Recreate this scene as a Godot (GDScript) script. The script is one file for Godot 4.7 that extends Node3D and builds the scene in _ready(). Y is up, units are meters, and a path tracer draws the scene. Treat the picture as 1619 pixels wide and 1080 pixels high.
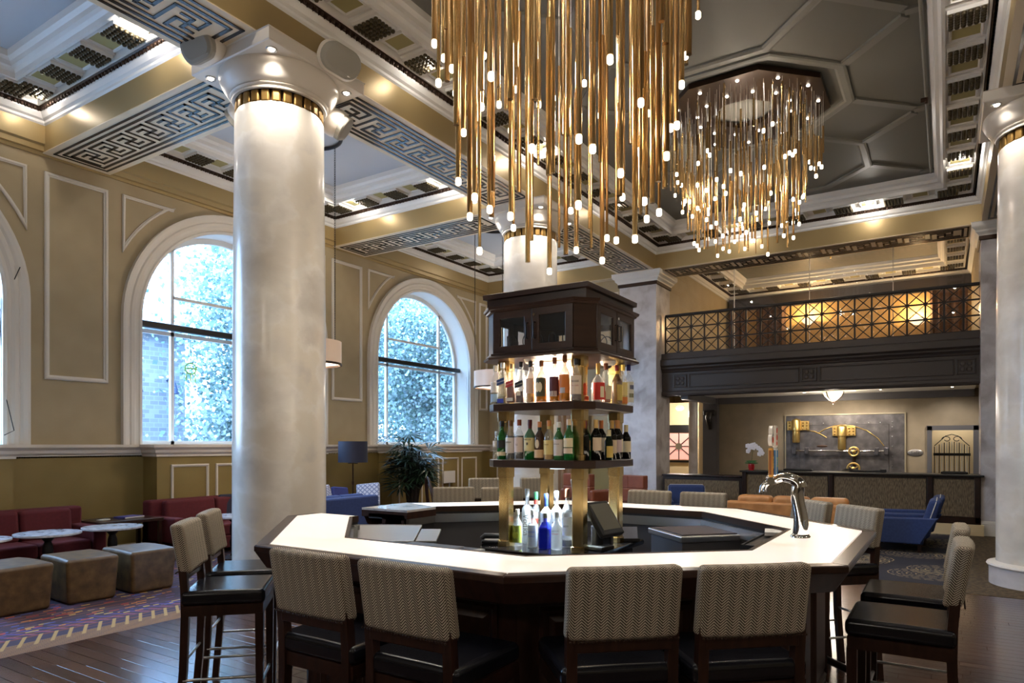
extends Node3D
# Hotel lobby bar under a coffered ceiling. World: x runs away from the window wall, z = -a where a runs down the hall, y up, metres.

# ------------------------------------------------------------------ mesh builder
class MB:
	var p := PackedVector3Array()
	var n := PackedVector3Array()
	var t := PackedVector2Array()
	var mirror := false
	func tri(a: Vector3, b: Vector3, c: Vector3, na: Vector3, nb: Vector3, nc: Vector3, ua := Vector2.ZERO, ub := Vector2.ZERO, uc := Vector2.ZERO) -> void:
		var g := (b - a).cross(c - a)
		if g.length_squared() < 1e-16:
			return
		if g.dot(na + nb + nc) > 0.0:
			p.append_array([a, c, b]); n.append_array([na, nc, nb]); t.append_array([ua, uc, ub])
		else:
			p.append_array([a, b, c]); n.append_array([na, nb, nc]); t.append_array([ua, ub, uc])
	func quad(a: Vector3, b: Vector3, c: Vector3, d: Vector3, nn: Vector3, us := []) -> void:
		if us.is_empty():
			var e := (b - a); var w := e.length(); var h := (d - a).length()
			us = [Vector2(0, h), Vector2(w, h), Vector2(w, 0), Vector2(0, 0)]
		tri(a, b, c, nn, nn, nn, us[0], us[1], us[2])
		tri(a, c, d, nn, nn, nn, us[0], us[2], us[3])
	func quads(a: Vector3, b: Vector3, c: Vector3, d: Vector3, na: Vector3, nb: Vector3, nc: Vector3, nd: Vector3, us := [Vector2.ZERO, Vector2.ZERO, Vector2.ZERO, Vector2.ZERO]) -> void:
		tri(a, b, c, na, nb, nc, us[0], us[1], us[2])
		tri(a, c, d, na, nc, nd, us[0], us[2], us[3])
	func box(c: Vector3, s: Vector3, b := Basis()) -> MB:
		var h := s / 2.0
		for ax in 3:
			for sg in [-1.0, 1.0]:
				var nn := Vector3.ZERO; nn[ax] = sg
				var i := (ax + 1) % 3; var j := (ax + 2) % 3
				if ax == 0: i = 2; j = 1
				elif ax == 1: i = 0; j = 2
				else: i = 0; j = 1
				var q := []
				for k in [[-1, -1], [1, -1], [1, 1], [-1, 1]]:
					var v := Vector3.ZERO; v[ax] = sg * h[ax]; v[i] = k[0] * h[i]; v[j] = k[1] * h[j]
					q.append(c + b * v)
				var w := s[i]; var hh := s[j]
				quad(q[0], q[1], q[2], q[3], b * nn, [Vector2(0, hh), Vector2(w, hh), Vector2(w, 0), Vector2(0, 0)])
		return self
	# rounded box; bend is an optional function of a point, applied to local points
	func rbox(c: Vector3, s: Vector3, r: float, k := 1, b := Basis(), bend = null, sub := 1) -> MB:
		var h := s / 2.0
		r = minf(r, minf(h.x, minf(h.y, h.z)) * 0.999)
		var inn := h - Vector3(r, r, r)
		var axes := []
		for ax in 3:
			var l := []
			for m in range(k, 0, -1): l.append(-inn[ax] - r * tan(PI / 4 * m / k))
			for m in sub + 1: l.append(-inn[ax] + 2.0 * inn[ax] * m / sub)
			for m in range(1, k + 1): l.append(inn[ax] + r * tan(PI / 4 * m / k))
			axes.append(l)
		for ax in 3:
			var i: int = [2, 0, 0][ax]; var j: int = [1, 2, 1][ax]
			for sg in [-1.0, 1.0]:
				var li: Array = axes[i]; var lj: Array = axes[j]
				for u in li.size() - 1:
					for v in lj.size() - 1:
						var qq := []; var nn := []; var uu := []
						for kk in [[0, 0], [1, 0], [1, 1], [0, 1]]:
							var pt := Vector3.ZERO
							pt[ax] = sg * h[ax]; pt[i] = li[u + kk[0]]; pt[j] = lj[v + kk[1]]
							var q := Vector3(clampf(pt.x, -inn.x, inn.x), clampf(pt.y, -inn.y, inn.y), clampf(pt.z, -inn.z, inn.z))
							var d := (pt - q).normalized()
							var o := q + d * r
							uu.append(Vector2(pt[i], -pt[j]))
							if bend != null: o = bend.call(o)
							qq.append(c + b * o); nn.append(b * d)
						quads(qq[0], qq[1], qq[2], qq[3], nn[0], nn[1], nn[2], nn[3], uu)
		return self
	# profile of (radius, height), bottom to top, outside on the right of its way up
	func lathe(prof: Array, seg := 24, c := Vector3.ZERO, crease := 0.7, a0 := 0.0, a1 := TAU) -> MB:
		var m := prof.size()
		var sn := []
		for i in m - 1:
			var d: Vector2 = prof[i + 1] - prof[i]
			sn.append(Vector2(d.y, -d.x).normalized() if d.length() > 1e-7 else Vector2(1, 0))
		var run := 0.0
		for i in m - 1:
			var n0: Vector2 = sn[i]; var n1: Vector2 = sn[i]
			if i > 0 and (sn[i - 1] as Vector2).dot(sn[i]) > crease: n0 = ((sn[i - 1] as Vector2) + sn[i]).normalized()
			if i < m - 2 and (sn[i + 1] as Vector2).dot(sn[i]) > crease: n1 = ((sn[i + 1] as Vector2) + sn[i]).normalized()
			var p0: Vector2 = prof[i]; var p1: Vector2 = prof[i + 1]
			var l := p0.distance_to(p1)
			for k in seg:
				var t0 := a0 + (a1 - a0) * k / seg; var t1 := a0 + (a1 - a0) * (k + 1) / seg
				var c0 := Vector3(cos(t0), 0, sin(t0)); var c1 := Vector3(cos(t1), 0, sin(t1))
				var up := Vector3.UP
				quads(c + c0 * p0.x + up * p0.y, c + c1 * p0.x + up * p0.y, c + c1 * p1.x + up * p1.y, c + c0 * p1.x + up * p1.y,
					c0 * n0.x + up * n0.y, c1 * n0.x + up * n0.y, c1 * n1.x + up * n1.y, c0 * n1.x + up * n1.y,
					[Vector2(float(k) / seg, -run), Vector2(float(k + 1) / seg, -run), Vector2(float(k + 1) / seg, -run - l), Vector2(float(k) / seg, -run - l)])
			run += l
		return self
	func tube(pts: Array, r: float, seg := 8, closed := false, caps := true, r_end := -1.0) -> MB:
		var m := pts.size()
		var dirs := []
		for i in m:
			var a: Vector3 = pts[(i - 1 + m) % m] if closed else pts[maxi(i - 1, 0)]
			var b: Vector3 = pts[(i + 1) % m] if closed else pts[mini(i + 1, m - 1)]
			dirs.append((b - a).normalized())
		var x: Vector3 = (dirs[0] as Vector3).cross(Vector3.UP)
		if x.length() < 0.05: x = (dirs[0] as Vector3).cross(Vector3.RIGHT)
		x = x.normalized()
		var rings := []
		for i in m:
			var d: Vector3 = dirs[i]
			x = (x - d * x.dot(d)).normalized()
			var y := d.cross(x)
			var ring := []
			for k in seg: ring.append(x * cos(TAU * k / seg) + y * sin(TAU * k / seg))
			rings.append(ring)
		for i in (m if closed else m - 1):
			var j := (i + 1) % m
			var ri := r if r_end < 0 else lerpf(r, r_end, float(i) / (m - 1))
			var rj := r if r_end < 0 else lerpf(r, r_end, float(i + 1) / (m - 1))
			for k in seg:
				var k2 := (k + 1) % seg
				var a: Vector3 = rings[i][k]; var b: Vector3 = rings[i][k2]; var c: Vector3 = rings[j][k2]; var d: Vector3 = rings[j][k]
				quads(pts[i] + a * ri, pts[i] + b * ri, pts[j] + c * rj, pts[j] + d * rj, a, b, c, d, [Vector2(float(k) / seg, 0), Vector2(float(k + 1) / seg, 0), Vector2(float(k + 1) / seg, 1), Vector2(float(k) / seg, 1)])
		if caps and not closed:
			for e in [0, m - 1]:
				var rr := r if e == 0 or r_end < 0 else r_end
				var nn: Vector3 = -dirs[0] if e == 0 else dirs[m - 1]
				for k in seg:
					tri(pts[e], pts[e] + rings[e][k] * rr, pts[e] + rings[e][(k + 1) % seg] * rr, nn, nn, nn)
		return self
	func cyl(a: Vector3, b: Vector3, r: float, seg := 10, r2 := -1.0) -> MB:
		return tube([a, b], r, seg, false, true, r2)
	static func outset(poly: Array, d: float) -> Array:
		var m := poly.size(); var area := 0.0
		for i in m:
			var a: Vector2 = poly[i]; var b: Vector2 = poly[(i + 1) % m]
			area += a.cross(b)
		var sg := 1.0 if area > 0 else -1.0
		var out := []
		for i in m:
			var a: Vector2 = poly[(i - 1 + m) % m]; var b: Vector2 = poly[i]; var c: Vector2 = poly[(i + 1) % m]
			var e0 := (b - a).normalized(); var e1 := (c - b).normalized()
			var n0 := Vector2(e0.y, -e0.x) * sg; var n1 := Vector2(e1.y, -e1.x) * sg
			var bis := n0 + n1
			out.append(b + bis * (d / maxf(1.0 + n0.dot(n1), 0.2)))
		return out
	# polygon in (x, z) swept up a profile of (outset, height); facing out, or in when inward
	func loft(poly: Array, prof: Array, cap0 := true, cap1 := true, inward := false) -> MB:
		var rings := []
		for q in prof: rings.append(MB.outset(poly, q.x))
		var m := poly.size()
		var cen := Vector2.ZERO
		for v in poly: cen += v / m
		var area := 0.0
		for i in m: area += (poly[i] as Vector2).cross(poly[(i + 1) % m])
		var sg := (1.0 if area > 0 else -1.0) * (-1.0 if inward else 1.0)
		for i in prof.size() - 1:
			var dd: Vector2 = prof[i + 1] - prof[i]
			for k in m:
				var k2 := (k + 1) % m
				var a: Vector2 = rings[i][k]; var b: Vector2 = rings[i][k2]; var c: Vector2 = rings[i + 1][k2]; var d: Vector2 = rings[i + 1][k]
				var e: Vector2 = ((poly[k2] as Vector2) - poly[k]).normalized()
				var o := Vector2(e.y, -e.x) * (1.0 if area > 0 else -1.0)
				var nn := (Vector3(o.x, 0, o.y) * dd.y - Vector3.UP * dd.x).normalized() * (-1.0 if inward else 1.0)
				quad(Vector3(a.x, prof[i].y, a.y), Vector3(b.x, prof[i].y, b.y), Vector3(c.x, prof[i + 1].y, c.y), Vector3(d.x, prof[i + 1].y, d.y), nn)
		if cap0: cap(rings[0], prof[0].y, -1.0)
		if cap1: cap(rings[-1], prof[-1].y, 1.0)
		return self
	func cap(poly: Array, y: float, up: float) -> void:
		var idx := Geometry2D.triangulate_polygon(PackedVector2Array(poly))
		for i in range(0, idx.size(), 3):
			var q := []
			for k in 3: q.append(poly[idx[i + k]])
			var nn := Vector3(0, up, 0)
			tri(Vector3(q[0].x, y, q[0].y), Vector3(q[1].x, y, q[1].y), Vector3(q[2].x, y, q[2].y), nn, nn, nn, q[0], q[1], q[2])
	func prism(poly: Array, y0: float, y1: float, bev := 0.0) -> MB:
		if bev > 0.0:
			return loft(poly, [Vector2(-bev, y0), Vector2(0, y0 + bev), Vector2(0, y1 - bev), Vector2(-bev, y1)])
		return loft(poly, [Vector2(0, y0), Vector2(0, y1)])
	# a profile of (out, up) pushed from a to b; o is the outward direction, end caps closed to the profile's line to its own ends
	func mould(a: Vector3, b: Vector3, o: Vector3, prof: Array, caps := true, up := Vector3.UP) -> MB:
		var l := a.distance_to(b)
		var dirn := (b - a).normalized()
		for i in prof.size() - 1:
			var p0: Vector2 = prof[i]; var p1: Vector2 = prof[i + 1]
			var dd := p1 - p0
			var nn := (o * dd.y - up * dd.x).normalized()
			var s0 := o * p0.x + up * p0.y; var s1 := o * p1.x + up * p1.y
			quad(a + s0, b + s0, b + s1, a + s1, nn)
		if caps:
			var idx := Geometry2D.triangulate_polygon(PackedVector2Array(prof))
			for e in [[a, -1.0], [b, 1.0]]:
				for i in range(0, idx.size(), 3):
					var q := []
					for k in 3:
						var v: Vector2 = prof[idx[i + k]]
						q.append((e[0] as Vector3) + o * v.x + up * v.y)
					var nn: Vector3 = dirn * e[1]
					tri(q[0], q[1], q[2], nn, nn, nn)
		return self
	func ball(c: Vector3, r: Vector3, su := 10, sv := 6, v0 := 0.0, v1 := PI) -> MB:
		for j in sv:
			var b0 := v0 + (v1 - v0) * j / sv; var b1 := v0 + (v1 - v0) * (j + 1) / sv
			for i in su:
				var a0 := TAU * i / su; var a1 := TAU * (i + 1) / su
				var d := []
				for k in [[a0, b0], [a1, b0], [a1, b1], [a0, b1]]:
					d.append(Vector3(sin(k[1]) * cos(k[0]), cos(k[1]), sin(k[1]) * sin(k[0])))
				var nn := []
				for k in d: nn.append((k / r).normalized())
				quads(c + d[0] * r, c + d[1] * r, c + d[2] * r, c + d[3] * r, nn[0], nn[1], nn[2], nn[3])
		return self
	func add(o: MB, xf: Transform3D) -> MB:
		for i in o.p.size():
			p.append(xf * o.p[i]); n.append((xf.basis * o.n[i]).normalized()); t.append(o.t[i])
		return self
	func mesh() -> ArrayMesh:
		var arr := []
		arr.resize(Mesh.ARRAY_MAX)
		arr[Mesh.ARRAY_VERTEX] = p; arr[Mesh.ARRAY_NORMAL] = n; arr[Mesh.ARRAY_TEX_UV] = t
		var m := ArrayMesh.new()
		m.add_surface_from_arrays(Mesh.PRIMITIVE_TRIANGLES, arr)
		return m

# ------------------------------------------------------------------ scene helpers
var M := {}
var used := {}
var rng := RandomNumberGenerator.new()

func V(x: float, y: float, a: float) -> Vector3:
	return Vector3(x, y, -a)

func numbered(called: String) -> String:
	var k: int = used.get(called, 0)
	used[called] = k + 1
	return called if k == 0 else "%s_%03d" % [called, k]

func tag(o: Node, label: String, category := "", group := "", kind := "") -> Node:
	if label: o.set_meta("label", label)
	if category: o.set_meta("category", category)
	if group: o.set_meta("group", group)
	if kind: o.set_meta("kind", kind)
	return o

func thing(called: String, label: String, category: String, at := Vector3.ZERO, turn := 0.0, group := "") -> Node3D:
	var o := Node3D.new()
	o.name = numbered(called)
	add_child(o, true)
	o.position = at
	o.rotation.y = turn
	tag(o, label, category, group)
	return o

func struct(called: String, at := Vector3.ZERO) -> Node3D:
	var o := Node3D.new()
	o.name = called
	add_child(o, true)
	o.position = at
	o.set_meta("kind", "structure")
	return o

func part(called: String, m, mat: Material, parent: Node, at := Vector3.ZERO, turn := 0.0) -> MeshInstance3D:
	var o := MeshInstance3D.new()
	o.name = called
	o.mesh = m.mesh() if m is MB else m
	o.material_override = mat
	o.position = at
	o.rotation.y = turn
	parent.add_child(o, true)
	return o

func dup(src: Node3D, at: Vector3, turn: float, label: String, base: String) -> Node3D:
	var c: Node3D = src.duplicate()
	c.name = numbered(base)
	add_child(c, true)
	c.position = at
	c.rotation.y = turn
	c.set_meta("label", label)
	return c

func words(txt: String, size: float, mat: Material, parent: Node, at: Vector3, basis := Basis(), serif := true, depth := 0.0008) -> MeshInstance3D:
	var tm := TextMesh.new()
	var f := SystemFont.new()
	f.font_names = PackedStringArray(["Droid Serif" if serif else "Droid Sans"])
	tm.font = f
	tm.text = txt
	tm.font_size = 32
	tm.pixel_size = size / 32.0
	tm.depth = depth
	tm.curve_step = 4.0
	var o := MeshInstance3D.new()
	o.name = "lettering"
	o.mesh = tm
	o.material_override = mat
	o.position = at
	o.basis = basis
	parent.add_child(o, true)
	return o

func omni(parent: Node, at: Vector3, energy: float, col: Color, size := 0.05) -> OmniLight3D:
	var l := OmniLight3D.new()
	l.name = "lamp_light"
	l.position = at
	l.light_energy = energy
	l.light_color = col
	l.light_size = size
	l.omni_range = 40.0
	l.omni_attenuation = 2.0
	l.shadow_enabled = true
	parent.add_child(l, true)
	return l

func spot(parent: Node, at: Vector3, towards: Vector3, energy: float, col: Color, angle := 50.0, size := 0.04) -> SpotLight3D:
	var l := SpotLight3D.new()
	l.name = "lamp_light"
	parent.add_child(l, true)
	l.position = at
	var d := towards.normalized()
	var up := Vector3.UP if absf(d.y) < 0.95 else Vector3.RIGHT
	l.basis = Basis.looking_at(d, up)
	l.light_energy = energy
	l.light_color = col
	l.light_size = size
	l.spot_angle = angle
	l.spot_angle_attenuation = 0.8
	l.spot_range = 40.0
	l.spot_attenuation = 2.0
	l.shadow_enabled = true
	return l

func noise_tex(freq: float, ramp: Array, size := 512, oct := 4, sd := 1, kind := FastNoiseLite.TYPE_SIMPLEX_SMOOTH, warp := 0.0, fractal := FastNoiseLite.FRACTAL_FBM) -> NoiseTexture2D:
	var nz := FastNoiseLite.new()
	nz.noise_type = kind
	nz.seed = sd
	nz.frequency = freq
	nz.fractal_type = fractal
	nz.fractal_octaves = oct
	if warp > 0.0:
		nz.domain_warp_enabled = true
		nz.domain_warp_amplitude = warp
		nz.domain_warp_frequency = freq * 0.7
	var tx := NoiseTexture2D.new()
	tx.width = size; tx.height = size
	tx.seamless = true
	tx.seamless_blend_skirt = 0.25
	tx.noise = nz
	if not ramp.is_empty():
		var g := Gradient.new()
		var offs := PackedFloat32Array(); var cols := PackedColorArray()
		for r in ramp:
			offs.append(r[0]); cols.append(r[1])
		g.offsets = offs; g.colors = cols
		tx.color_ramp = g
	return tx

func mat(col: Color, rough := 0.6, metal := 0.0, spec := 0.5) -> StandardMaterial3D:
	var m := StandardMaterial3D.new()
	m.albedo_color = col
	m.roughness = rough
	m.metallic = metal
	m.metallic_specular = spec
	return m

func glow(col: Color, energy: float, base := Color(0.9, 0.9, 0.9)) -> StandardMaterial3D:
	var m := mat(base, 0.4)
	m.emission_enabled = true
	m.emission = col
	m.emission_energy_multiplier = energy
	return m

func tri_tex(m: StandardMaterial3D, tx: Texture2D, scale: float, world := true) -> StandardMaterial3D:
	m.albedo_texture = tx
	m.uv1_triplanar = true
	m.uv1_world_triplanar = world
	m.uv1_scale = Vector3(scale, scale, scale)
	return m

func pane(col: Color, alpha: float, rough := 0.02) -> StandardMaterial3D:
	var m := mat(Color(col.r, col.g, col.b, alpha), rough)
	m.transparency = BaseMaterial3D.TRANSPARENCY_ALPHA
	return m

func C8(r: int, g: int, b: int) -> Color:
	return Color(r / 255.0, g / 255.0, b / 255.0)

# ------------------------------------------------------------------ entry
func _ready() -> void:
	rng.seed = 7
	# camera: level, rising-front lens, f = 1074 px of a 1619 x 1080 frame, horizon at row 703
	var cam := Camera3D.new()
	cam.name = "camera"
	add_child(cam)
	cam.position = Vector3(0, 1.6, 0)
	cam.rotation.y = 0.569
	cam.projection = Camera3D.PROJECTION_FRUSTUM
	cam.near = 0.05
	cam.far = 200.0
	cam.size = 0.05 * 1080.0 / 1074.0
	cam.frustum_offset = Vector2(0, 0.05 * 163.0 / 1074.0)
	cam.current = true
	# sky: bright even overcast that reads blue beside the lamps
	var env := Environment.new()
	var sm := ProceduralSkyMaterial.new()
	sm.sky_top_color = Color(0.62, 0.80, 1.0)
	sm.sky_horizon_color = Color(0.74, 0.86, 1.0)
	sm.ground_horizon_color = Color(0.45, 0.5, 0.6)
	sm.ground_bottom_color = Color(0.3, 0.33, 0.4)
	sm.energy_multiplier = 18.0
	var sky := Sky.new()
	sky.sky_material = sm
	env.background_mode = Environment.BG_SKY
	env.sky = sky
	env.tonemap_mode = Environment.TONE_MAPPER_LINEAR
	env.tonemap_exposure = 1.3
	env.sdfgi_enabled = true
	env.ssao_enabled = true
	env.ssil_enabled = true
	var we := WorldEnvironment.new()
	we.name = "environment"
	we.environment = env
	add_child(we)
	make_materials()
	build_floor()
	build_window_wall()
	build_other_walls()
	build_ceiling()
	build_outside()
	build_columns()
	build_balcony()
	build_reception()
	build_bar()
	build_tower()
	build_bottles()
	build_stools()
	build_chandeliers()
	build_lounge()
	build_far_furniture()
	build_small_things()

const WARM := Color(1.0, 0.935, 0.85)
const WARMW := Color(1.0, 0.965, 0.925)

func make_materials() -> void:
	# paints
	M.wall = tri_tex(mat(Color.WHITE, 0.55), noise_tex(0.012, [[0.0, C8(160, 143, 110)], [1.0, C8(173, 156, 123)]], 256, 3, 3), 0.4)
	M.dado = tri_tex(mat(Color.WHITE, 0.6), noise_tex(0.012, [[0.0, C8(128, 108, 58)], [1.0, C8(142, 122, 70)]], 256, 3, 4), 0.4)
	M.trim = mat(C8(214, 206, 194), 0.35)
	M.white = mat(C8(224, 221, 216), 0.4)
	M.soffit = mat(C8(214, 196, 166), 0.4)
	M.goldpaint = mat(C8(164, 142, 98), 0.38, 0.4)
	M.olive = mat(C8(158, 148, 98), 0.6)
	M.ceil_aisle = mat(C8(178, 182, 188), 0.7)
	M.ceil_nave = mat(C8(116, 114, 106), 0.6)
	M.rib = mat(C8(130, 128, 120), 0.5)
	M.key = mat(C8(38, 32, 32), 0.18)
	M.canopy = mat(C8(52, 36, 26), 0.3, 0.7)
	M.bronze = mat(C8(62, 44, 32), 0.38, 0.5)
	M.gutta = mat(C8(72, 62, 40), 0.5, 0.3)
	M.oldgold = mat(C8(150, 118, 66), 0.35, 0.8)
	M.recwall = tri_tex(mat(Color.WHITE, 0.6), noise_tex(0.02, [[0.0, C8(122, 108, 86)], [1.0, C8(134, 120, 97)]], 256, 3, 5), 0.5)
	M.cream = mat(C8(226, 206, 164), 0.6)
	M.greypaint = mat(C8(78, 76, 78), 0.45)
	M.balcony = mat(C8(58, 50, 46), 0.42)
	M.iron = mat(C8(26, 22, 21), 0.4, 0.3)
	M.orange = mat(C8(186, 148, 92), 0.6)
	M.curtain = mat(C8(96, 66, 44), 0.8)
	# marble
	var mv := noise_tex(0.006, [[0.0, C8(186, 178, 168)], [0.36, C8(215, 209, 200)], [0.52, C8(232, 227, 218)], [0.60, C8(224, 216, 202)], [0.75, C8(222, 214, 200)], [1.0, C8(198, 192, 186)]], 512, 5, 11, FastNoiseLite.TYPE_SIMPLEX_SMOOTH, 40.0)
	M.marble = tri_tex(mat(Color.WHITE, 0.22), mv, 0.32)
	var mv2 := noise_tex(0.008, [[0.0, C8(150, 140, 136)], [0.4, C8(198, 194, 196)], [0.62, C8(214, 211, 212)], [1.0, C8(178, 172, 174)]], 512, 5, 21, FastNoiseLite.TYPE_SIMPLEX_SMOOTH, 60.0)
	M.marble2 = tri_tex(mat(Color.WHITE, 0.25), mv2, 0.28)
	var tt := noise_tex(0.02, [[0.0, C8(120, 124, 138)], [0.45, C8(200, 204, 212)], [1.0, C8(232, 234, 238)]], 512, 5, 31, FastNoiseLite.TYPE_SIMPLEX_SMOOTH, 50.0)
	M.tablemarble = tri_tex(mat(Color.WHITE, 0.12), tt, 0.8)
	# woods
	var grain := noise_tex(0.01, [[0.0, C8(36, 20, 15)], [0.5, C8(50, 29, 21)], [1.0, C8(64, 39, 29)]], 512, 5, 41)
	M.wood = mat(Color.WHITE, 0.28)
	M.wood.albedo_texture = grain
	M.wood.uv1_triplanar = true
	M.wood.uv1_scale = Vector3(4.0, 0.7, 4.0)
	M.wood.uv1_world_triplanar = false
	M.darkwood = tri_tex(mat(C8(190, 180, 176), 0.3), grain, 1.2)
	M.tower = mat(Color.WHITE, 0.3)
	M.tower.albedo_texture = noise_tex(0.012, [[0.0, C8(44, 29, 22)], [1.0, C8(68, 46, 35)]], 256, 5, 43)
	M.tower.uv1_triplanar = true
	M.tower.uv1_scale = Vector3(1.2, 5.0, 1.2)
	for k in 4:
		var base: Color = [C8(72, 46, 38), C8(62, 39, 33), C8(84, 55, 44), C8(68, 42, 32)][k]
		var tx := noise_tex(0.012, [[0.0, base.darkened(0.35)], [0.5, base], [1.0, base.lightened(0.12)]], 256, 5, 50 + k)
		var pm := mat(Color.WHITE, 0.18, 0.0, 0.7)
		pm.albedo_texture = tx
		pm.uv1_triplanar = true
		pm.uv1_world_triplanar = true
		pm.uv1_scale = Vector3(0.5, 1.0, 6.0)
		M["plank%d" % k] = pm
	# metals
	M.brass = tri_tex(mat(Color.WHITE, 0.23, 1.0), noise_tex(0.02, [[0.0, C8(206, 176, 116)], [1.0, C8(228, 202, 146)]], 256, 4, 61), 3.0)
	M.rod = mat(C8(184, 154, 104), 0.25, 1.0)
	M.rod2 = mat(C8(148, 116, 74), 0.28, 1.0)
	M.rod3 = mat(C8(210, 178, 128), 0.22, 1.0)
	M.wire = mat(C8(216, 210, 200), 0.3, 0.8)
	M.chrome = mat(C8(225, 225, 228), 0.08, 1.0)
	M.steel = mat(C8(196, 194, 192), 0.3, 1.0)
	M.steeldark = mat(C8(92, 90, 92), 0.3, 0.8)
	M.vault = tri_tex(mat(Color.WHITE, 0.42, 0.6), noise_tex(0.02, [[0.0, C8(70, 66, 66)], [0.6, C8(90, 86, 85)], [1.0, C8(110, 105, 102)]], 256, 5, 71), 0.8)
	M.brasspale = mat(C8(196, 164, 98), 0.34, 0.9)
	M.black = mat(C8(20, 19, 20), 0.35)
	M.blackmat = mat(C8(28, 27, 28), 0.7)
	M.granite = mat(C8(18, 17, 18), 0.08)
	# cloth and leather
	M.leather = mat(C8(20, 21, 27), 0.2)
	M.leather.heightmap_enabled = true
	M.leather.heightmap_texture = noise_tex(0.08, [], 256, 3, 81, FastNoiseLite.TYPE_CELLULAR)
	M.leather.heightmap_scale = 0.02
	M.leather.uv1_scale = Vector3(6, 6, 6)
	M.ottoman = tri_tex(mat(Color.WHITE, 0.42), noise_tex(0.015, [[0.0, C8(60, 42, 23)], [0.45, C8(88, 65, 37)], [1.0, C8(116, 90, 54)]], 512, 5, 83), 0.9)
	M.red = tri_tex(mat(Color.WHITE, 0.85), noise_tex(0.05, [[0.0, C8(80, 18, 26)], [1.0, C8(96, 25, 33)]], 256, 3, 85), 1.5)
	M.blue = tri_tex(mat(Color.WHITE, 0.8), noise_tex(0.05, [[0.0, C8(38, 56, 102)], [1.0, C8(48, 68, 118)]], 256, 3, 87), 1.5)
	M.navy = mat(C8(36, 40, 60), 0.8)
	M.tanleather = tri_tex(mat(Color.WHITE, 0.4), noise_tex(0.02, [[0.0, C8(156, 102, 54)], [1.0, C8(198, 142, 86)]], 256, 4, 89), 0.8)
	M.brownleather = tri_tex(mat(Color.WHITE, 0.35), noise_tex(0.02, [[0.0, C8(124, 68, 48)], [1.0, C8(146, 84, 60)]], 256, 4, 91), 0.8)
	M.grasscloth = mat(Color.WHITE, 0.7)
	M.grasscloth.albedo_texture = noise_tex(0.035, [[0.0, C8(58, 48, 34)], [0.5, C8(106, 90, 66)], [1.0, C8(144, 126, 96)]], 512, 5, 93)
	M.grasscloth.uv1_triplanar = true
	M.grasscloth.uv1_scale = Vector3(2.4, 0.5, 2.4)
	M.herring = mat(Color.WHITE, 0.85)
	M.herring.albedo_texture = ImageTexture.create_from_image(herringbone())
	M.herring.uv1_scale = Vector3(1.0 / 0.047, 1.0 / 0.044, 1)
	M.pillow_lattice = mat(Color.WHITE, 0.85)
	M.pillow_lattice.albedo_texture = ImageTexture.create_from_image(lattice_cloth())
	M.pillow_lattice.uv1_scale = Vector3(6, 6, 1)
	M.pillow_blue = mat(C8(44, 56, 120), 0.8)
	# carpets
	M.carpet = mat(Color.WHITE, 0.95)
	M.carpet.albedo_texture = ImageTexture.create_from_image(carpet_left())
	M.carpet.uv1_scale = Vector3(1.0 / 4.2, 1.0 / 4.2, 1)
	M.carpet_navy = mat(Color.WHITE, 0.95)
	M.carpet_navy.albedo_texture = ImageTexture.create_from_image(carpet_arcs())
	M.carpet_navy.uv1_scale = Vector3(1.0 / 3.0, 1.0 / 3.0, 1)
	M.carpet_brown = tri_tex(mat(Color.WHITE, 0.95), noise_tex(0.06, [[0.0, C8(44, 36, 28)], [0.4, C8(70, 58, 42)], [0.6, C8(96, 80, 54)], [1.0, C8(56, 50, 46)]], 512, 3, 95, FastNoiseLite.TYPE_CELLULAR), 0.5)
	# lamps
	M.bulb = glow(Color(1.0, 0.93, 0.80), 5.0)
	M.lamp = glow(Color(1.0, 0.95, 0.88), 14.0)
	M.bowl = glow(Color(1.0, 0.88, 0.70), 1.3)
	M.onyx = mat(C8(226, 216, 204), 0.3)
	M.onyx.emission_enabled = true
	M.onyx.emission_operator = BaseMaterial3D.EMISSION_OP_MULTIPLY
	M.onyx.emission = Color(1, 1, 1)
	M.onyx.emission_texture = noise_tex(0.006, [[0.0, C8(244, 218, 192)], [0.35, C8(253, 239, 224)], [0.7, C8(255, 245, 236)], [1.0, C8(250, 234, 216)]], 512, 5, 97, FastNoiseLite.TYPE_SIMPLEX_SMOOTH, 30.0)
	M.onyx.emission_energy_multiplier = 0.5
	M.onyx.uv1_triplanar = true
	M.onyx.uv1_world_triplanar = true
	M.onyx.uv1_scale = Vector3(0.7, 0.7, 0.7)
	M.marbletop = tri_tex(mat(Color.WHITE, 0.1), noise_tex(0.02, [[0.0, C8(150, 146, 146)], [0.4, C8(206, 200, 196)], [1.0, C8(226, 222, 216)]], 256, 4, 98, FastNoiseLite.TYPE_SIMPLEX_SMOOTH, 30.0), 0.8)
	M.alabaster = glow(Color(1.0, 0.78, 0.55), 0.16, C8(226, 214, 205))
	M.lightbox = glow(Color(1.0, 0.90, 0.72), 1.3)
	M.coolbox = glow(Color(0.86, 0.95, 1.0), 1.6)
	# glass
	M.glass = pane(C8(240, 245, 250), 0.03)
	M.winglass = pane(C8(225, 235, 245), 0.02)
	M.g_clear = pane(C8(232, 238, 236), 0.16, 0.04)
	M.g_frost = pane(C8(226, 234, 238), 0.62, 0.24)
	M.g_green = pane(C8(24, 110, 44), 0.72, 0.04)
	M.g_dgreen = pane(C8(16, 34, 20), 0.9, 0.04)
	M.g_black = mat(C8(14, 14, 13), 0.06)
	M.g_brown = pane(C8(70, 36, 14), 0.78, 0.04)
	M.g_amber = pane(C8(206, 120, 40), 0.6, 0.04)
	M.g_red = pane(C8(180, 40, 24), 0.7, 0.04)
	M.g_blue = pane(C8(28, 44, 200), 0.78, 0.05)
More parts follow.
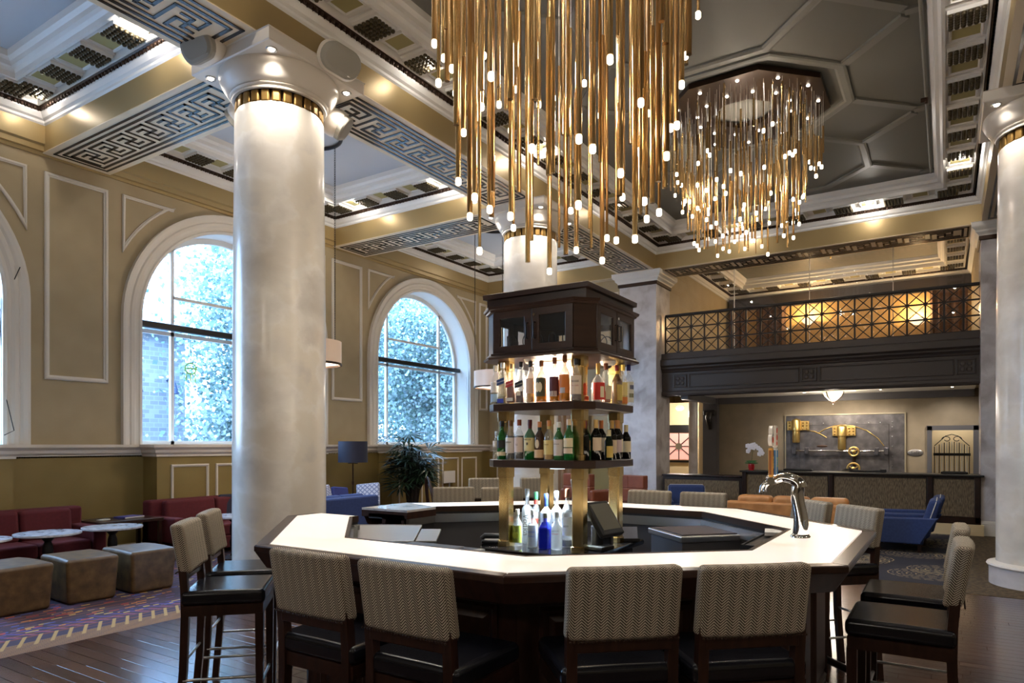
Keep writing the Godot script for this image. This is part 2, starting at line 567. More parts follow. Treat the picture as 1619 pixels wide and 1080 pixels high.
	M.screen = mat(C8(132, 128, 112), 0.3)

func herringbone() -> Image:
	var im := Image.create(64, 60, false, Image.FORMAT_RGB8)
	for y in 60:
		for x in 64:
			var col := 0 if x < 32 else 1
			var xx := x % 32
			var s := (y + xx * 0.94) if col == 0 else (y + (31 - xx) * 0.94)
			var f := fposmod(s, 15.0) / 15.0
			var lit := f < (0.56 if col == 0 else 0.44)
			var c := C8(198, 186, 164) if lit else C8(64, 54, 47)
			im.set_pixel(x, y, c)
	return im

func lattice_cloth() -> Image:
	var im := Image.create(64, 64, false, Image.FORMAT_RGB8)
	for y in 64:
		for x in 64:
			var d1 := absf(fposmod(x + y, 32.0) - 16.0); var d2 := absf(fposmod(x - y, 32.0) - 16.0)
			var on := minf(d1, d2) < 5.0 and fposmod(x * 2.0 + y, 8.0) < 6.0
			im.set_pixel(x, y, C8(88, 104, 150) if on else C8(198, 204, 220))
	return im

func carpet_left() -> Image:
	# u runs away from the wood edge, v along the hall; bands of woven dashes
	var n := 1024
	var im := Image.create(n, n, false, Image.FORMAT_RGB8)
	var r := RandomNumberGenerator.new()
	r.seed = 5
	im.fill(C8(62, 48, 66))
	var px := n / 4.2
	# fine lengthwise threads
	for k in 520:
		var x := r.randi_range(0, n - 1)
		var c: Color = [C8(150, 98, 52), C8(96, 66, 92), C8(52, 52, 92), C8(122, 60, 50), C8(44, 38, 50)][r.randi() % 5]
		im.fill_rect(Rect2i(x, r.randi_range(0, n), r.randi_range(1, 3), r.randi_range(60, 400)), c)
	# coarse ochre border beside the boards
	for y in n:
		for x in int(0.30 * px):
			if (x * 3 + y) % 7 < 5 or x % 5 < 2:
				im.set_pixel(x, y, C8(152, 112, 66) if (x + y / 9) % 6 < 4 else C8(96, 70, 58))
	# feather stitches
	var stepv := 0.12 * px
	var yv := 0.0
	while yv < n:
		for band in 3:
			var x0 := int(0.20 * px)
			for i in int(0.30 * px):
				var xx := x0 + i
				var yy := int(yv + i * 0.55) + (0 if band == 0 else band * 4)
				for w in 8:
					if band == 0:
						im.set_pixel(posmod(xx, n), posmod(yy + w, n), C8(172, 138, 84))
			for i in int(0.26 * px):
				var xx := int(0.50 * px) + i
				var yy := int(yv + (0.20 * px - i) * 0.6)
				for w in 10:
					if band == 1:
						im.set_pixel(posmod(xx, n), posmod(yy + w, n), C8(138, 74, 96) if i < 0.1 * px else C8(80, 66, 128))
		yv += stepv
	# scattered dashes further out
	for k in 1300:
		var x := r.randi_range(int(0.62 * px), n - 30)
		var y := r.randi_range(0, n - 1)
		var c: Color = [C8(196, 162, 82), C8(168, 62, 52), C8(70, 84, 150), C8(44, 42, 66), C8(190, 120, 60), C8(94, 74, 116)][r.randi() % 6]
		for i in r.randi_range(10, 26):
			for w in 7:
				im.set_pixel((x + w) % n, (y + i + w / 3) % n, c)
	return im

func carpet_arcs() -> Image:
	var n := 768
	var im := Image.create(n, n, false, Image.FORMAT_RGB8)
	var r := RandomNumberGenerator.new()
	r.seed = 9
	for y in n:
		for x in n:
			var j := r.randf() * 0.04
			im.set_pixel(x, y, Color(0.125 + j, 0.13 + j, 0.18 + j))
	for k in 16:
		var cx := r.randf() * n; var cy := r.randf() * n
		for q in 9:
			var rad := 18.0 + q * 13.0
			var a0 := r.randf() * TAU
			for i in int(rad * 5.0):
				var an := a0 + i / (rad * 5.0) * TAU
				if int(i / 9.0) % 3 == 0 or r.randf() < 0.25: continue
				var x := int(fposmod(cx + cos(an) * rad, n)); var y := int(fposmod(cy + sin(an) * rad * 0.8, n))
				var c := C8(168, 150, 112) if q % 2 == 0 else C8(116, 108, 96)
				for w in 12: im.set_pixel((x + w % 4) % n, (y + w / 4) % n, c)
	return im

# ------------------------------------------------------------------ shell of the room
const WX := -10.2          # window wall
const CX_ := -5.9          # window-side column row
const RX := 0.95           # far column row
const BAY := [-0.38, 4.70, 9.80, 14.95]
const HB := 5.5            # underside of the beams
const HW := 0.43           # half width of the beams
const WINA := [2.16, 7.25, 12.28]

func seen_at(x: float, y: float, a: float) -> Vector3:
	var s := sin(0.569); var c := cos(0.569)
	var X := a * s + x * c; var Z := a * c - x * s
	return Vector3(809.5 + 1074.0 * X / Z, 703.0 - 1074.0 * (y - 1.6) / Z, Z)

func build_floor() -> void:
	var f := struct("floor")
	part("slab", MB.new().box(V(-2.2, -0.14, 6.0), Vector3(17.0, 0.2, 34.0)), M.blackmat, f)
	var cp := func(x0: float, x1: float, a0: float, a1: float, rev: bool) -> MB:
		var m := MB.new()
		m.box(V((x0 + x1) / 2, -0.02, (a0 + a1) / 2), Vector3(x1 - x0, 0.038, a1 - a0))
		for i in m.t.size():
			var q := m.p[i]
			m.t[i] = Vector2((x1 - q.x) if rev else q.x, -q.z)
		return m
	tag(part("carpet", cp.call(WX, -5.96, -8.0, 15.0, true), M.carpet, f), "ochre, purple and blue patterned carpet")
	tag(part("carpet", cp.call(-5.96, 0.1, 8.79, 17.4, false), M.carpet_navy, f), "navy carpet with beige arcs")
	tag(part("carpet", cp.call(0.1, 5.9, 8.79, 17.4, false), M.carpet_brown, f), "brown flecked carpet")
	tag(part("carpet", cp.call(2.6, 5.9, -8.0, 8.79, false), M.carpet_brown, f), "")
	tag(part("carpet", cp.call(-5.96, 2.6, -8.0, -0.6, false), M.carpet_navy, f), "")
	# boards run across the hall
	var lens := [0.9, 1.2, 1.5]
	var shapes := []
	for l in lens:
		shapes.append(MB.new().loft([Vector2(-l / 2 + 0.001, -0.0532), Vector2(l / 2 - 0.001, -0.0532), Vector2(l / 2 - 0.001, 0.0532), Vector2(-l / 2 + 0.001, 0.0532)],
			[Vector2(0, -0.02), Vector2(0, -0.0008), Vector2(-0.0008, 0.0)], false, true))
	var meshes := []
	for s in shapes: meshes.append(s.mesh())
	var all := []
	var a := -0.6 + 0.055
	while a < 8.79:
		var x := -5.96 - rng.randf() * 0.8
		while x < 2.6:
			var k := rng.randi() % 3
			var cx: float = x + lens[k] / 2
			if x >= -5.96 and x + lens[k] <= 2.62:
				var s := seen_at(cx, 0, a)
				var shown := s.z > 3.6 and s.x > -140 and s.x < 1760 and s.y < 1110
				all.append([s.z if shown else 99.0, cx, a, k, rng.randi() % 4])
			elif x < -5.96:   # cut end against the carpet
				var l: float = x + lens[k] + 5.96
				if l > 0.05:
					all.append([100.0, -5.96 + l / 2, a, l, rng.randi() % 4])
			else:
				var l2 := 2.6 - x
				if l2 > 0.05: all.append([100.0, x + l2 / 2, a, l2, rng.randi() % 4])
			x += lens[k]
		a += 0.11
	all.sort_custom(func(p, q): return p[0] < q[0])
	var rest := [MB.new(), MB.new(), MB.new(), MB.new()]
	var count := 0
	for e in all:
		if e[0] < 50.0 and count < 298:
			part("plank", meshes[e[3]], M["plank%d" % e[4]], f, V(e[1], 0, e[2]))
			count += 1
		elif e[0] < 100.0:
			rest[e[4]].add(shapes[e[3]], Transform3D(Basis(), V(e[1], 0, e[2])))
		else:
			rest[e[4]].box(V(e[1], -0.01, e[2]), Vector3(e[3] - 0.003, 0.02, 0.106))
	for k in 4:
		part("planks", rest[k], M["plank%d" % k], f).set_meta("kind", "stuff")

func on_x(m: MB, x: float, sg: float) -> MB:   # local (a, out, y) -> a wall across x
	var o := MB.new()
	for i in range(0, m.p.size(), 3):
		var v := []; var n := []
		for k in 3:
			var q := m.p[i + k]; var w := m.n[i + k]
			v.append(Vector3(x + sg * q.y, q.z, -q.x)); n.append(Vector3(sg * w.y, w.z, -w.x))
		o.tri(v[0], v[1], v[2], n[0], n[1], n[2], m.t[i], m.t[i + 1], m.t[i + 2])
	return o

func on_a(m: MB, a: float, sg: float) -> MB:   # local (x, out, y) -> a wall across the hall; sg -1 faces the camera
	var o := MB.new()
	for i in range(0, m.p.size(), 3):
		var v := []; var n := []
		for k in 3:
			var q := m.p[i + k]; var w := m.n[i + k]
			v.append(Vector3(q.x, q.z, -(a + sg * q.y))); n.append(Vector3(w.x, w.z, -sg * w.y))
		o.tri(v[0], v[1], v[2], n[0], n[1], n[2], m.t[i], m.t[i + 1], m.t[i + 2])
	return o

func loop_mould(poly: Array, w := 0.05, h := 0.03) -> MB:
	return MB.new().loft(poly, [Vector2(0, 0), Vector2(0, h * 0.6), Vector2(-w * 0.25, h), Vector2(-w * 0.6, h), Vector2(-w * 0.75, h * 0.6), Vector2(-w, h * 0.5), Vector2(-w, 0)], false, false)

func rect2(u0: float, v0: float, u1: float, v1: float) -> Array:
	return [Vector2(u0, v0), Vector2(u1, v0), Vector2(u1, v1), Vector2(u0, v1)]

func arch_sweep(ac: float, sill: float, spring: float, prof: Array, x: float, seg := 36) -> MB:
	var m := MB.new()
	var path := [[Vector2(ac, sill), Vector2(-1, 0)]]
	for k in seg + 1:
		var th := PI * k / seg
		path.append([Vector2(ac, spring), Vector2(-cos(th), sin(th))])
	path.append([Vector2(ac, sill), Vector2(1, 0)])
	var run := 0.0
	for i in path.size() - 1:
		for j in prof.size() - 1:
			var p0: Vector2 = prof[j]; var p1: Vector2 = prof[j + 1]
			var dd := p1 - p0
			var v := []; var n := []
			for e in [[i, p0], [i + 1, p0], [i + 1, p1], [i, p1]]:
				var o: Vector2 = path[e[0]][0]; var d: Vector2 = path[e[0]][1]
				var q: Vector2 = o + d * e[1].x
				v.append(V(x + e[1].y, q.y, q.x))
				n.append((V(0, d.y, d.x) * -dd.y + Vector3(dd.x, 0, 0)).normalized())
			m.quads(v[0], v[1], v[2], v[3], n[0], n[1], n[2], n[3])
	return m

func holed_wall(x: float, sg: float, a0: float, a1: float, y0: float, y1: float, r: float, sill: float, spring: float) -> MB:
	var m := MB.new()
	var nn := Vector3(sg, 0, 0)
	var at := a0
	var q := func(p0: float, q0l: float, q0h: float, p1: float, q1l: float, q1h: float) -> void:
		m.quad(V(x, q0l, p0), V(x, q1l, p1), V(x, q1h, p1), V(x, q0h, p0), nn)
	for c in WINA:
		q.call(at, y0, y1, c - r, y0, y1)
		q.call(c - r, y0, sill, c + r, y0, sill)
		for k in 36:
			var t0 := PI * k / 36; var t1 := PI * (k + 1) / 36
			q.call(c - r * cos(t0), spring + r * sin(t0), y1, c - r * cos(t1), spring + r * sin(t1), y1)
		at = c + r
	q.call(at, y0, y1, a1, y0, y1)
	return m

func build_window_wall() -> void:
	var w := struct("wall_left")
	part("plaster", holed_wall(WX, 1.0, -8.0, 15.0, 0.0, 6.6, 1.65, 1.6, 3.48), M.wall, w)
	part("outer_face", holed_wall(WX - 0.5, -1.0, -8.0, 15.0, 0.0, 6.6, 1.65, 1.6, 3.48), M.white, w)
	part("wall_edge", MB.new().box(V(WX - 0.25, 3.3, -8.0), Vector3(0.5, 6.6, 0.02)).box(V(WX - 0.25, 3.3, 15.0), Vector3(0.5, 6.6, 0.02)).box(V(WX - 0.25, 6.6, 3.5), Vector3(0.5, 0.02, 23.0)), M.white, w)
	# lower wall: painted dado with deep ledges under the windows
	var d := MB.new()
	d.box(V(WX + 0.01, 0.74, 3.5), Vector3(0.02, 1.4, 23.0))
	for c in WINA: d.box(V(WX + 0.195, 0.72, c), Vector3(0.39, 1.44, 3.26))
	part("dado", d, M.dado, w)
	var led := MB.new()
	var prof := [Vector2(0, 1.42), Vector2(0.02, 1.42), Vector2(0.02, 1.45), Vector2(0.05, 1.48), Vector2(0.06, 1.52), Vector2(0.10, 1.56), Vector2(0.10, 1.60), Vector2(0, 1.60)]
	led.mould(V(WX, 0, -8.0), V(WX, 0, 15.0), Vector3(1, 0, 0), prof)
	for c in WINA:
		var po := [Vector2(WX - 0.02, -(c - 1.63)), Vector2(WX + 0.39, -(c - 1.63)), Vector2(WX + 0.39, -(c + 1.63)), Vector2(WX - 0.02, -(c + 1.63))]
		var lp := []
		for q in prof: lp.append(Vector2(q.x, q.y + 0.001))
		led.loft(po, lp, true, true)
	part("ledge", led, M.trim, w)
	# dado panel mouldings
	for c in WINA:
		for k in 4:
			var a0: float = c - 1.42 + k * 0.74
			part("panel_moulding", on_x(loop_mould(rect2(a0, 0.2, a0 + 0.62, 1.30), 0.04, 0.025), WX + 0.39, 1.0), M.trim, w)
	# tall wall panels between the windows and spandrel panels beside the arches
	for k in 3:
		var cc: float = [-0.38, 4.705, 9.76][k]
		part("panel_moulding", on_x(loop_mould(rect2(cc - 0.41, 2.48, cc + 0.41, 5.27), 0.06, 0.035), WX, 1.0), M.trim, w)
	part("panel_moulding", on_x(loop_mould(rect2(14.36, 2.48, 14.72, 5.27), 0.06, 0.035), WX, 1.0), M.trim, w)
	for c in WINA:
		for sd in [-1.0, 1.0]:
			var poly := [Vector2(c + sd * 1.93, 5.28)]
			var r := 2.14
			var pts := []
			for k in 9:
				var th := lerpf(0.42, 1.02, k / 8.0)
				pts.append(Vector2(c + sd * r * cos(th), 3.48 + r * sin(th)))
			pts[0] = Vector2(c + sd * 1.93, 4.42)
			for q in pts: poly.append(q)
			poly.append(Vector2(c + sd * 1.16, 5.28))
			part("spandrel_moulding", on_x(loop_mould(poly, 0.045, 0.03), WX, 1.0), M.trim, w)
	var bb := MB.new().mould(V(WX + 0.02, 0, -8.0), V(WX + 0.02, 0, 15.0), Vector3(1, 0, 0), [Vector2(0, 0), Vector2(0.025, 0), Vector2(0.025, 0.11), Vector2(0.012, 0.14), Vector2(0, 0.14)])
	var bs := struct("baseboard_left")
	part("board", bb, M.trim, bs)
	# windows
	for k in 3:
		var c: float = WINA[k]
		var o := struct("window_%d" % (k + 1))
		part("casing", arch_sweep(c, 1.6, 3.48, [Vector2(1.65, -0.02), Vector2(1.65, 0.035), Vector2(1.69, 0.05), Vector2(1.71, 0.035), Vector2(1.74, 0.035), Vector2(1.78, 0.055), Vector2(1.82, 0.055), Vector2(1.84, 0.04), Vector2(1.87, 0.06), Vector2(1.92, 0.075), Vector2(1.95, 0.075), Vector2(1.95, 0.0)], WX), M.trim, o)
		part("reveal", arch_sweep(c, 1.6, 3.48, [Vector2(1.65, -0.5), Vector2(1.65, 0.0)], WX), M.white, o)
		part("sill", MB.new().box(V(WX - 0.23, 1.585, c), Vector3(0.54, 0.03, 3.3)), M.trim, o)
		part("frame", arch_sweep(c, 1.6, 3.48, [Vector2(1.56, -0.46), Vector2(1.56, -0.40), Vector2(1.65, -0.40)], WX).add(arch_sweep(c, 1.6, 3.48, [Vector2(1.65, -0.46), Vector2(1.56, -0.46)], WX), Transform3D()), M.white, o)
		for s in [-0.92, 0.94]:
			var top := 3.48 + sqrt(1.62 * 1.62 - s * s)
			part("mullion", MB.new().box(V(WX - 0.43, (1.6 + top) / 2, c + s), Vector3(0.06, top - 1.6, 0.055)), M.white, o)
		part("transom", MB.new().box(V(WX - 0.43, 3.39, c), Vector3(0.06, 0.06, 3.2)), M.white, o)
		part("transom", MB.new().box(V(WX - 0.43, 3.99, c), Vector3(0.06, 0.045, 1.82)), M.trim, o)
		part("bottom_rail", MB.new().box(V(WX - 0.43, 1.63, c), Vector3(0.06, 0.06, 3.2)), M.white, o)
		tag(part("blind_roll", MB.new().rbox(V(WX - 0.30, 3.48, c), Vector3(0.09, 0.105, 3.26), 0.02), M.black, o), "black rolled blind")
		# panes
		var gx := WX - 0.43
		for span in [[-1.6, -0.95], [-0.89, 0.91], [0.97, 1.6]]:
			var gm := MB.new()
			gm.quad(V(gx, 1.64, c + span[0]), V(gx, 1.64, c + span[1]), V(gx, 3.38, c + span[1]), V(gx, 3.38, c + span[0]), Vector3(1, 0, 0))
			part("pane", gm, M.winglass, o)
			var um := MB.new()
			for i in 12:
				var s0 := lerpf(span[0], span[1], i / 12.0); var s1 := lerpf(span[0], span[1], (i + 1) / 12.0)
				um.quad(V(gx, 3.41, c + s0), V(gx, 3.41, c + s1), V(gx, 3.48 + sqrt(maxf(0.0, 2.592 - s1 * s1)), c + s1), V(gx, 3.48 + sqrt(maxf(0.0, 2.592 - s0 * s0)), c + s0), Vector3(1, 0, 0))
			part("pane", um, M.winglass, o)
	# loose cord of the blind hanging in the last window, and of the first
	var cord := thing("blind_cord", "thin white blind cord curling on the sill beside the potted palm", "cord", V(0, 0, 0))
	part("string", MB.new().tube([V(WX + 0.06, 3.3, 13.72), V(WX + 0.05, 2.4, 13.80), V(WX + 0.06, 1.75, 13.86), V(WX + 0.08, 1.62, 13.80), V(WX + 0.10, 1.61, 13.9), V(WX + 0.09, 1.66, 14.0), V(WX + 0.1, 1.615, 14.06)], 0.006, 5), M.white, cord)
	var cord2 := thing("blind_cord", "dark blind cord slanting across the window cut by the picture edge", "cord", V(0, 0, 0))
	part("string", MB.new().tube([V(WX + 0.09, 3.9, 3.98), V(WX - 0.05, 3.3, 3.80), V(WX + 0.02, 2.3, 3.83), V(WX + 0.12, 1.78, 3.90), V(WX + 0.1, 1.72, 3.8)], 0.006, 5), M.iron, cord2)

func build_other_walls() -> void:
	# end of the window aisle
	var e := struct("wall_far")
	part("plaster", MB.new().box(V(-8.3, 3.3, 15.0), Vector3(4.2, 6.6, 0.3)), M.wall, e)
	part("dado", MB.new().box(V(-8.3, 0.71, 14.84), Vector3(4.0, 1.42, 0.03)), M.dado, e)
	part("ledge", MB.new().mould(V(WX, 0, 14.85), V(-6.35, 0, 14.85), Vector3(0, 0, 1), [Vector2(0, 1.42), Vector2(0.02, 1.42), Vector2(0.02, 1.45), Vector2(0.06, 1.50), Vector2(0.10, 1.56), Vector2(0.10, 1.60), Vector2(0, 1.60)]), M.trim, e)
	for k in 2:
		part("panel_moulding", on_a(loop_mould(rect2(-9.95 + k * 1.8, 2.3, -8.3 + k * 1.8, 5.2), 0.06, 0.035), 14.85, -1.0), M.trim, e)
		part("panel_moulding", on_a(loop_mould(rect2(-9.95 + k * 1.8, 0.2, -8.3 + k * 1.8, 1.3), 0.04, 0.025), 14.825, -1.0), M.trim, e)
	# walls that close the room out of view
	var b := struct("wall_back")
	part("plaster", MB.new().box(V(-2.2, 3.3, -8.1), Vector3(17.0, 6.6, 0.2)), M.wall, b)
	var r := struct("wall_right")
	part("plaster", MB.new().box(V(6.0, 3.3, 6.2), Vector3(0.2, 6.6, 29.0)), M.wall, r)
	var rf := struct("wall_rear_far")
	part("plaster", MB.new().box(V(-2.2, 3.3, 20.9), Vector3(17.0, 6.6, 0.2)), M.wall, rf)
	part("plaster", MB.new().box(V(-7.3, 3.3, 18.0), Vector3(0.2, 6.6, 5.8)), M.wall, rf)
	part("plaster", MB.new().box(V(3.8, 3.3, 15.0), Vector3(4.6, 6.6, 0.3)), M.wall, rf)

# ------------------------------------------------------------------ ceiling
func key_pattern(l: float) -> MB:   # in (along, down, across), centred
	var m := MB.new()
	var t := 0.010
	var s := 0.033
	var bar := func(p0: Vector2, p1: Vector2, w: float) -> void:
		var c := (p0 + p1) / 2; var d := (p1 - p0).abs()
		m.box(Vector3(c.x, -t / 2, c.y), Vector3(d.x + w, t, d.y + w))
	for e in [[0.335, 0.03, l / 2 - 0.02], [0.255, 0.036, l / 2 - 0.10]]:
		for sg in [-1.0, 1.0]:
			bar.call(Vector2(-e[2], sg * e[0]), Vector2(e[2], sg * e[0]), e[1])
			bar.call(Vector2(sg * e[2], -e[0]), Vector2(sg * e[2], e[0]), e[1])
	var usable := l - 0.30
	var cnt := int(usable / 0.43)
	var u := usable / cnt / 8.0
	var h := 0.050
	for k in cnt:
		var o := -usable / 2 + k * u * 8.0
		var q := func(x: float, y: float) -> Vector2: return Vector2(o + x * u, (y - 3.5) * h)
		for st in [[[2, 3.5], [6, 3.5], [6, 7], [0, 7], [0, 0]], [[8, 0], [2, 0], [2, 3.5]], [[2, 5.4], [4, 5.4], [4, 1.6], [6, 1.6]]]:
			for i in st.size() - 1:
				bar.call(q.call(st[i][0], st[i][1]), q.call(st[i + 1][0], st[i + 1][1]), s)
	return m

func beam(parent: Node, x0: float, x1: float, a0: float, a1: float, along_a: bool, ks: float, ke: float) -> void:
	var o := part("beam", MB.new().box(V((x0 + x1) / 2, 6.0, (a0 + a1) / 2), Vector3(x1 - x0, 0.998, a1 - a0)), M.goldpaint, parent)
	part("soffit", MB.new().box(V((x0 + x1) / 2, HB - 0.004, (a0 + a1) / 2), Vector3(x1 - x0 + 0.01, 0.012, a1 - a0 + 0.01)), M.soffit, o)
	if ke > ks:
		var km := key_pattern(ke - ks).mesh()
		var at := V((x0 + x1) / 2, HB - 0.008, (ks + ke) / 2) if along_a else V((ks + ke) / 2, HB - 0.008, (a0 + a1) / 2)
		part("greek_key", km, M.key, o, at, PI / 2 if along_a else 0.0).set_meta("kind", "stuff")

func coffer(parent: Node, x0: float, x1: float, a0: float, a1: float, panel: Material, px: float, pa: float, detail := true) -> void:
	var poly := [Vector2(x0, -a0), Vector2(x1, -a0), Vector2(x1, -a1), Vector2(x0, -a1)]
	part("crown", MB.new().loft(poly, [Vector2(0, 5.84), Vector2(-0.02, 5.86), Vector2(-0.02, 5.89), Vector2(-0.05, 5.91), Vector2(-0.08, 5.96), Vector2(-0.085, 5.98), Vector2(-0.06, 5.985)], false, false, true), M.white, parent)
	part("bead_band", MB.new().loft(poly, [Vector2(-0.06, 5.98), Vector2(-0.13, 6.035)], false, false, true), M.bronze, parent)
	part("cornice", MB.new().loft(poly, [Vector2(-0.13, 6.02), Vector2(-0.15, 6.02), Vector2(-0.15, 6.10), Vector2(-0.53, 6.10), Vector2(-0.53, 6.05), Vector2(-0.565, 6.05), Vector2(-0.57, 6.11), Vector2(-0.60, 6.14), Vector2(-0.64, 6.15), Vector2(-0.65, 6.20), Vector2(-0.69, 6.23), Vector2(-0.70, 6.30)], false, false, true), M.white, parent)
	part("coffer_panel", MB.new().box(V((x0 + x1) / 2, 6.33, (a0 + a1) / 2), Vector3(x1 - x0 - 1.38, 0.06, a1 - a0 - 1.38)), panel, parent)
	if not detail: return
	# rows of eggs on the dark band
	var egg := MB.new().ball(Vector3.ZERO, Vector3(0.026, 0.028, 0.018), 6, 4)
	var rib := MB.new().box(Vector3.ZERO, Vector3(0.008, 0.06, 0.02))
	var eggs := MB.new()
	var sides := [[V(x0, 0, a0), V(x1, 0, a0), Vector3(0, 0, -1), px], [V(x0, 0, a1), V(x1, 0, a1), Vector3(0, 0, 1), px], [V(x0, 0, a0), V(x0, 0, a1), Vector3(1, 0, 0), pa], [V(x1, 0, a0), V(x1, 0, a1), Vector3(-1, 0, 0), pa]]
	for s in sides:
		var p0: Vector3 = s[0]; var p1: Vector3 = s[1]; var inn: Vector3 = s[2]
		var dr := (p1 - p0).normalized()
		var l := p0.distance_to(p1)
		var n := int((l - 0.24) / 0.075)
		var tilt := Basis(dr, Vector3.UP, inn).rotated(dr, 0.0)
		for i in n:
			var at := p0 + dr * (0.12 + (l - 0.24) * (i + 0.5) / n) + inn * 0.095 + Vector3.UP * 6.0
			eggs.add(egg, Transform3D(tilt, at))
			eggs.add(rib, Transform3D(tilt, at + dr * (l - 0.24) / n * 0.5))
	part("egg_ornament", eggs, M.bronze, parent).set_meta("kind", "stuff")
	# mutules with drops, and sunk panels between them
	var blk := MB.new().loft(rect2(-0.17, -0.19, 0.17, 0.19), [Vector2(0, 0.10), Vector2(0, 0.075), Vector2(-0.015, 0.07), Vector2(-0.015, 0.03)], false, false)
	blk = MB.new().loft(rect2(-0.17, -0.19, 0.17, 0.19), [Vector2(-0.015, -0.07), Vector2(-0.015, -0.03), Vector2(0.02, -0.022), Vector2(0.02, 0.0)], true, false)
	var blkm := blk.mesh()
	var drops := MB.new()
	var drop := MB.new().lathe([Vector2(0.0, -0.032), Vector2(0.019, -0.028), Vector2(0.0255, -0.012), Vector2(0.022, 0.0)], 8)
	for i in 6:
		for j in 6:
			drops.add(drop, Transform3D(Basis(), Vector3(-0.128 + i * 0.0512, -0.07, -0.143 + j * 0.0572)))
	var dropm := drops.mesh()
	var pan := MB.new().box(Vector3(0, -0.008, 0), Vector3(0.22, 0.012, 0.26)).mesh()
	var frm := loop_mould(rect2(-0.14, -0.16, 0.14, 0.16), 0.03, 0.03)
	var fr2 := MB.new()
	for i in frm.p.size():
		fr2.p.append(frm.p[i] * Vector3(1, -1, 1)); fr2.n.append(frm.n[i] * Vector3(1, -1, 1)); fr2.t.append(frm.t[i])
	var fr3 := MB.new()
	for i in range(0, fr2.p.size(), 3): fr3.tri(fr2.p[i], fr2.p[i + 1], fr2.p[i + 2], fr2.n[i], fr2.n[i + 1], fr2.n[i + 2])
	var frmm := fr3.mesh()
	for s in sides:
		var p0: Vector3 = s[0]; var p1: Vector3 = s[1]; var inn: Vector3 = s[2]
		var dr := (p1 - p0).normalized()
		var l := p0.distance_to(p1)
		var n := roundi((l - 1.0) / s[3])
		var turn := 0.0 if absf(dr.x) > 0.5 else PI / 2
		for i in n + 1:
			var at := p0 + dr * (0.5 + (l - 1.0) * (i + 0.0) / n) + inn * 0.34 + Vector3.UP * 6.10
			var mu := part("mutule", blkm, M.white, parent, at, turn)
			part("drops", dropm, M.gutta, mu).set_meta("kind", "stuff")
			if i < n:
				var mid := at + dr * (l - 1.0) / n * 0.5
				part("sunk_panel", pan, M.olive, parent, mid, turn)
				part("sunk_frame", frmm, M.white, parent, mid, turn)

func coffer_lamp(x: float, y: float, a: float, e: float, where: String) -> void:
	var o := thing("ceiling_spotlight", where, "spotlight", V(x, y, a), 0.0, "recessed spotlights in the ceiling")
	part("ring", MB.new().lathe([Vector2(0.055, 0.02), Vector2(0.055, -0.012), Vector2(0.035, -0.02), Vector2(0.035, 0.0)], 16), M.white, o)
	part("bulb", MB.new().ball(Vector3(0, -0.008, 0), Vector3(0.032, 0.022, 0.032), 12, 6), M.lamp, o)
	omni(o, Vector3(0, -0.05, 0), e, WARMW, 0.03)

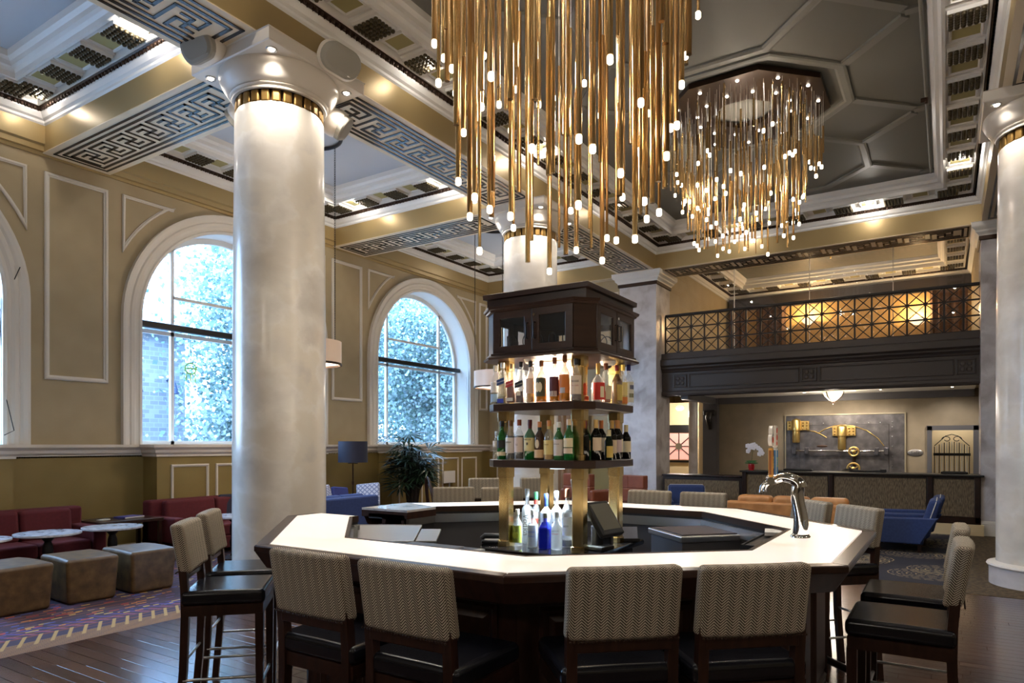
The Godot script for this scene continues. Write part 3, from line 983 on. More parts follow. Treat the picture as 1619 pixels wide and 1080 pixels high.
func build_ceiling() -> void:
	var c := struct("ceiling")
	part("roof_slab", MB.new().box(V(-2.2, 6.62, 6.2), Vector3(17.2, 0.1, 29.4)), M.white, c)
	# beams
	for k in 4:
		var a: float = BAY[k]
		if k < 3: beam(c, WX, CX_ - HW, a - HW, a + HW, false, -10.08, -6.62)
	beam(c, CX_ - HW, CX_ + HW, -8.0, 15.38, true, 0, 0)
	beam(c, RX - HW, RX + HW, -8.0, 15.38, true, 0, 0)
	for k in 3:
		var km := key_pattern(BAY[k + 1] - BAY[k] - 1.34).mesh()
		for x in [CX_, RX]:
			part("greek_key", km, M.key, c, V(x, HB - 0.009, (BAY[k] + BAY[k + 1]) / 2), PI / 2).set_meta("kind", "stuff")
	beam(c, CX_ + HW, RX - HW, 14.95 - HW, 14.95 + HW, false, -5.3, 0.35)
	beam(c, WX, CX_ - HW, 14.85 - 0.2, 15.38, false, 0, 0)
	beam(c, CX_ + HW, RX - HW, -0.38 - HW, -0.38 + HW, false, -5.3, 0.35)
	# cornice strip on the window wall under the coffers
	part("wall_cornice", MB.new().mould(V(WX, 0, -8.0), V(WX, 0, 14.65), Vector3(1, 0, 0), [Vector2(0, 5.46), Vector2(0.02, 5.46), Vector2(0.03, 5.50), Vector2(0.06, 5.51), Vector2(0.06, 5.58), Vector2(0.09, 5.60), Vector2(0.09, 6.0), Vector2(0, 6.0)]), M.goldpaint, c)
	# coffers
	for k in 3:
		coffer(c, WX + 0.09, CX_ - HW, BAY[k] + HW, BAY[k + 1] - HW - (0.0 if k < 2 else -0.13), M.ceil_aisle, 0.655, 0.66)
	coffer(c, CX_ + HW, RX - HW, BAY[0] + HW, 14.95 - HW, M.ceil_nave, 0.78, 0.78)
	coffer(c, CX_ + HW, RX - HW, 14.95 + HW, 20.5, M.ceil_nave, 0.78, 0.78)
	coffer(c, WX + 0.09, CX_ - HW, -7.9, BAY[0] - HW, M.ceil_aisle, 0.655, 0.66, false)
	coffer(c, CX_ + HW, RX - HW, -7.9, BAY[0] - HW, M.ceil_nave, 0.78, 0.78, false)
	coffer(c, RX + HW, 5.9, -7.9, 14.9, M.ceil_nave, 0.78, 0.78, false)
	# raised octagon ribs of the hall ceiling
	for k in 5:
		var ca := 2.08 + k * 2.56
		var oc := []
		for i in 8:
			var an := PI / 8 + i * PI / 4
			oc.append(Vector2(-2.3 + 1.28 * cos(an), -(ca + 1.28 * sin(an))))
		part("ceiling_rib", MB.new().loft(MB.outset(oc, 0.07), [Vector2(0, 6.30), Vector2(0, 6.275), Vector2(-0.03, 6.265), Vector2(-0.10, 6.265), Vector2(-0.13, 6.28), Vector2(-0.13, 6.30)], false, false), M.rib, c)
		for sx in [-1.0, 1.0]:
			for sa in [-1.0, 1.0]:
				var v0 := V(-2.3 + sx * 1.24, 6.285, ca + sa * 0.52); var v1 := V(-2.3 + sx * 1.92, 6.285, ca + sa * 1.20)
				var d := v1 - v0
				part("ceiling_rib", MB.new().box((v0 + v1) / 2, Vector3(d.length(), 0.035, 0.11), Basis(Vector3.UP, atan2(-d.z, d.x))), M.rib, c)
			var w0 := V(-2.3 + sx * 1.92, 6.285, ca + 1.28); var w1 := V(-2.3 + sx * 2.27, 6.285, ca + 1.28)
			part("ceiling_rib", MB.new().box((w0 + w1) / 2, Vector3(w0.distance_to(w1), 0.035, 0.11)), M.rib, c)
	# sprinkler pipe
	var pipe := thing("sprinkler_pipe", "thin painted sprinkler pipe running along the grey hall ceiling", "pipe")
	part("tube", MB.new().cyl(V(-0.24, 6.24, 1.1), V(-0.22, 6.24, 13.6), 0.022, 8), M.rib, pipe)
	part("sprinkler_head", MB.new().cyl(V(-0.225, 6.25, 10.6), V(-0.225, 6.15, 10.6), 0.02, 8).cyl(V(-0.29, 6.2, 10.6), V(-0.225, 6.2, 10.6), 0.03, 8), M.bronze, pipe)
	# recessed spotlights
	for e in [[-7.2, 3.93, "spotlight in the aisle ceiling beside the nearest beam of the window bay"], [-9.70, 4.03, "spotlight in the corner of the window bay coffer at the picture's upper left"],
			[-7.11, 8.93, "spotlight on the cornice right of the first column, nearer the hall beam"], [-9.09, 8.93, "spotlight on the cornice right of the first column, nearer the window wall"],
			[-8.0, 5.6, "spotlight hidden behind the first column's beam"], [-7.5, 10.7, "spotlight behind the second column's beam"], [-8.6, 14.0, "spotlight in the last window bay"], [-8.2, 0.6, "spotlight of the window bay before the camera"],
			[-5.08, 6.18, "spotlight in the hall cornice left of the large chandelier"], [-5.08, 8.9, "spotlight in the hall cornice behind the large chandelier"], [-5.08, 11.6, "spotlight in the hall cornice behind the rods' lower ends"], [-5.08, 3.2, "spotlight in the hall cornice above the picture"],
			[-3.5, 14.08, "spotlight in the far cornice left of the lower chandelier"], [-1.2, 14.08, "spotlight in the far cornice right of the lower chandelier"],
			[0.2, 12.65, "spotlight in the right-hand cornice beside the far column"], [0.2, 7.8, "spotlight in the right-hand cornice at the picture's upper right"], [0.2, 3.6, "spotlight in the right-hand cornice above the picture"], [-2.4, 0.5, "spotlight in the near cornice above the picture"]]:
		coffer_lamp(e[0], 6.06, e[1], 0.33, e[2])

# ------------------------------------------------------------------ columns, pillars, what hangs on them
func round_column(x: float, a: float, label: String) -> Node3D:
	var o := thing("marble_column", label, "column", V(x, 0, a), 0.0, "round marble columns")
	part("base", MB.new().lathe([Vector2(0.0, 0.0), Vector2(0.535, 0.0), Vector2(0.535, 0.20), Vector2(0.52, 0.205)], 48), M.marble2, o)
	part("base_bead", MB.new().lathe([Vector2(0.52, 0.20), Vector2(0.55, 0.205), Vector2(0.56, 0.22), Vector2(0.55, 0.24), Vector2(0.50, 0.25), Vector2(0.47, 0.26)], 48), M.white, o)
	part("shaft", MB.new().lathe([Vector2(0.468, 0.255), Vector2(0.468, 1.6), Vector2(0.463, 3.0), Vector2(0.452, 4.2), Vector2(0.445, 4.97), Vector2(0.432, 5.0), Vector2(0.40, 5.0)], 64), M.marble, o)
	part("neck", MB.new().lathe([Vector2(0.40, 4.99), Vector2(0.40, 5.12), Vector2(0.46, 5.14)], 48), M.bronze, o)
	var leaf := MB.new().rbox(Vector3(0, 0.055, 0), Vector3(0.044, 0.13, 0.090), 0.04, 3)
	var lm := leaf.mesh()
	for k in 25:
		var an := TAU * k / 25
		part("neck_leaf", lm, M.oldgold, o, Vector3(cos(an) * 0.418, 5.0, sin(an) * 0.418), -an)
	part("capital", MB.new().lathe([Vector2(0.44, 5.115), Vector2(0.47, 5.115), Vector2(0.475, 5.13), Vector2(0.465, 5.14), Vector2(0.48, 5.145), Vector2(0.49, 5.16), Vector2(0.478, 5.17), Vector2(0.50, 5.18), Vector2(0.535, 5.22), Vector2(0.575, 5.28), Vector2(0.598, 5.335), Vector2(0.595, 5.37)], 56), M.trim, o)
	part("abacus", MB.new().loft(rect2(-0.61, -0.61, 0.61, 0.61), [Vector2(-0.01, 5.37), Vector2(0, 5.38), Vector2(0, 5.485), Vector2(0.012, 5.49)]), M.trim, o)
	return o

func capital_light(x: float, a: float, label: String, e := 1.25) -> void:
	var o := thing("capital_downlight", label, "downlight", V(x, 5.37, a), 0.0, "downlights under the column capitals")
	part("ring", MB.new().lathe([Vector2(0.028, -0.002), Vector2(0.05, -0.012), Vector2(0.056, 0.004)], 16), M.steel, o)
	part("bulb", MB.new().ball(Vector3(0, -0.004, 0), Vector3(0.03, 0.016, 0.03), 12, 6), M.lamp, o)
	spot(o, Vector3(0, -0.03, 0), Vector3.DOWN, e, WARMW, 68.0, 0.03)

func square_pillar(x: float, a: float, label: String) -> void:
	var o := thing("marble_pillar", label, "pillar", V(x, 0, a), 0.0, "square marble pillars")
	part("shaft", MB.new().prism(rect2(-0.44, -0.44, 0.44, 0.44), 0.0, 5.22, 0.008), M.marble2, o)
	part("plinth", MB.new().loft(rect2(-0.44, -0.44, 0.44, 0.44), [Vector2(0.05, 0.0), Vector2(0.05, 0.20), Vector2(0.055, 0.21), Vector2(0.05, 0.24), Vector2(0.0, 0.26)], true, false), M.white, o)
	part("necking", MB.new().loft(rect2(-0.44, -0.44, 0.44, 0.44), [Vector2(0.012, 5.19), Vector2(0.03, 5.2), Vector2(0.03, 5.265), Vector2(0.02, 5.27)], true, true), M.bronze, o)
	part("capital", MB.new().loft(rect2(-0.44, -0.44, 0.44, 0.44), [Vector2(0.03, 5.265), Vector2(0.04, 5.29), Vector2(0.08, 5.33), Vector2(0.085, 5.36), Vector2(0.13, 5.40), Vector2(0.14, 5.42), Vector2(0.14, 5.49), Vector2(0.15, 5.495)], true, true), M.white, o)

func speaker(at: Vector3, facing: Vector3, roll: float, label: String) -> void:
	var o := thing("wall_speaker", label, "speaker", at, 0.0, "speakers round the first column's capital")
	o.basis = (Basis.looking_at(-facing.normalized(), Vector3.UP) * Basis(Vector3(0, 0, 1), roll)).scaled_local(Vector3.ONE * 1.15)
	part("body", MB.new().rbox(Vector3(0, 0, -0.085), Vector3(0.38, 0.26, 0.24), 0.115, 5), M.trim, o)
	tag(part("grille", MB.new().add(MB.new().loft(round_rect(0.35, 0.235, 0.11), [Vector2(0, -0.03), Vector2(0, 0.02), Vector2(-0.012, 0.032), Vector2(-0.04, 0.04)]), Transform3D(Basis(Vector3(1, 0, 0), Vector3(0, 0, 1), Vector3(0, -1, 0)), Vector3.ZERO)), mat(C8(150, 146, 136), 0.75), o), "grey cloth grille")
	part("badge", MB.new().box(Vector3(0.10, -0.085, 0.0405), Vector3(0.022, 0.008, 0.004)), M.steel, o)
	part("bracket", MB.new().box(Vector3(0, 0.0, -0.20), Vector3(0.06, 0.04, 0.12)), M.trim, o)

func round_rect(w: float, h: float, r: float) -> Array:
	var out := []
	for q in 4:
		var c := Vector2([1, -1, -1, 1][q] * (w / 2 - r), [1, 1, -1, -1][q] * (h / 2 - r))
		for k in 7:
			var an := q * PI / 2 + k / 6.0 * PI / 2
			out.append(c + Vector2(cos(an), sin(an)) * r)
	return out

func chain_mesh(l: float) -> MB:
	var m := MB.new()
	var link := MB.new()
	var pts := []
	for k in 8: pts.append(Vector3(cos(TAU * k / 8) * 0.011, sin(TAU * k / 8) * 0.024, 0))
	link.tube(pts, 0.004, 4, true)
	var n := int(l / 0.036)
	for k in n:
		m.add(link, Transform3D(Basis(Vector3.UP, PI / 2 if k % 2 else 0.0), Vector3(0, k * l / n, 0)))
	return m

func pendant(x: float, a: float, label: String) -> void:
	var o := thing("drum_pendant", label, "pendant lamp", V(x, 2.82, a), 0.0, "alabaster drum pendants over the window aisle")
	part("drum", MB.new().lathe([Vector2(0.44, 0.0), Vector2(0.45, 0.0), Vector2(0.45, 0.34), Vector2(0.44, 0.34)], 40).lathe([Vector2(0.44, 0.34), Vector2(0.44, 0.0)], 40), M.alabaster, o)
	part("rim", MB.new().lathe([Vector2(0.43, -0.02), Vector2(0.456, -0.02), Vector2(0.456, 0.012), Vector2(0.43, 0.012), Vector2(0.43, -0.02)], 40), M.bronze, o)
	part("diffuser", MB.new().lathe([Vector2(0.0, 0.10), Vector2(0.42, 0.10)], 32), M.bowl, o)
	omni(o, Vector3(0, 0.05, 0), 1.2, WARM, 0.2)
	omni(o, Vector3(0, 0.25, 0), 0.7, WARM, 0.12)
	var cm := chain_mesh(3.12).mesh()
	for k in 3:
		var an := 0.62 + TAU * k / 3
		part("chain", cm, M.iron, o, Vector3(cos(an) * 0.44, 0.34, sin(an) * 0.44))
	var ring := []
	for k in 32: ring.append(Vector3(cos(TAU * k / 32) * 0.44, 3.44, sin(TAU * k / 32) * 0.44))
	part("ceiling_ring", MB.new().tube(ring, 0.03, 8, true), M.iron, o)

func build_columns() -> void:
	round_column(CX_, 4.70, "large veined marble column standing between the red sofas and the bar")
	round_column(CX_, 9.80, "marble column rising behind the bottle tower and the brass rods")
	round_column(RX, 9.72, "marble column cut by the right edge of the picture")
	for e in [[-5.42, 4.22, "lit downlight under the nearest corner of the first column's capital"], [-6.38, 4.22, "lit downlight under the window-side corner of the first column's capital"], [-5.42, 5.18, "lit downlight under the hall-side far corner of the first column's capital"],
			[-5.42, 9.32, "lit downlight under the near corner of the middle column's capital, behind the rods"], [-6.38, 9.32, "lit downlight under the window-side corner of the middle column's capital"], [-5.42, 10.28, "lit downlight under the far corner of the middle column's capital"],
			[0.47, 9.24, "lit downlight under the near corner of the right-hand column's capital"], [0.47, 10.20, "lit downlight under the far corner of the right-hand column's capital"]]:
		capital_light(e[0], e[1], e[2], 0.6 if e[0] > 0.0 else 1.2)
	square_pillar(CX_, 14.95, "square marble pillar at the left end of the balcony")
	square_pillar(RX, 14.95, "square grey pillar at the right end of the balcony, behind the round column")
	speaker(V(-6.10, 5.45, 3.90), Vector3(0.15, -0.45, 0.9), 0.12, "speaker on the front of the first capital, beside the greek key beam")
	speaker(V(-5.10, 5.44, 4.80), Vector3(0.85, -0.5, 0.5), -0.3, "speaker on the hall side of the first capital, above its right lamp")
	speaker(V(-6.62, 5.20, 4.72), Vector3(-0.85, -0.5, 0.2), -0.5, "speaker hanging low on the window side of the first capital")
	speaker(V(-5.72, 5.16, 5.42), Vector3(0.55, -0.5, -0.6), 0.5, "speaker hanging low on the far side of the first capital")
	pendant(-8.1, 7.02, "alabaster drum pendant half hidden by the first column")
	pendant(-8.1, 12.0, "alabaster drum pendant half hidden by the bottle tower")

# ------------------------------------------------------------------ outside the windows
func brick_image() -> Image:
	var im := Image.create(128, 128, false, Image.FORMAT_RGB8)
	var r := RandomNumberGenerator.new()
	r.seed = 3
	im.fill(C8(176, 178, 184))
	for row in 8:
		for k in 5:
			var v := r.randf_range(-0.07, 0.07)
			im.fill_rect(Rect2i(k * 32 - (16 if row % 2 else 0) + 2, row * 16 + 2, 29, 13), Color(0.62 + v, 0.62 + v, 0.66 + v))
	return im

func tree(x: float, a: float, h: float, rad: float, y0: float, leaves: int, label: String, cols: Array, sd: int) -> void:
	var o := thing("street_tree", label, "tree", V(x, -0.8, a), 0.0, "leafy street trees outside the windows")
	var tm := MB.new().tube([Vector3(0, 0, 0), Vector3(0.1, h * 0.3, 0.05), Vector3(0.0, h * 0.75, -0.1)], 0.16, 8, false, true, 0.06)
	for k in 5:
		var an := k * 1.3
		tm.tube([Vector3(0.05, h * (0.3 + 0.08 * k), 0), Vector3(cos(an) * rad * 0.5, h * (0.45 + 0.08 * k), sin(an) * rad * 0.5)], 0.05, 5, false, true, 0.02)
	part("trunk", tm, mat(C8(84, 76, 72), 0.9), o)
	var r := RandomNumberGenerator.new()
	r.seed = sd
	var lm := MB.new()
	lm.tri(Vector3(-0.5, 0, 0), Vector3(0, 0.08, 0.42), Vector3(0.5, 0, 0), Vector3.UP, Vector3.UP, Vector3.UP)
	lm.tri(Vector3(-0.5, 0, 0), Vector3(0, 0.08, -0.42), Vector3(0.5, 0, 0), Vector3.UP, Vector3.UP, Vector3.UP)
	var mm := MultiMesh.new()
	mm.transform_format = MultiMesh.TRANSFORM_3D
	mm.use_colors = true
	mm.mesh = lm.mesh()
	mm.instance_count = leaves
	# leaves sit in clumps
	var clumps := []
	for k in 160:
		var d := Vector3(r.randfn(), r.randfn(), r.randfn()).normalized() * pow(r.randf(), 0.4)
		clumps.append(Vector3(d.x * rad, y0 + (h - y0) * 0.5 + d.y * (h - y0) * 0.5, d.z * rad))
	for k in leaves:
		var c: Vector3 = clumps[r.randi() % clumps.size()]
		var p := c + Vector3(r.randfn(), r.randfn() * 0.8, r.randfn()) * 0.36
		var b := Basis.from_euler(Vector3(r.randf() * TAU, r.randf() * TAU, r.randf() * TAU)).scaled(Vector3.ONE * r.randf_range(0.08, 0.15))
		mm.set_instance_transform(k, Transform3D(b, p))
		mm.set_instance_color(k, (cols[r.randi() % cols.size()] as Color).srgb_to_linear())
	var f := MultiMeshInstance3D.new()
	f.name = "foliage"
	f.multimesh = mm
	var lmat := mat(Color.WHITE, 0.5)
	lmat.vertex_color_use_as_albedo = true
	lmat.backlight_enabled = true
	lmat.backlight = Color(0.6, 0.7, 0.6)
	f.material_override = lmat
	f.set_meta("kind", "stuff")
	o.add_child(f, true)

func build_outside() -> void:
	var g := struct("pavement_outside")
	part("paving", MB.new().box(V(-30, -0.9, 10), Vector3(38, 0.2, 60)), mat(C8(150, 152, 156), 0.9), g)
	var b := thing("brick_building", "grey brick building front seen through the window left of the first column", "building", V(-17.0, -0.8, 6.0))
	var bm := mat(Color.WHITE, 0.85)
	bm.albedo_texture = ImageTexture.create_from_image(brick_image())
	bm.uv1_triplanar = true
	bm.uv1_world_triplanar = true
	bm.uv1_scale = Vector3(1.1, 1.1, 1.1)
	part("brick_wall", MB.new().box(Vector3(-4.0, 2.6, 0), Vector3(8, 5.2, 9.0)), bm, b)
	part("coping", MB.new().box(Vector3(-3.9, 5.28, 0), Vector3(8.3, 0.16, 9.3)), mat(C8(120, 124, 134), 0.7), b)
	for z in [-3.05, -4.0]:
		var l := part("sign_lamp", MB.new().tube([Vector3(0, 4.05, z), Vector3(0.25, 4.15, z), Vector3(0.36, 3.95, z)], 0.025, 6).lathe([Vector2(0.13, 3.7), Vector2(0.05, 3.9), Vector2(0.03, 3.97)], 12, Vector3(0.36, 0, z)), mat(C8(58, 74, 110), 0.4), b)
		l.set_meta("label", "blue gooseneck wall lamp")
	var t := thing("tall_building", "pale clapboard upper building behind the brick front", "building", V(-27, -0.8, 8.0))
	part("wall", MB.new().box(Vector3(-3, 6.5, 0), Vector3(6, 13, 18)), mat(C8(206, 212, 222), 0.8), t)
	for k in 14: part("siding_board", MB.new().box(Vector3(0.03, 5.2 + k * 0.55, 0), Vector3(0.06, 0.50, 18)), mat(C8(198 + (k % 3) * 8, 206 + (k % 3) * 7, 220 + (k % 3) * 5), 0.8), t)
	var pal := [C8(140, 158, 170), C8(174, 188, 198), C8(112, 134, 138), C8(206, 214, 222), C8(144, 166, 158), C8(186, 198, 198)]  # pale blue daylight glare is mixed into the leaf colours
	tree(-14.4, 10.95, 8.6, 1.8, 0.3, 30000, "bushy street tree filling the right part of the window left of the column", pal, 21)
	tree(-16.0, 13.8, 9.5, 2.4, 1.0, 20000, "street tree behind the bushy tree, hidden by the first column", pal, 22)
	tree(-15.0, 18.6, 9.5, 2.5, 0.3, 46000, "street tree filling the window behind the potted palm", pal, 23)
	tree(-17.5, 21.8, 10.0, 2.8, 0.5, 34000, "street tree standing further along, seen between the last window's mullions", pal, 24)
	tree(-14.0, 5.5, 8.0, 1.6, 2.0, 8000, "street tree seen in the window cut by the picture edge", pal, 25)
	var nf := thing("window_ornament", "small green ornament hanging in the window left of the first column", "ornament", V(-10.56, 0, 6.62))
	var ring := []
	for k in 18: ring.append(Vector3(0.0, 2.86 + 0.09 * sin(TAU * k / 18), 0.10 * cos(TAU * k / 18)))
	var nm := mat(C8(150, 206, 96), 0.4)
	part("ring", MB.new().tube(ring, 0.012, 6, true), nm, nf)
	for z in [-0.07, 0.0, 0.07]: part("strand", MB.new().cyl(Vector3(0, 2.79, z), Vector3(0, 2.64, z * 1.2), 0.009, 6), nm, nf)
	part("bar", MB.new().cyl(Vector3(0, 2.86, -0.08), Vector3(0, 2.86, 0.08), 0.014, 6), nm, nf)
	part("hanger", MB.new().cyl(Vector3(0, 2.94, 0), Vector3(0, 3.43, 0), 0.003, 4), M.iron, nf)

# ------------------------------------------------------------------ balcony and the room behind its glass
func sconce(x: float, y: float, a: float, label: String, e: float) -> void:
	var o := thing("wall_sconce", label, "wall lamp", V(x, y, a), 0.0, "bowl sconces on the amber wall")
	part("bowl", MB.new().lathe([Vector2(0.0, -0.14), Vector2(0.08, -0.12), Vector2(0.16, -0.05), Vector2(0.19, 0.04), Vector2(0.17, 0.04)], 20), M.bowl, o)
	part("finial", MB.new().ball(Vector3(0, -0.16, 0), Vector3(0.03, 0.03, 0.03), 8, 5), M.oldgold, o)
	part("bracket", MB.new().box(Vector3(0, 0.0, -0.19), Vector3(0.06, 0.1, 0.12)), M.oldgold, o)
	omni(o, Vector3(0, 0.12, 0.04), e, Color(1.0, 0.85, 0.62), 0.08)

func build_balcony() -> void:
	var f := struct("trim_1")
	var prof := [Vector2(0, 2.70), Vector2(0.03, 2.70), Vector2(0.04, 2.74), Vector2(0.03, 2.79), Vector2(0.0, 2.81), Vector2(0, 3.22), Vector2(0.02, 3.24), Vector2(0.03, 3.27), Vector2(0.07, 3.31), Vector2(0.075, 3.34), Vector2(0.12, 3.38), Vector2(0.12, 3.50), Vector2(0.06, 3.53), Vector2(0.05, 3.65), Vector2(-0.3, 3.65), Vector2(-0.3, 2.70)]
	part("fascia", MB.new().mould(V(-5.45, 0, 14.87), V(0.51, 0, 14.87), Vector3(0, 0, 1), prof), M.balcony, f)
	for x in [-5.03, -2.35, 0.30]:
		part("rosette", on_a(loop_mould(rect2(x - 0.15, 2.88, x + 0.15, 3.17), 0.04, 0.025), 14.87, -1.0), M.balcony, f)
		var sw := MB.new()
		for k in 4: sw.ball(V(x + [-0.05, 0.05, -0.05, 0.05][k], 3.025 + [0.05, 0.05, -0.05, -0.05][k], 14.865), Vector3(0.045, 0.045, 0.012), 8, 6)
		part("rosette", sw, M.balcony, f)
	for e in [[-4.84, -2.54], [-2.16, 0.12]]:
		part("panel_moulding", on_a(loop_mould(rect2(e[0], 2.87, e[1], 3.18), 0.035, 0.02), 14.87, -1.0), M.balcony, f)
	var sl := struct("floor_upper")
	part("slab", MB.new().box(V(-2.45, 3.2, 17.9), Vector3(5.9, 0.78, 5.6)), M.white, sl)
	part("underside", MB.new().box(V(-2.45, 2.79, 16.35), Vector3(5.9, 0.03, 2.4)), M.white, sl)
	part("side_wall", MB.new().box(V(-5.55, 4.6, 18.1), Vector3(0.15, 3.6, 5.4)).box(V(0.60, 4.6, 18.1), Vector3(0.15, 3.6, 5.4)), M.wall, sl)
	# railing of squares crossed by diagonals
	var r := thing("balcony_railing", "dark iron railing of crossed squares along the balcony", "railing", V(0, 0, 14.95))
	var x0 := -5.40; var x1 := 0.56
	part("top_rail", MB.new().rbox(Vector3((x0 + x1) / 2, 4.52, 0), Vector3(x1 - x0, 0.06, 0.09), 0.015), M.iron, r)
	part("bottom_rail", MB.new().box(Vector3((x0 + x1) / 2, 3.665, 0), Vector3(x1 - x0, 0.03, 0.04)), M.iron, r)
	for y in [3.95, 4.24]:
		part("middle_rail", MB.new().box(Vector3((x0 + x1) / 2, y, 0), Vector3(x1 - x0, 0.028, 0.03)), M.iron, r)
	var n := 20
	var w := (x1 - x0) / n
	var up := MB.new().box(Vector3.ZERO, Vector3(0.032, 0.86, 0.032)).mesh()
	for k in n + 1: part("upright", up, M.iron, r, Vector3(x0 + k * w, 4.09, 0))
	var l := sqrt(w * w + 0.285 * 0.285)
	var an := atan2(0.285, w)
	var xm := MB.new().box(Vector3.ZERO, Vector3(l - 0.02, 0.018, 0.014), Basis(Vector3(0, 0, 1), an)).box(Vector3(0, 0, 0.002), Vector3(l - 0.02, 0.018, 0.014), Basis(Vector3(0, 0, 1), -an)).mesh()
	for k in n:
		for j in 3: part("cross_brace", xm, M.iron, r, Vector3(x0 + (k + 0.5) * w, 3.808 + j * 0.2865, 0))
	# glass screen above the railing
	var g := struct("window_4")
	var xs := [-5.44, -3.95, -2.41, -0.885, 0.50]
	for k in 4:
		var m := MB.new()
		m.quad(V(xs[k] + 0.006, 3.66, 15.3), V(xs[k + 1] - 0.006, 3.66, 15.3), V(xs[k + 1] - 0.006, 5.48, 15.3), V(xs[k] + 0.006, 5.48, 15.3), Vector3(0, 0, 1))
		part("pane", m, M.glass, g)
		if k > 0: part("joint", MB.new().box(V(xs[k], 4.57, 15.3), Vector3(0.014, 1.82, 0.014)), M.wire, g)
	part("channel", MB.new().box(V(-2.45, 3.65, 15.3), Vector3(5.9, 0.05, 0.05)), M.steel, g)
	# amber wall with curtains
	var bw := struct("wall_amber")
	part("panel", MB.new().box(V(-2.45, 4.7, 20.55), Vector3(5.95, 2.3, 0.1)), M.orange, bw)
	part("frieze", MB.new().box(V(-2.45, 5.70, 20.47), Vector3(5.95, 0.35, 0.08)), M.balcony, bw)
	var cn := 0
	for e in [[-4.62, -3.80, "brown curtain hanging behind the balcony glass, left of the amber wall"], [-0.35, 0.20, "brown curtain hanging behind the balcony glass, right of the amber wall"], [0.20, 0.5, "narrow brown curtain beside the far right pillar, behind the balcony glass"], [-5.4, -4.95, "narrow brown curtain beside the left pillar, behind the balcony glass"]]:
		var o := thing("curtain", e[2], "curtain", V(e[0], 3.6, 20.3))
		var m := MB.new()
		var cnt := int((e[1] - e[0]) / 0.05)
		for k in cnt:
			var w0 := sin(k * 1.9) * 0.04; var w1 := sin((k + 1) * 1.9) * 0.04
			var nn := Vector3(-(w1 - w0), 0, 0.05).normalized()
			m.quad(Vector3(k * 0.05, 0, w0), Vector3(k * 0.05 + 0.05, 0, w1), Vector3(k * 0.05 + 0.05, 1.95, w1), Vector3(k * 0.05, 1.95, w0), nn)
			m.quad(Vector3(k * 0.05, 0, w0 - 0.006), Vector3(k * 0.05 + 0.05, 0, w1 - 0.006), Vector3(k * 0.05 + 0.05, 1.95, w1 - 0.006), Vector3(k * 0.05, 1.95, w0 - 0.006), -nn)
		part("cloth", m, M.curtain, o)
		part("curtain_rod", MB.new().cyl(Vector3(-0.05, 1.97, 0), Vector3(e[1] - e[0] + 0.05, 1.97, 0), 0.015, 8), M.iron, o)
	sconce(-3.21, 5.05, 20.28, "bowl sconce on the amber wall, left one seen through the railing", 1.2)
	sconce(-0.62, 4.80, 20.28, "bowl sconce on the amber wall, right one seen through the railing", 1.2)
	var p := thing("ceiling_bowl_lamp", "glowing bowl lamp on the balcony room's ceiling above the railing", "ceiling lamp", V(-2.35, 6.30, 17.9))
	part("bowl", MB.new().lathe([Vector2(0.0, -0.17), Vector2(0.12, -0.14), Vector2(0.22, -0.07), Vector2(0.25, -0.02), Vector2(0.23, -0.02)], 24), M.bowl, p)
	part("finial", MB.new().cyl(Vector3(0, -0.22, 0), Vector3(0, -0.16, 0), 0.02, 8), M.oldgold, p)
	part("canopy", MB.new().cyl(Vector3(0, -0.03, 0), Vector3(0, 0.0, 0), 0.1, 16), M.oldgold, p)
	omni(p, Vector3(0, -0.32, 0), 0.7, WARM, 0.15)

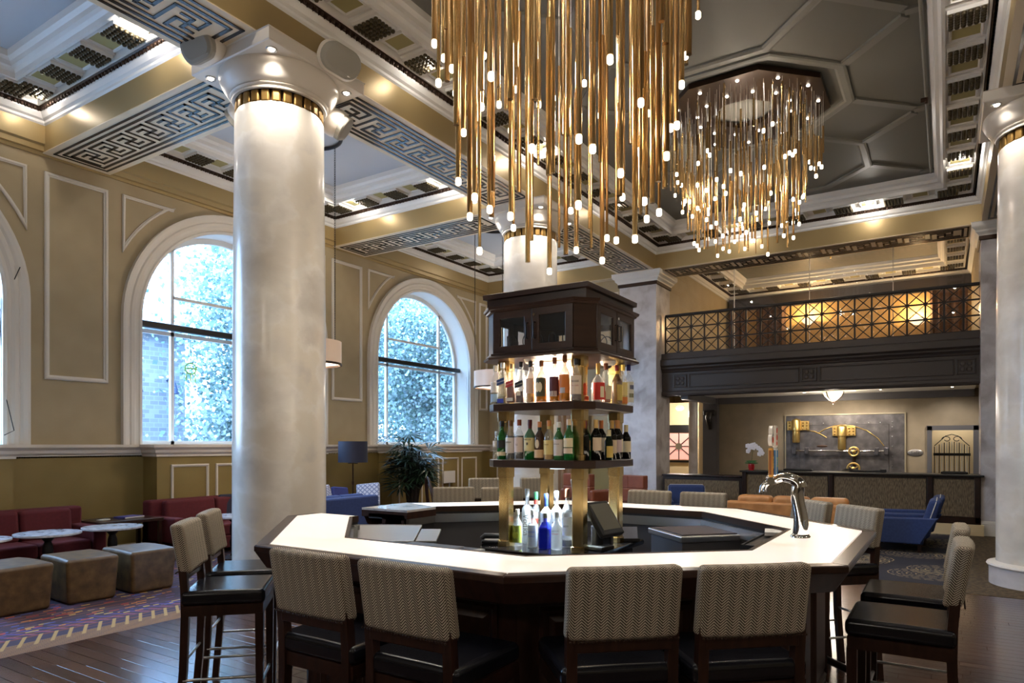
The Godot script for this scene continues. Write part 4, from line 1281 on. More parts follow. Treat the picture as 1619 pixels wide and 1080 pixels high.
# ------------------------------------------------------------------ reception under the balcony
func build_reception() -> void:
	var w := struct("wall_reception")
	# wall with a doorway
	part("plaster", MB.new().box(V(-2.61, 1.4, 17.5), Vector3(4.52, 2.8, 0.2)).box(V(0.56, 1.0, 17.5), Vector3(0.14, 2.0, 0.2)).box(V(0.14, 2.4, 17.5), Vector3(0.98, 0.8, 0.2)), M.recwall, w)
	part("cornice", MB.new().box(V(-2.2, 2.70, 17.36), Vector3(5.4, 0.16, 0.1)).box(V(-4.98, 2.70, 16.2), Vector3(0.16, 0.16, 2.4)), M.greypaint, w)
	part("side_wall", MB.new().box(V(0.66, 1.4, 16.4), Vector3(0.1, 2.8, 2.2)), M.recwall, w)
	part("passage_wall", MB.new().box(V(0.12, 1.4, 18.9), Vector3(2.4, 2.8, 0.1)), M.cream, w)
	part("room_wall", MB.new().box(V(-6.3, 1.4, 19.05), Vector3(2.2, 2.8, 0.1)).box(V(-5.3, 1.4, 18.3), Vector3(0.1, 2.8, 1.5)), M.cream, w)
	part("pilaster", MB.new().box(V(-5.05, 1.38, 17.3), Vector3(0.36, 2.76, 0.2)), M.greypaint, w)
	part("cream_strip", MB.new().box(V(-5.3, 1.38, 17.4), Vector3(0.16, 2.76, 0.1)), M.cream, w)
	part("post", MB.new().cyl(V(-5.35, 0, 16.8), V(-5.35, 2.75, 16.8), 0.11, 20), M.marble2, w)
	var br := MB.new()
	br.rbox(V(-5.03, 2.40, 17.14), Vector3(0.30, 0.14, 0.16), 0.03)
	br.tube([V(-5.03, 2.38, 17.08), V(-5.03, 2.25, 17.02), V(-5.03, 2.10, 17.10), V(-5.03, 2.0, 17.16)], 0.09, 8, false, true, 0.05)
	part("bracket", br, M.iron, w)
	# lattice window in the room left of the desk
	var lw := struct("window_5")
	part("pane", MB.new().box(V(-6.45, 1.55, 18.98), Vector3(0.9, 0.75, 0.02)), glow(Color(0.95, 0.66, 0.60), 0.5, C8(220, 170, 160)), lw)  # pane glows pink itself, standing in for light from behind it
	part("head", MB.new().box(V(-6.45, 2.05, 18.96), Vector3(1.0, 0.22, 0.06)), M.black, lw)
	part("rail", MB.new().box(V(-6.45, 1.12, 18.95), Vector3(1.0, 0.06, 0.06)), M.black, lw)
	for s in [[-0.42, 0.36, 0.42, -0.36], [-0.42, -0.36, 0.42, 0.36], [-0.45, 0.0, 0.45, 0.0], [0.0, -0.38, 0.0, 0.38]]:
		part("glazing_bar", MB.new().cyl(V(-6.45 + s[0], 1.55 + s[1], 18.95), V(-6.45 + s[2], 1.55 + s[3], 18.95), 0.014, 6), M.iron, lw)
	part("glazing_boss", MB.new().cyl(V(-6.45, 1.55, 18.96), V(-6.45, 1.55, 18.92), 0.10, 16), M.steel, lw)
	# doorway frame and passage gate
	var d := struct("door_1")
	part("frame", MB.new().box(V(-0.31, 1.0, 17.36), Vector3(0.09, 2.0, 0.1)).box(V(0.54, 1.0, 17.36), Vector3(0.12, 2.0, 0.1)).box(V(0.12, 1.96, 17.36), Vector3(0.96, 0.1, 0.1)), M.greypaint, d)
	var g := thing("scroll_gate", "wrought iron gate with a scrolled crest seen through the grey door frame", "gate", V(0.10, 0, 18.1))
	for k in 15:
		var x := -0.33 + k * 0.047
		part("bar", MB.new().cyl(Vector3(x, 0, 0), Vector3(x, 1.55 + 0.12 * cos((k - 7) * 0.22), 0), 0.009, 6), M.white if k % 2 else M.iron, g)
	part("rail", MB.new().box(Vector3(0, 1.38, 0), Vector3(0.70, 0.06, 0.02)), M.iron, g)
	for sg in [-1.0, 1.0]:
		var pts := []
		for k in 14: pts.append(Vector3(sg * (0.10 + 0.09 * cos(k * 0.45) * (1.0 - k * 0.04)), 1.72 + 0.07 * sin(k * 0.45) * (1.0 - k * 0.04), 0))
		part("scroll", MB.new().tube(pts, 0.008, 5), M.iron, g)
		part("scroll", MB.new().tube([Vector3(sg * 0.33, 1.57, 0), Vector3(sg * 0.24, 1.66, 0), Vector3(sg * 0.12, 1.79, 0), Vector3(0, 1.83, 0)], 0.008, 5), M.iron, g)
	# lamps
	var bl := thing("bowl_pendant", "glowing glass bowl lamp hanging under the balcony above the vault door", "pendant lamp", V(-2.09, 2.78, 16.3))
	part("bowl", MB.new().lathe([Vector2(0.0, -0.24), Vector2(0.08, -0.21), Vector2(0.17, -0.12), Vector2(0.21, -0.04), Vector2(0.19, -0.04)], 24), M.bowl, bl)
	for k in 3: part("strap", MB.new().tube([Vector3(cos(k * 2.1) * 0.215, -0.03, sin(k * 2.1) * 0.215), Vector3(cos(k * 2.1) * 0.175, -0.13, sin(k * 2.1) * 0.175), Vector3(cos(k * 2.1) * 0.07, -0.225, sin(k * 2.1) * 0.07), Vector3(0, -0.25, 0)], 0.012, 5), M.bronze, bl)
	part("finial", MB.new().ball(Vector3(0, -0.27, 0), Vector3(0.02, 0.03, 0.02), 8, 6), M.bronze, bl)
	omni(bl, Vector3(0, -0.36, 0), 1.0, WARM, 0.12)
	var names := ["leftmost of the small downlights under the balcony", "small downlight under the balcony just right of the bowl lamp", "small downlight under the balcony, second right of the bowl lamp", "small downlight under the balcony near the right pillar"]
	for k in 4:
		var x: float = [-2.70, -1.68, -1.18, 0.1][k]
		var o := thing("small_downlight", names[k], "downlight", V(x, 2.775, 16.4), 0.0, "small downlights under the balcony")
		part("ring", MB.new().lathe([Vector2(0.03, -0.003), Vector2(0.05, -0.01), Vector2(0.055, 0.0)], 14), M.white, o)
		part("bulb", MB.new().ball(Vector3(0, -0.002, 0), Vector3(0.028, 0.012, 0.028), 10, 5), M.lamp, o)
		spot(o, Vector3(0, -0.03, 0), Vector3(0.0, -1.0, -0.55), 1.5, WARMW, 55.0, 0.03)
	var o2 := thing("passage_lamp", "ceiling lamp of the passage behind the grey door frame", "ceiling lamp", V(0.15, 2.6, 18.3))
	part("bowl", MB.new().ball(Vector3.ZERO, Vector3(0.12, 0.07, 0.12), 12, 6), M.bowl, o2)
	omni(o2, Vector3(0, -0.15, 0), 0.5, WARMW, 0.1)
	var o3 := thing("side_room_lamp", "ceiling lamp of the room left of the reception desk", "ceiling lamp", V(-6.1, 2.6, 18.0))
	part("bowl", MB.new().ball(Vector3.ZERO, Vector3(0.12, 0.07, 0.12), 12, 6), M.bowl, o3)
	omni(o3, Vector3(0, -0.15, 0), 1.6, WARMW, 0.1)
	# vault door
	var v := thing("vault_door", "large grey steel vault door with brass hinges behind the reception desk", "vault door", V(0, 0, 17.38))
	part("plate", MB.new().box(Vector3(-2.02, 1.14, 0.0), Vector3(2.48, 2.28, 0.04)), M.vault, v)
	part("border", on_x(MB.new(), 0, 1).add(loop_border(-3.26, 0.0, -0.78, 2.29), Transform3D()), mat(C8(150, 138, 112), 0.4, 0.3), v)
	part("inner_plate", MB.new().loft(rect2(-2.95, 0, -1.08, 2.06), [Vector2(0, 0), Vector2(0, 0.02), Vector2(-0.01, 0.03)]).mesh(), M.vault, v).basis = Basis(Vector3(1, 0, 0), Vector3(0, 0, 1), Vector3(0, 1, 0))
	var rv := MB.new().ball(Vector3.ZERO, Vector3(0.014, 0.014, 0.01), 6, 4).mesh()
	for k in 9: part("rivet", rv, M.steel, v, Vector3(-2.9 + k * 0.235, 2.10, 0.025))
	for k in 6: part("rivet", rv, M.steel, v, Vector3(-1.02, 2.0 - k * 0.22, 0.025))
	for e in [[-3.016, 2.206, 1.645, 2.01], [-2.029, 2.04, 1.483, 1.87]]:
		var hg := part("hinge", MB.new().lathe([Vector2(0, e[2]), Vector2(0.075, e[2]), Vector2(0.085, e[2] + 0.03), Vector2(0.085, e[3] - 0.08), Vector2(0.105, e[3] - 0.075), Vector2(0.105, e[1] - 0.04), Vector2(0.085, e[1] - 0.01), Vector2(0, e[1] + 0.02)], 20, Vector3(e[0], 0, 0.11)), M.brasspale, v)
		for sg in [-1.0, 1.0]:
			var wd := 0.20 if sg > 0 else 0.12
			part("hinge_leaf", MB.new().rbox(Vector3(e[0] + sg * (0.085 + wd / 2), e[3] + 0.04, 0.07), Vector3(wd, 0.22, 0.05), 0.01), M.brasspale, hg)
			for i in 2 if sg > 0 else 1:
				for j in 3: part("bolt", MB.new().ball(Vector3(e[0] + sg * (0.15 + i * 0.085), e[3] - 0.03 + j * 0.068, 0.10), Vector3(0.022, 0.022, 0.016), 8, 5), M.oldgold, hg)
	part("bar", MB.new().cyl(Vector3(-3.05, 1.452, 0.13), Vector3(-1.13, 1.452, 0.13), 0.022, 12), M.chrome, v)
	for x in [-3.06, -2.78, -1.32, -1.13]: part("clamp", MB.new().rbox(Vector3(x, 1.45, 0.10), Vector3(0.09, 0.16, 0.12), 0.015), M.steeldark, v)
	for e in [[-1.779, 1.44, 0.10, 0.16], [-1.79, 1.05, 0.125, 0.12]]:
		var ring := []
		for k in 20: ring.append(Vector3(e[0] + cos(TAU * k / 20) * e[2], e[1] + sin(TAU * k / 20) * e[2], e[3]))
		var wh := part("handwheel", MB.new().tube(ring, 0.022, 8, true), M.brasspale, v)
		part("hub", MB.new().ball(Vector3(e[0], e[1], e[3]), Vector3(0.045, 0.045, 0.04), 10, 6), M.brasspale, wh)
		for k in 3: part("spoke", MB.new().cyl(Vector3(e[0], e[1], e[3]), Vector3(e[0] + cos(k * 2.094 + 0.5) * e[2], e[1] + sin(k * 2.094 + 0.5) * e[2], e[3]), 0.012, 6), M.brasspale, wh)
	part("shaft", MB.new().cyl(Vector3(-1.785, 1.4, 0.10), Vector3(-1.785, 1.08, 0.09), 0.03, 8), M.bronze, v)
	for pts in [[Vector3(-2.542, 1.868, 0.04), Vector3(-2.40, 1.96, 0.04), Vector3(-2.2, 2.035, 0.04), Vector3(-2.03, 2.054, 0.04), Vector3(-1.80, 2.03, 0.04), Vector3(-1.52, 1.92, 0.04), Vector3(-1.30, 1.74, 0.04), Vector3(-1.18, 1.57, 0.04)], [Vector3(-2.80, 1.94, 0.04), Vector3(-2.62, 1.91, 0.04), Vector3(-2.46, 1.83, 0.04), Vector3(-2.36, 1.763, 0.04)]]:
		part("arc_rod", MB.new().tube(pts, 0.011, 6), M.brasspale, v)
	for x in [-2.85, -2.1, -1.65]: part("seam", MB.new().box(Vector3(x, 0.72, 0.025), Vector3(0.02, 1.36, 0.014)), M.steeldark, v)
	part("nameplate", MB.new().ball(Vector3(-2.46, 1.56, 0.03), Vector3(0.12, 0.03, 0.006), 14, 6), M.bronze, v)
	# oval wall plate
	var sg2 := thing("oval_sign", "small oval metal plate on the wall between the vault and the door frame", "sign", V(-0.58, 1.42, 17.385))
	part("plate", MB.new().ball(Vector3.ZERO, Vector3(0.15, 0.075, 0.012), 24, 8), M.steel, sg2)
	words("Safe", 0.085, M.steeldark, sg2, Vector3(0, 0, 0.012), Basis(), true, 0.003)
	# front desk
	var k := thing("reception_desk", "long reception desk with woven panels in dark wood frames and a pale base", "desk", V(0, 0, 14.45))
	part("base", MB.new().box(Vector3(-1.53, 0.095, -0.30), Vector3(4.16, 0.19, 0.74)), M.cream, k)
	part("body", MB.new().box(Vector3(-1.53, 0.62, -0.36), Vector3(4.08, 0.86, 0.62)), M.darkwood, k)
	var xs := [-3.57, -1.894, -0.254, 0.50]
	for i in 3:
		part("panel", MB.new().box(Vector3((xs[i] + xs[i + 1]) / 2, 0.65, -0.04), Vector3(xs[i + 1] - xs[i] - 0.12, 0.66, 0.03)), M.grasscloth, k)
	for i in 4: part("stile", MB.new().rbox(Vector3(xs[i] + (0.04 if i == 0 else -0.04 if i == 3 else 0.0), 0.63, -0.02), Vector3(0.09, 0.86, 0.06), 0.012), M.darkwood, k)
	part("rail", MB.new().box(Vector3(-1.53, 0.25, -0.02), Vector3(4.08, 0.12, 0.06)), M.darkwood, k)
	part("worktop", MB.new().rbox(Vector3(-1.53, 1.045, -0.33), Vector3(4.18, 0.035, 0.74), 0.01), M.black, k)
	var k2 := thing("low_desk", "lower return of the reception desk beside the left marble pillar", "desk", V(0, 0, 14.62))
	part("body", MB.new().box(Vector3(-4.49, 0.45, -0.3), Vector3(1.72, 0.9, 0.55)), M.darkwood, k2)
	part("panel", MB.new().box(Vector3(-4.49, 0.5, -0.015), Vector3(1.62, 0.66, 0.03)), M.grasscloth, k2)
	part("worktop", MB.new().rbox(Vector3(-4.49, 0.925, -0.28), Vector3(1.74, 0.035, 0.62), 0.01), M.darkwood, k2)
	# things on the desk
	for e in [[-2.55, 0.55, "flat black keyboard tray on the desk left of the lower brass wheel"], [-1.30, 0.6, "flat black keyboard tray on the desk right of the brass wheels"], [0.12, 0.42, "flat black tray on the desk before the door frame"]]:
		var o := thing("keyboard", e[2], "keyboard", V(e[0], 1.0635, 14.85))
		part("case", MB.new().rbox(Vector3(0, 0.02, 0), Vector3(e[1], 0.035, 0.2), 0.01), M.black, o)
		part("keys", MB.new().box(Vector3(0, 0.04, 0), Vector3(e[1] - 0.06, 0.008, 0.14)), M.blackmat, o)
	var cr := thing("card_reader", "small dark card reader on the desk below the right end of the vault bar", "card reader", V(-1.02, 1.0635, 14.8))
	part("body", MB.new().rbox(Vector3(0, 0.03, 0), Vector3(0.1, 0.06, 0.14), 0.012), M.blackmat, cr)
	part("screen", MB.new().box(Vector3(0, 0.061, -0.03), Vector3(0.07, 0.004, 0.05)), M.screen, cr)
	var cable := thing("desk_cable", "loop of dark cable lying on the reception desk", "cable", V(-1.68, 1.065, 14.8))
	var pts2 := []
	for i in 26: pts2.append(Vector3(cos(i * 0.5) * 0.10 + i * 0.004, 0.012 + i * 0.002, sin(i * 0.5) * 0.06))
	part("cord", MB.new().tube(pts2, 0.008, 5), M.iron, cable)
	# orchid
	var oc := thing("potted_orchid", "white orchid in a red pot at the left end of the reception desk", "plant", V(-3.45, 1.0635, 14.72))
	part("pot", MB.new().lathe([Vector2(0, 0), Vector2(0.05, 0.0), Vector2(0.065, 0.06), Vector2(0.06, 0.13), Vector2(0.05, 0.13), Vector2(0.05, 0.10), Vector2(0, 0.10)], 20), mat(C8(170, 24, 30), 0.25), oc)
	for i in 6:
		var an := i * 1.05
		part("leaf", MB.new().ball(Vector3(cos(an) * 0.07, 0.15 + (i % 3) * 0.02, sin(an) * 0.07), Vector3(0.07, 0.015, 0.035), 8, 6), mat(C8(60, 116, 60), 0.4), oc)
	part("stem", MB.new().tube([Vector3(0, 0.1, 0), Vector3(0.02, 0.35, 0.0), Vector3(0.05, 0.5, 0), Vector3(0.14, 0.52, 0), Vector3(0.22, 0.40, 0)], 0.005, 5), mat(C8(84, 92, 50), 0.6), oc)
	var fl := MB.new()
	for i in 5: fl.ball(Vector3(cos(i * 1.257) * 0.028, sin(i * 1.257) * 0.028, 0), Vector3(0.026, 0.026, 0.008), 8, 5)
	fl.ball(Vector3(0, 0, 0.01), Vector3(0.01, 0.01, 0.01), 6, 4)
	var fm := fl.mesh()
	for q in [[0.0, 0.46], [0.04, 0.52], [0.09, 0.535], [-0.03, 0.40], [0.13, 0.50], [0.18, 0.46], [0.22, 0.42], [0.20, 0.34], [-0.04, 0.51], [0.08, 0.47], [0.25, 0.36]]:
		part("flower", fm, mat(C8(236, 232, 238), 0.5), oc, Vector3(q[0] - 0.03, q[1], 0.02))

func loop_border(x0: float, y0: float, x1: float, y1: float) -> MB:
	var m := MB.new()
	m.box(Vector3((x0 + x1) / 2, y1 + 0.012, 0.01), Vector3(x1 - x0 + 0.05, 0.026, 0.05))
	for x in [x0 - 0.012, x1 + 0.012]: m.box(Vector3(x, (y0 + y1) / 2, 0.01), Vector3(0.026, y1 - y0, 0.05))
	return m

# ------------------------------------------------------------------ the eight-sided bar
var barpoly := []   # (x, z) round the outer edge; the last side is the opening

func ringpt(i: int, d: float) -> Vector2:
	return MB.outset(barpoly, d)[i]

func seg_poly(i: int, d0: float, d1: float) -> Array:
	var o := MB.outset(barpoly, d0); var q := MB.outset(barpoly, d1)
	return [o[i], o[i + 1], q[i + 1], q[i]]

func on_side(i: int, d: float, m: MB) -> MB:   # local (along from the middle, out, y) put on side i at outset d
	var o := MB.outset(barpoly, d)
	var p0: Vector2 = o[i]; var p1: Vector2 = o[i + 1]
	var c := (p0 + p1) / 2
	var e := (p1 - p0).normalized()
	var n := Vector2(e.y, -e.x)
	if n.dot(c - Vector2(-2.24, -4.03)) < 0: n = -n
	var r := MB.new()
	for k in range(0, m.p.size(), 3):
		var v := []; var w := []
		for j in 3:
			var q := m.p[k + j]; var s := m.n[k + j]
			var at := c + e * q.x + n * q.y
			var dn := e * s.x + n * s.y
			v.append(Vector3(at.x, q.z, at.y)); w.append(Vector3(dn.x, s.z, dn.y))
		r.tri(v[0], v[1], v[2], w[0], w[1], w[2], m.t[k], m.t[k + 1], m.t[k + 2])
	return r

func build_bar() -> void:
	for q in [[-4.14, 3.62], [-4.14, 3.36], [-3.07, 2.28], [-1.50, 2.28], [-0.36, 3.30], [-0.36, 4.70], [-1.42, 5.78], [-3.07, 5.78], [-4.14, 4.70], [-4.14, 4.13]]:
		barpoly.append(Vector2(q[0], -q[1]))
	var b := thing("bar_counter", "eight-sided dark wood bar with a glowing onyx top", "bar counter")
	for i in 9:
		if i == 8:
			var sl := part("end_top", MB.new().prism(seg_poly(i, 0.0, -0.50), 1.055, 1.072), M.marbletop, b)
			tag(sl, "pale marble top of the short end")
			part("end_edge", MB.new().prism(seg_poly(i, 0.002, -0.502), 1.0, 1.054), M.wood, b)
		else:
			part("top_edge", MB.new().loft(seg_poly(i, 0.0, -0.075), [Vector2(-0.004, 1.035), Vector2(0, 1.04), Vector2(0, 1.064), Vector2(-0.005, 1.07)]), M.wood, b)
			tag(part("onyx_panel", MB.new().prism(seg_poly(i, -0.077, -0.455), 1.045, 1.071), M.onyx, b), "backlit cream onyx panel")
			part("inner_edge", MB.new().prism(seg_poly(i, -0.457, -0.48), 1.03, 1.073), M.bronze, b)
		var ap := MB.new()
		var o1 := MB.outset(barpoly, -0.004); var o2 := MB.outset(barpoly, -0.06); var o3 := MB.outset(barpoly, -0.11)
		for e in [[o1, 1.036, o2, 0.945], [o2, 0.945, o3, 0.93]]:
			var a: Vector2 = e[0][i]; var c: Vector2 = e[0][i + 1]; var d: Vector2 = e[2][i + 1]; var f: Vector2 = e[2][i]
			var n2 := Vector2((c - a).y, -(c - a).x).normalized()
			if n2.dot((a + c) / 2 - Vector2(-2.24, -4.03)) < 0: n2 = -n2
			ap.quad(Vector3(a.x, e[1], a.y), Vector3(c.x, e[1], c.y), Vector3(d.x, e[3], d.y), Vector3(f.x, e[3], f.y), Vector3(n2.x, -0.5, n2.y).normalized())
		part("apron", ap, M.wood, b)
		part("underside", MB.new().prism(seg_poly(i, -0.08, -0.47), 0.99, 1.03), M.blackmat, b)
		part("carcass", MB.new().prism(seg_poly(i, -0.27, -0.44), 0.0, 0.99), M.wood, b)
		part("plinth", MB.new().loft(seg_poly(i, -0.25, -0.44), [Vector2(0, 0.0), Vector2(0, 0.12), Vector2(-0.015, 0.14)]), M.wood, b)
		part("back_board", MB.new().prism(seg_poly(i, -0.441, -0.47), 0.10, 0.95), M.greypaint, b)
		part("steel_rail", MB.new().prism(seg_poly(i, -0.471, -0.49), 0.94, 1.01), M.steel, b)
		var l: float = (barpoly[i] as Vector2).distance_to(barpoly[i + 1])
		var n := int((l - 0.35) / 0.38)
		for k in n:
			var w := (l - 0.36) / n
			var x := -(l - 0.36) / 2 + w * (k + 0.5)
			var pm := MB.new().loft(rect2(x - w / 2 + 0.03, 0.20, x + w / 2 - 0.03, 0.88), [Vector2(0, 0), Vector2(0, 0.012), Vector2(-0.015, 0.022), Vector2(-0.03, 0.012), Vector2(-0.045, 0.008), Vector2(-0.07, 0.02)], false, true)
			part("raised_panel", on_side(i, -0.27, pm), M.wood, b)
	part("end_post", MB.new().box(V(-3.78, 0.5, 4.15), Vector3(0.26, 1.0, 0.04)).box(V(-3.78, 0.5, 3.60), Vector3(0.26, 1.0, 0.04)), M.wood, b)
	# the panels' own light, as soft sources lying on the stone
	for i in 8:
		var o := MB.outset(barpoly, -0.266)
		var p0: Vector2 = o[i]; var p1: Vector2 = o[i + 1]
		var al := AreaLight3D.new()
		al.name = "panel_light"
		b.add_child(al, true)
		al.area_size = Vector2(p0.distance_to(p1), 0.36)
		al.area_normalize_energy = false
		al.light_energy = 0.55
		al.light_color = Color(1.0, 0.93, 0.82)
		al.shadow_enabled = true
		al.position = Vector3((p0.x + p1.x) / 2, 1.076, (p0.y + p1.y) / 2)
		var e := (p1 - p0).normalized()
		al.basis = Basis(Vector3(e.x, 0, e.y), Vector3(-e.y, 0, e.x) * -1.0, Vector3.DOWN)
		if al.basis.determinant() < 0: al.basis = Basis(Vector3(e.x, 0, e.y), Vector3(-e.y, 0, e.x), Vector3.DOWN)
	# foot rail
	var fr := thing("foot_rail", "polished steel foot rail running round the foot of the bar", "foot rail")
	var ro := MB.outset(barpoly, -0.10)
	for i in range(1, 8):
		part("tube", MB.new().cyl(Vector3(ro[i].x, 0.19, ro[i].y), Vector3(ro[i + 1].x, 0.19, ro[i + 1].y), 0.024, 12), M.steeldark, fr)
		part("elbow", MB.new().ball(Vector3(ro[i].x, 0.19, ro[i].y), Vector3(0.026, 0.026, 0.026), 12, 8), M.steeldark, fr)
		var mid: Vector2 = (ro[i] + ro[i + 1]) / 2
		var inn: Vector2 = (MB.outset(barpoly, -0.27)[i] + MB.outset(barpoly, -0.27)[i + 1]) / 2
		part("bracket", MB.new().tube([Vector3(mid.x, 0.19, mid.y), Vector3(inn.x, 0.22, inn.y)], 0.014, 8).cyl(Vector3(mid.x, 0.0, mid.y), Vector3(mid.x, 0.19, mid.y), 0.014, 8), M.steeldark, fr)
	# steel drainboard with a sink, inside left
	var dr := thing("drainboard_sink", "stainless drainboard and sink just inside the bar's opening", "sink", V(-3.47, 0, 3.64), 0.55)
	part("top", MB.new().rbox(Vector3(0, 0.95, 0), Vector3(0.56, 0.02, 0.40), 0.006, 1, Basis(Vector3(1, 0, 0), 0.16)), M.steel, dr)
	part("splashback", MB.new().rbox(Vector3(0, 0.95, -0.20), Vector3(0.56, 0.09, 0.012), 0.004), M.steel, dr)
	part("front", MB.new().box(Vector3(0, 0.86, 0.195), Vector3(0.56, 0.13, 0.012)), M.steel, dr)
	part("side_tray", MB.new().rbox(Vector3(0.36, 0.94, 0.02), Vector3(0.15, 0.02, 0.30), 0.006, 1, Basis(Vector3(1, 0, 0), 0.16)), M.steel, dr)
	for x in [-0.25, 0.25]:
		for z in [-0.16, 0.16]: part("leg", MB.new().cyl(Vector3(x, 0, z), Vector3(x, 0.92, z), 0.016, 8), M.steel, dr)
	var sp := thing("speed_rail", "stainless tray let into the end of the onyx top beside the opening", "tray", V(-3.60, 0, 3.30), 0.0)
	part("pan", MB.new().loft(rect2(-0.09, -0.16, 0.09, 0.16), [Vector2(0, 0.93), Vector2(0, 1.02), Vector2(-0.01, 1.02), Vector2(-0.015, 0.945)]), M.steel, sp)
	part("bracket", MB.new().box(Vector3(-0.02, 0.55, 0), Vector3(0.04, 0.78, 0.2)), M.steeldark, sp)
	var mt := thing("ice_bin", "steel ice bin with a dark sliding lid behind the front counter", "ice bin", V(-2.84, 0, 3.40), 0.0)
	part("cabinet", MB.new().box(Vector3(0, 0.45, 0), Vector3(0.62, 0.88, 0.46)), M.steeldark, mt)
	part("rim", MB.new().loft(rect2(-0.31, -0.23, 0.31, 0.23), [Vector2(0, 0.89), Vector2(0, 0.92), Vector2(-0.02, 0.925), Vector2(-0.03, 0.905)]), M.steel, mt)
	part("lid", MB.new().rbox(Vector3(-0.05, 0.922, 0.0), Vector3(0.44, 0.016, 0.40), 0.006), M.greypaint, mt)
	var co := thing("back_bar_cooler", "low cooler with a dark flat lid inside the far side of the bar", "cooler", V(-1.50, 0, 4.98), 0.80)
	part("body", MB.new().box(Vector3(0, 0.46, 0), Vector3(0.62, 0.92, 0.50)), M.greypaint, co)
	part("lid", MB.new().rbox(Vector3(0, 0.945, 0), Vector3(0.66, 0.045, 0.54), 0.01), M.steel, co)
	part("lid_mat", MB.new().box(Vector3(0, 0.970, 0), Vector3(0.60, 0.008, 0.47)), mat(C8(60, 48, 50), 0.6), co)
	part("door", MB.new().rbox(Vector3(0, 0.5, 0.255), Vector3(0.56, 0.72, 0.02), 0.006), M.greypaint, co)
	part("handle", MB.new().tube([Vector3(-0.24, 0.60, 0.265), Vector3(-0.24, 0.60, 0.30), Vector3(-0.24, 0.82, 0.30), Vector3(-0.24, 0.82, 0.265)], 0.008, 6), M.chrome, co)
	var wsh := thing("glass_washer", "stainless glass washer under the lit counter behind the left brass post", "glass washer", V(-2.85, 0, 5.02), 0.0)
	part("body", MB.new().box(Vector3(0, 0.42, 0), Vector3(0.44, 0.82, 0.40)), M.greypaint, wsh)
	part("hood", MB.new().loft(rect2(-0.22, -0.20, 0.22, 0.20), [Vector2(0.0, 0.84), Vector2(0.01, 0.86), Vector2(-0.03, 0.92), Vector2(-0.05, 0.93)]), M.steel, wsh)
	part("handle", MB.new().cyl(Vector3(-0.16, 0.85, 0.23), Vector3(0.16, 0.85, 0.23), 0.012, 8), M.chrome, wsh)
	# drip tray, cap rack and order pad on the right inner edge
	var tray := thing("drip_tray", "dark drip tray set along the inner edge beside the beer tap", "tray", V(-0.93, 0, 4.30), 0.0)
	part("tray", MB.new().loft(rect2(-0.06, -0.34, 0.06, 0.34), [Vector2(0, 0.98), Vector2(0, 1.03), Vector2(-0.008, 1.03), Vector2(-0.012, 0.99)]), M.blackmat, tray)
	part("grille", MB.new().box(Vector3(0, 1.018, 0), Vector3(0.10, 0.006, 0.64)), M.steeldark, tray)
	part("support", MB.new().box(Vector3(0.03, 0.5, 0), Vector3(0.04, 0.98, 0.5)), M.greypaint, tray)
	var pad := thing("order_pad", "white paper pad lying on the dark tray beside the beer tap", "paper pad", V(-0.92, 1.032, 4.52), 0.2)
	part("sheets", MB.new().box(Vector3(0, 0.012, 0), Vector3(0.11, 0.022, 0.20)), M.white, pad)
	beer_tap()

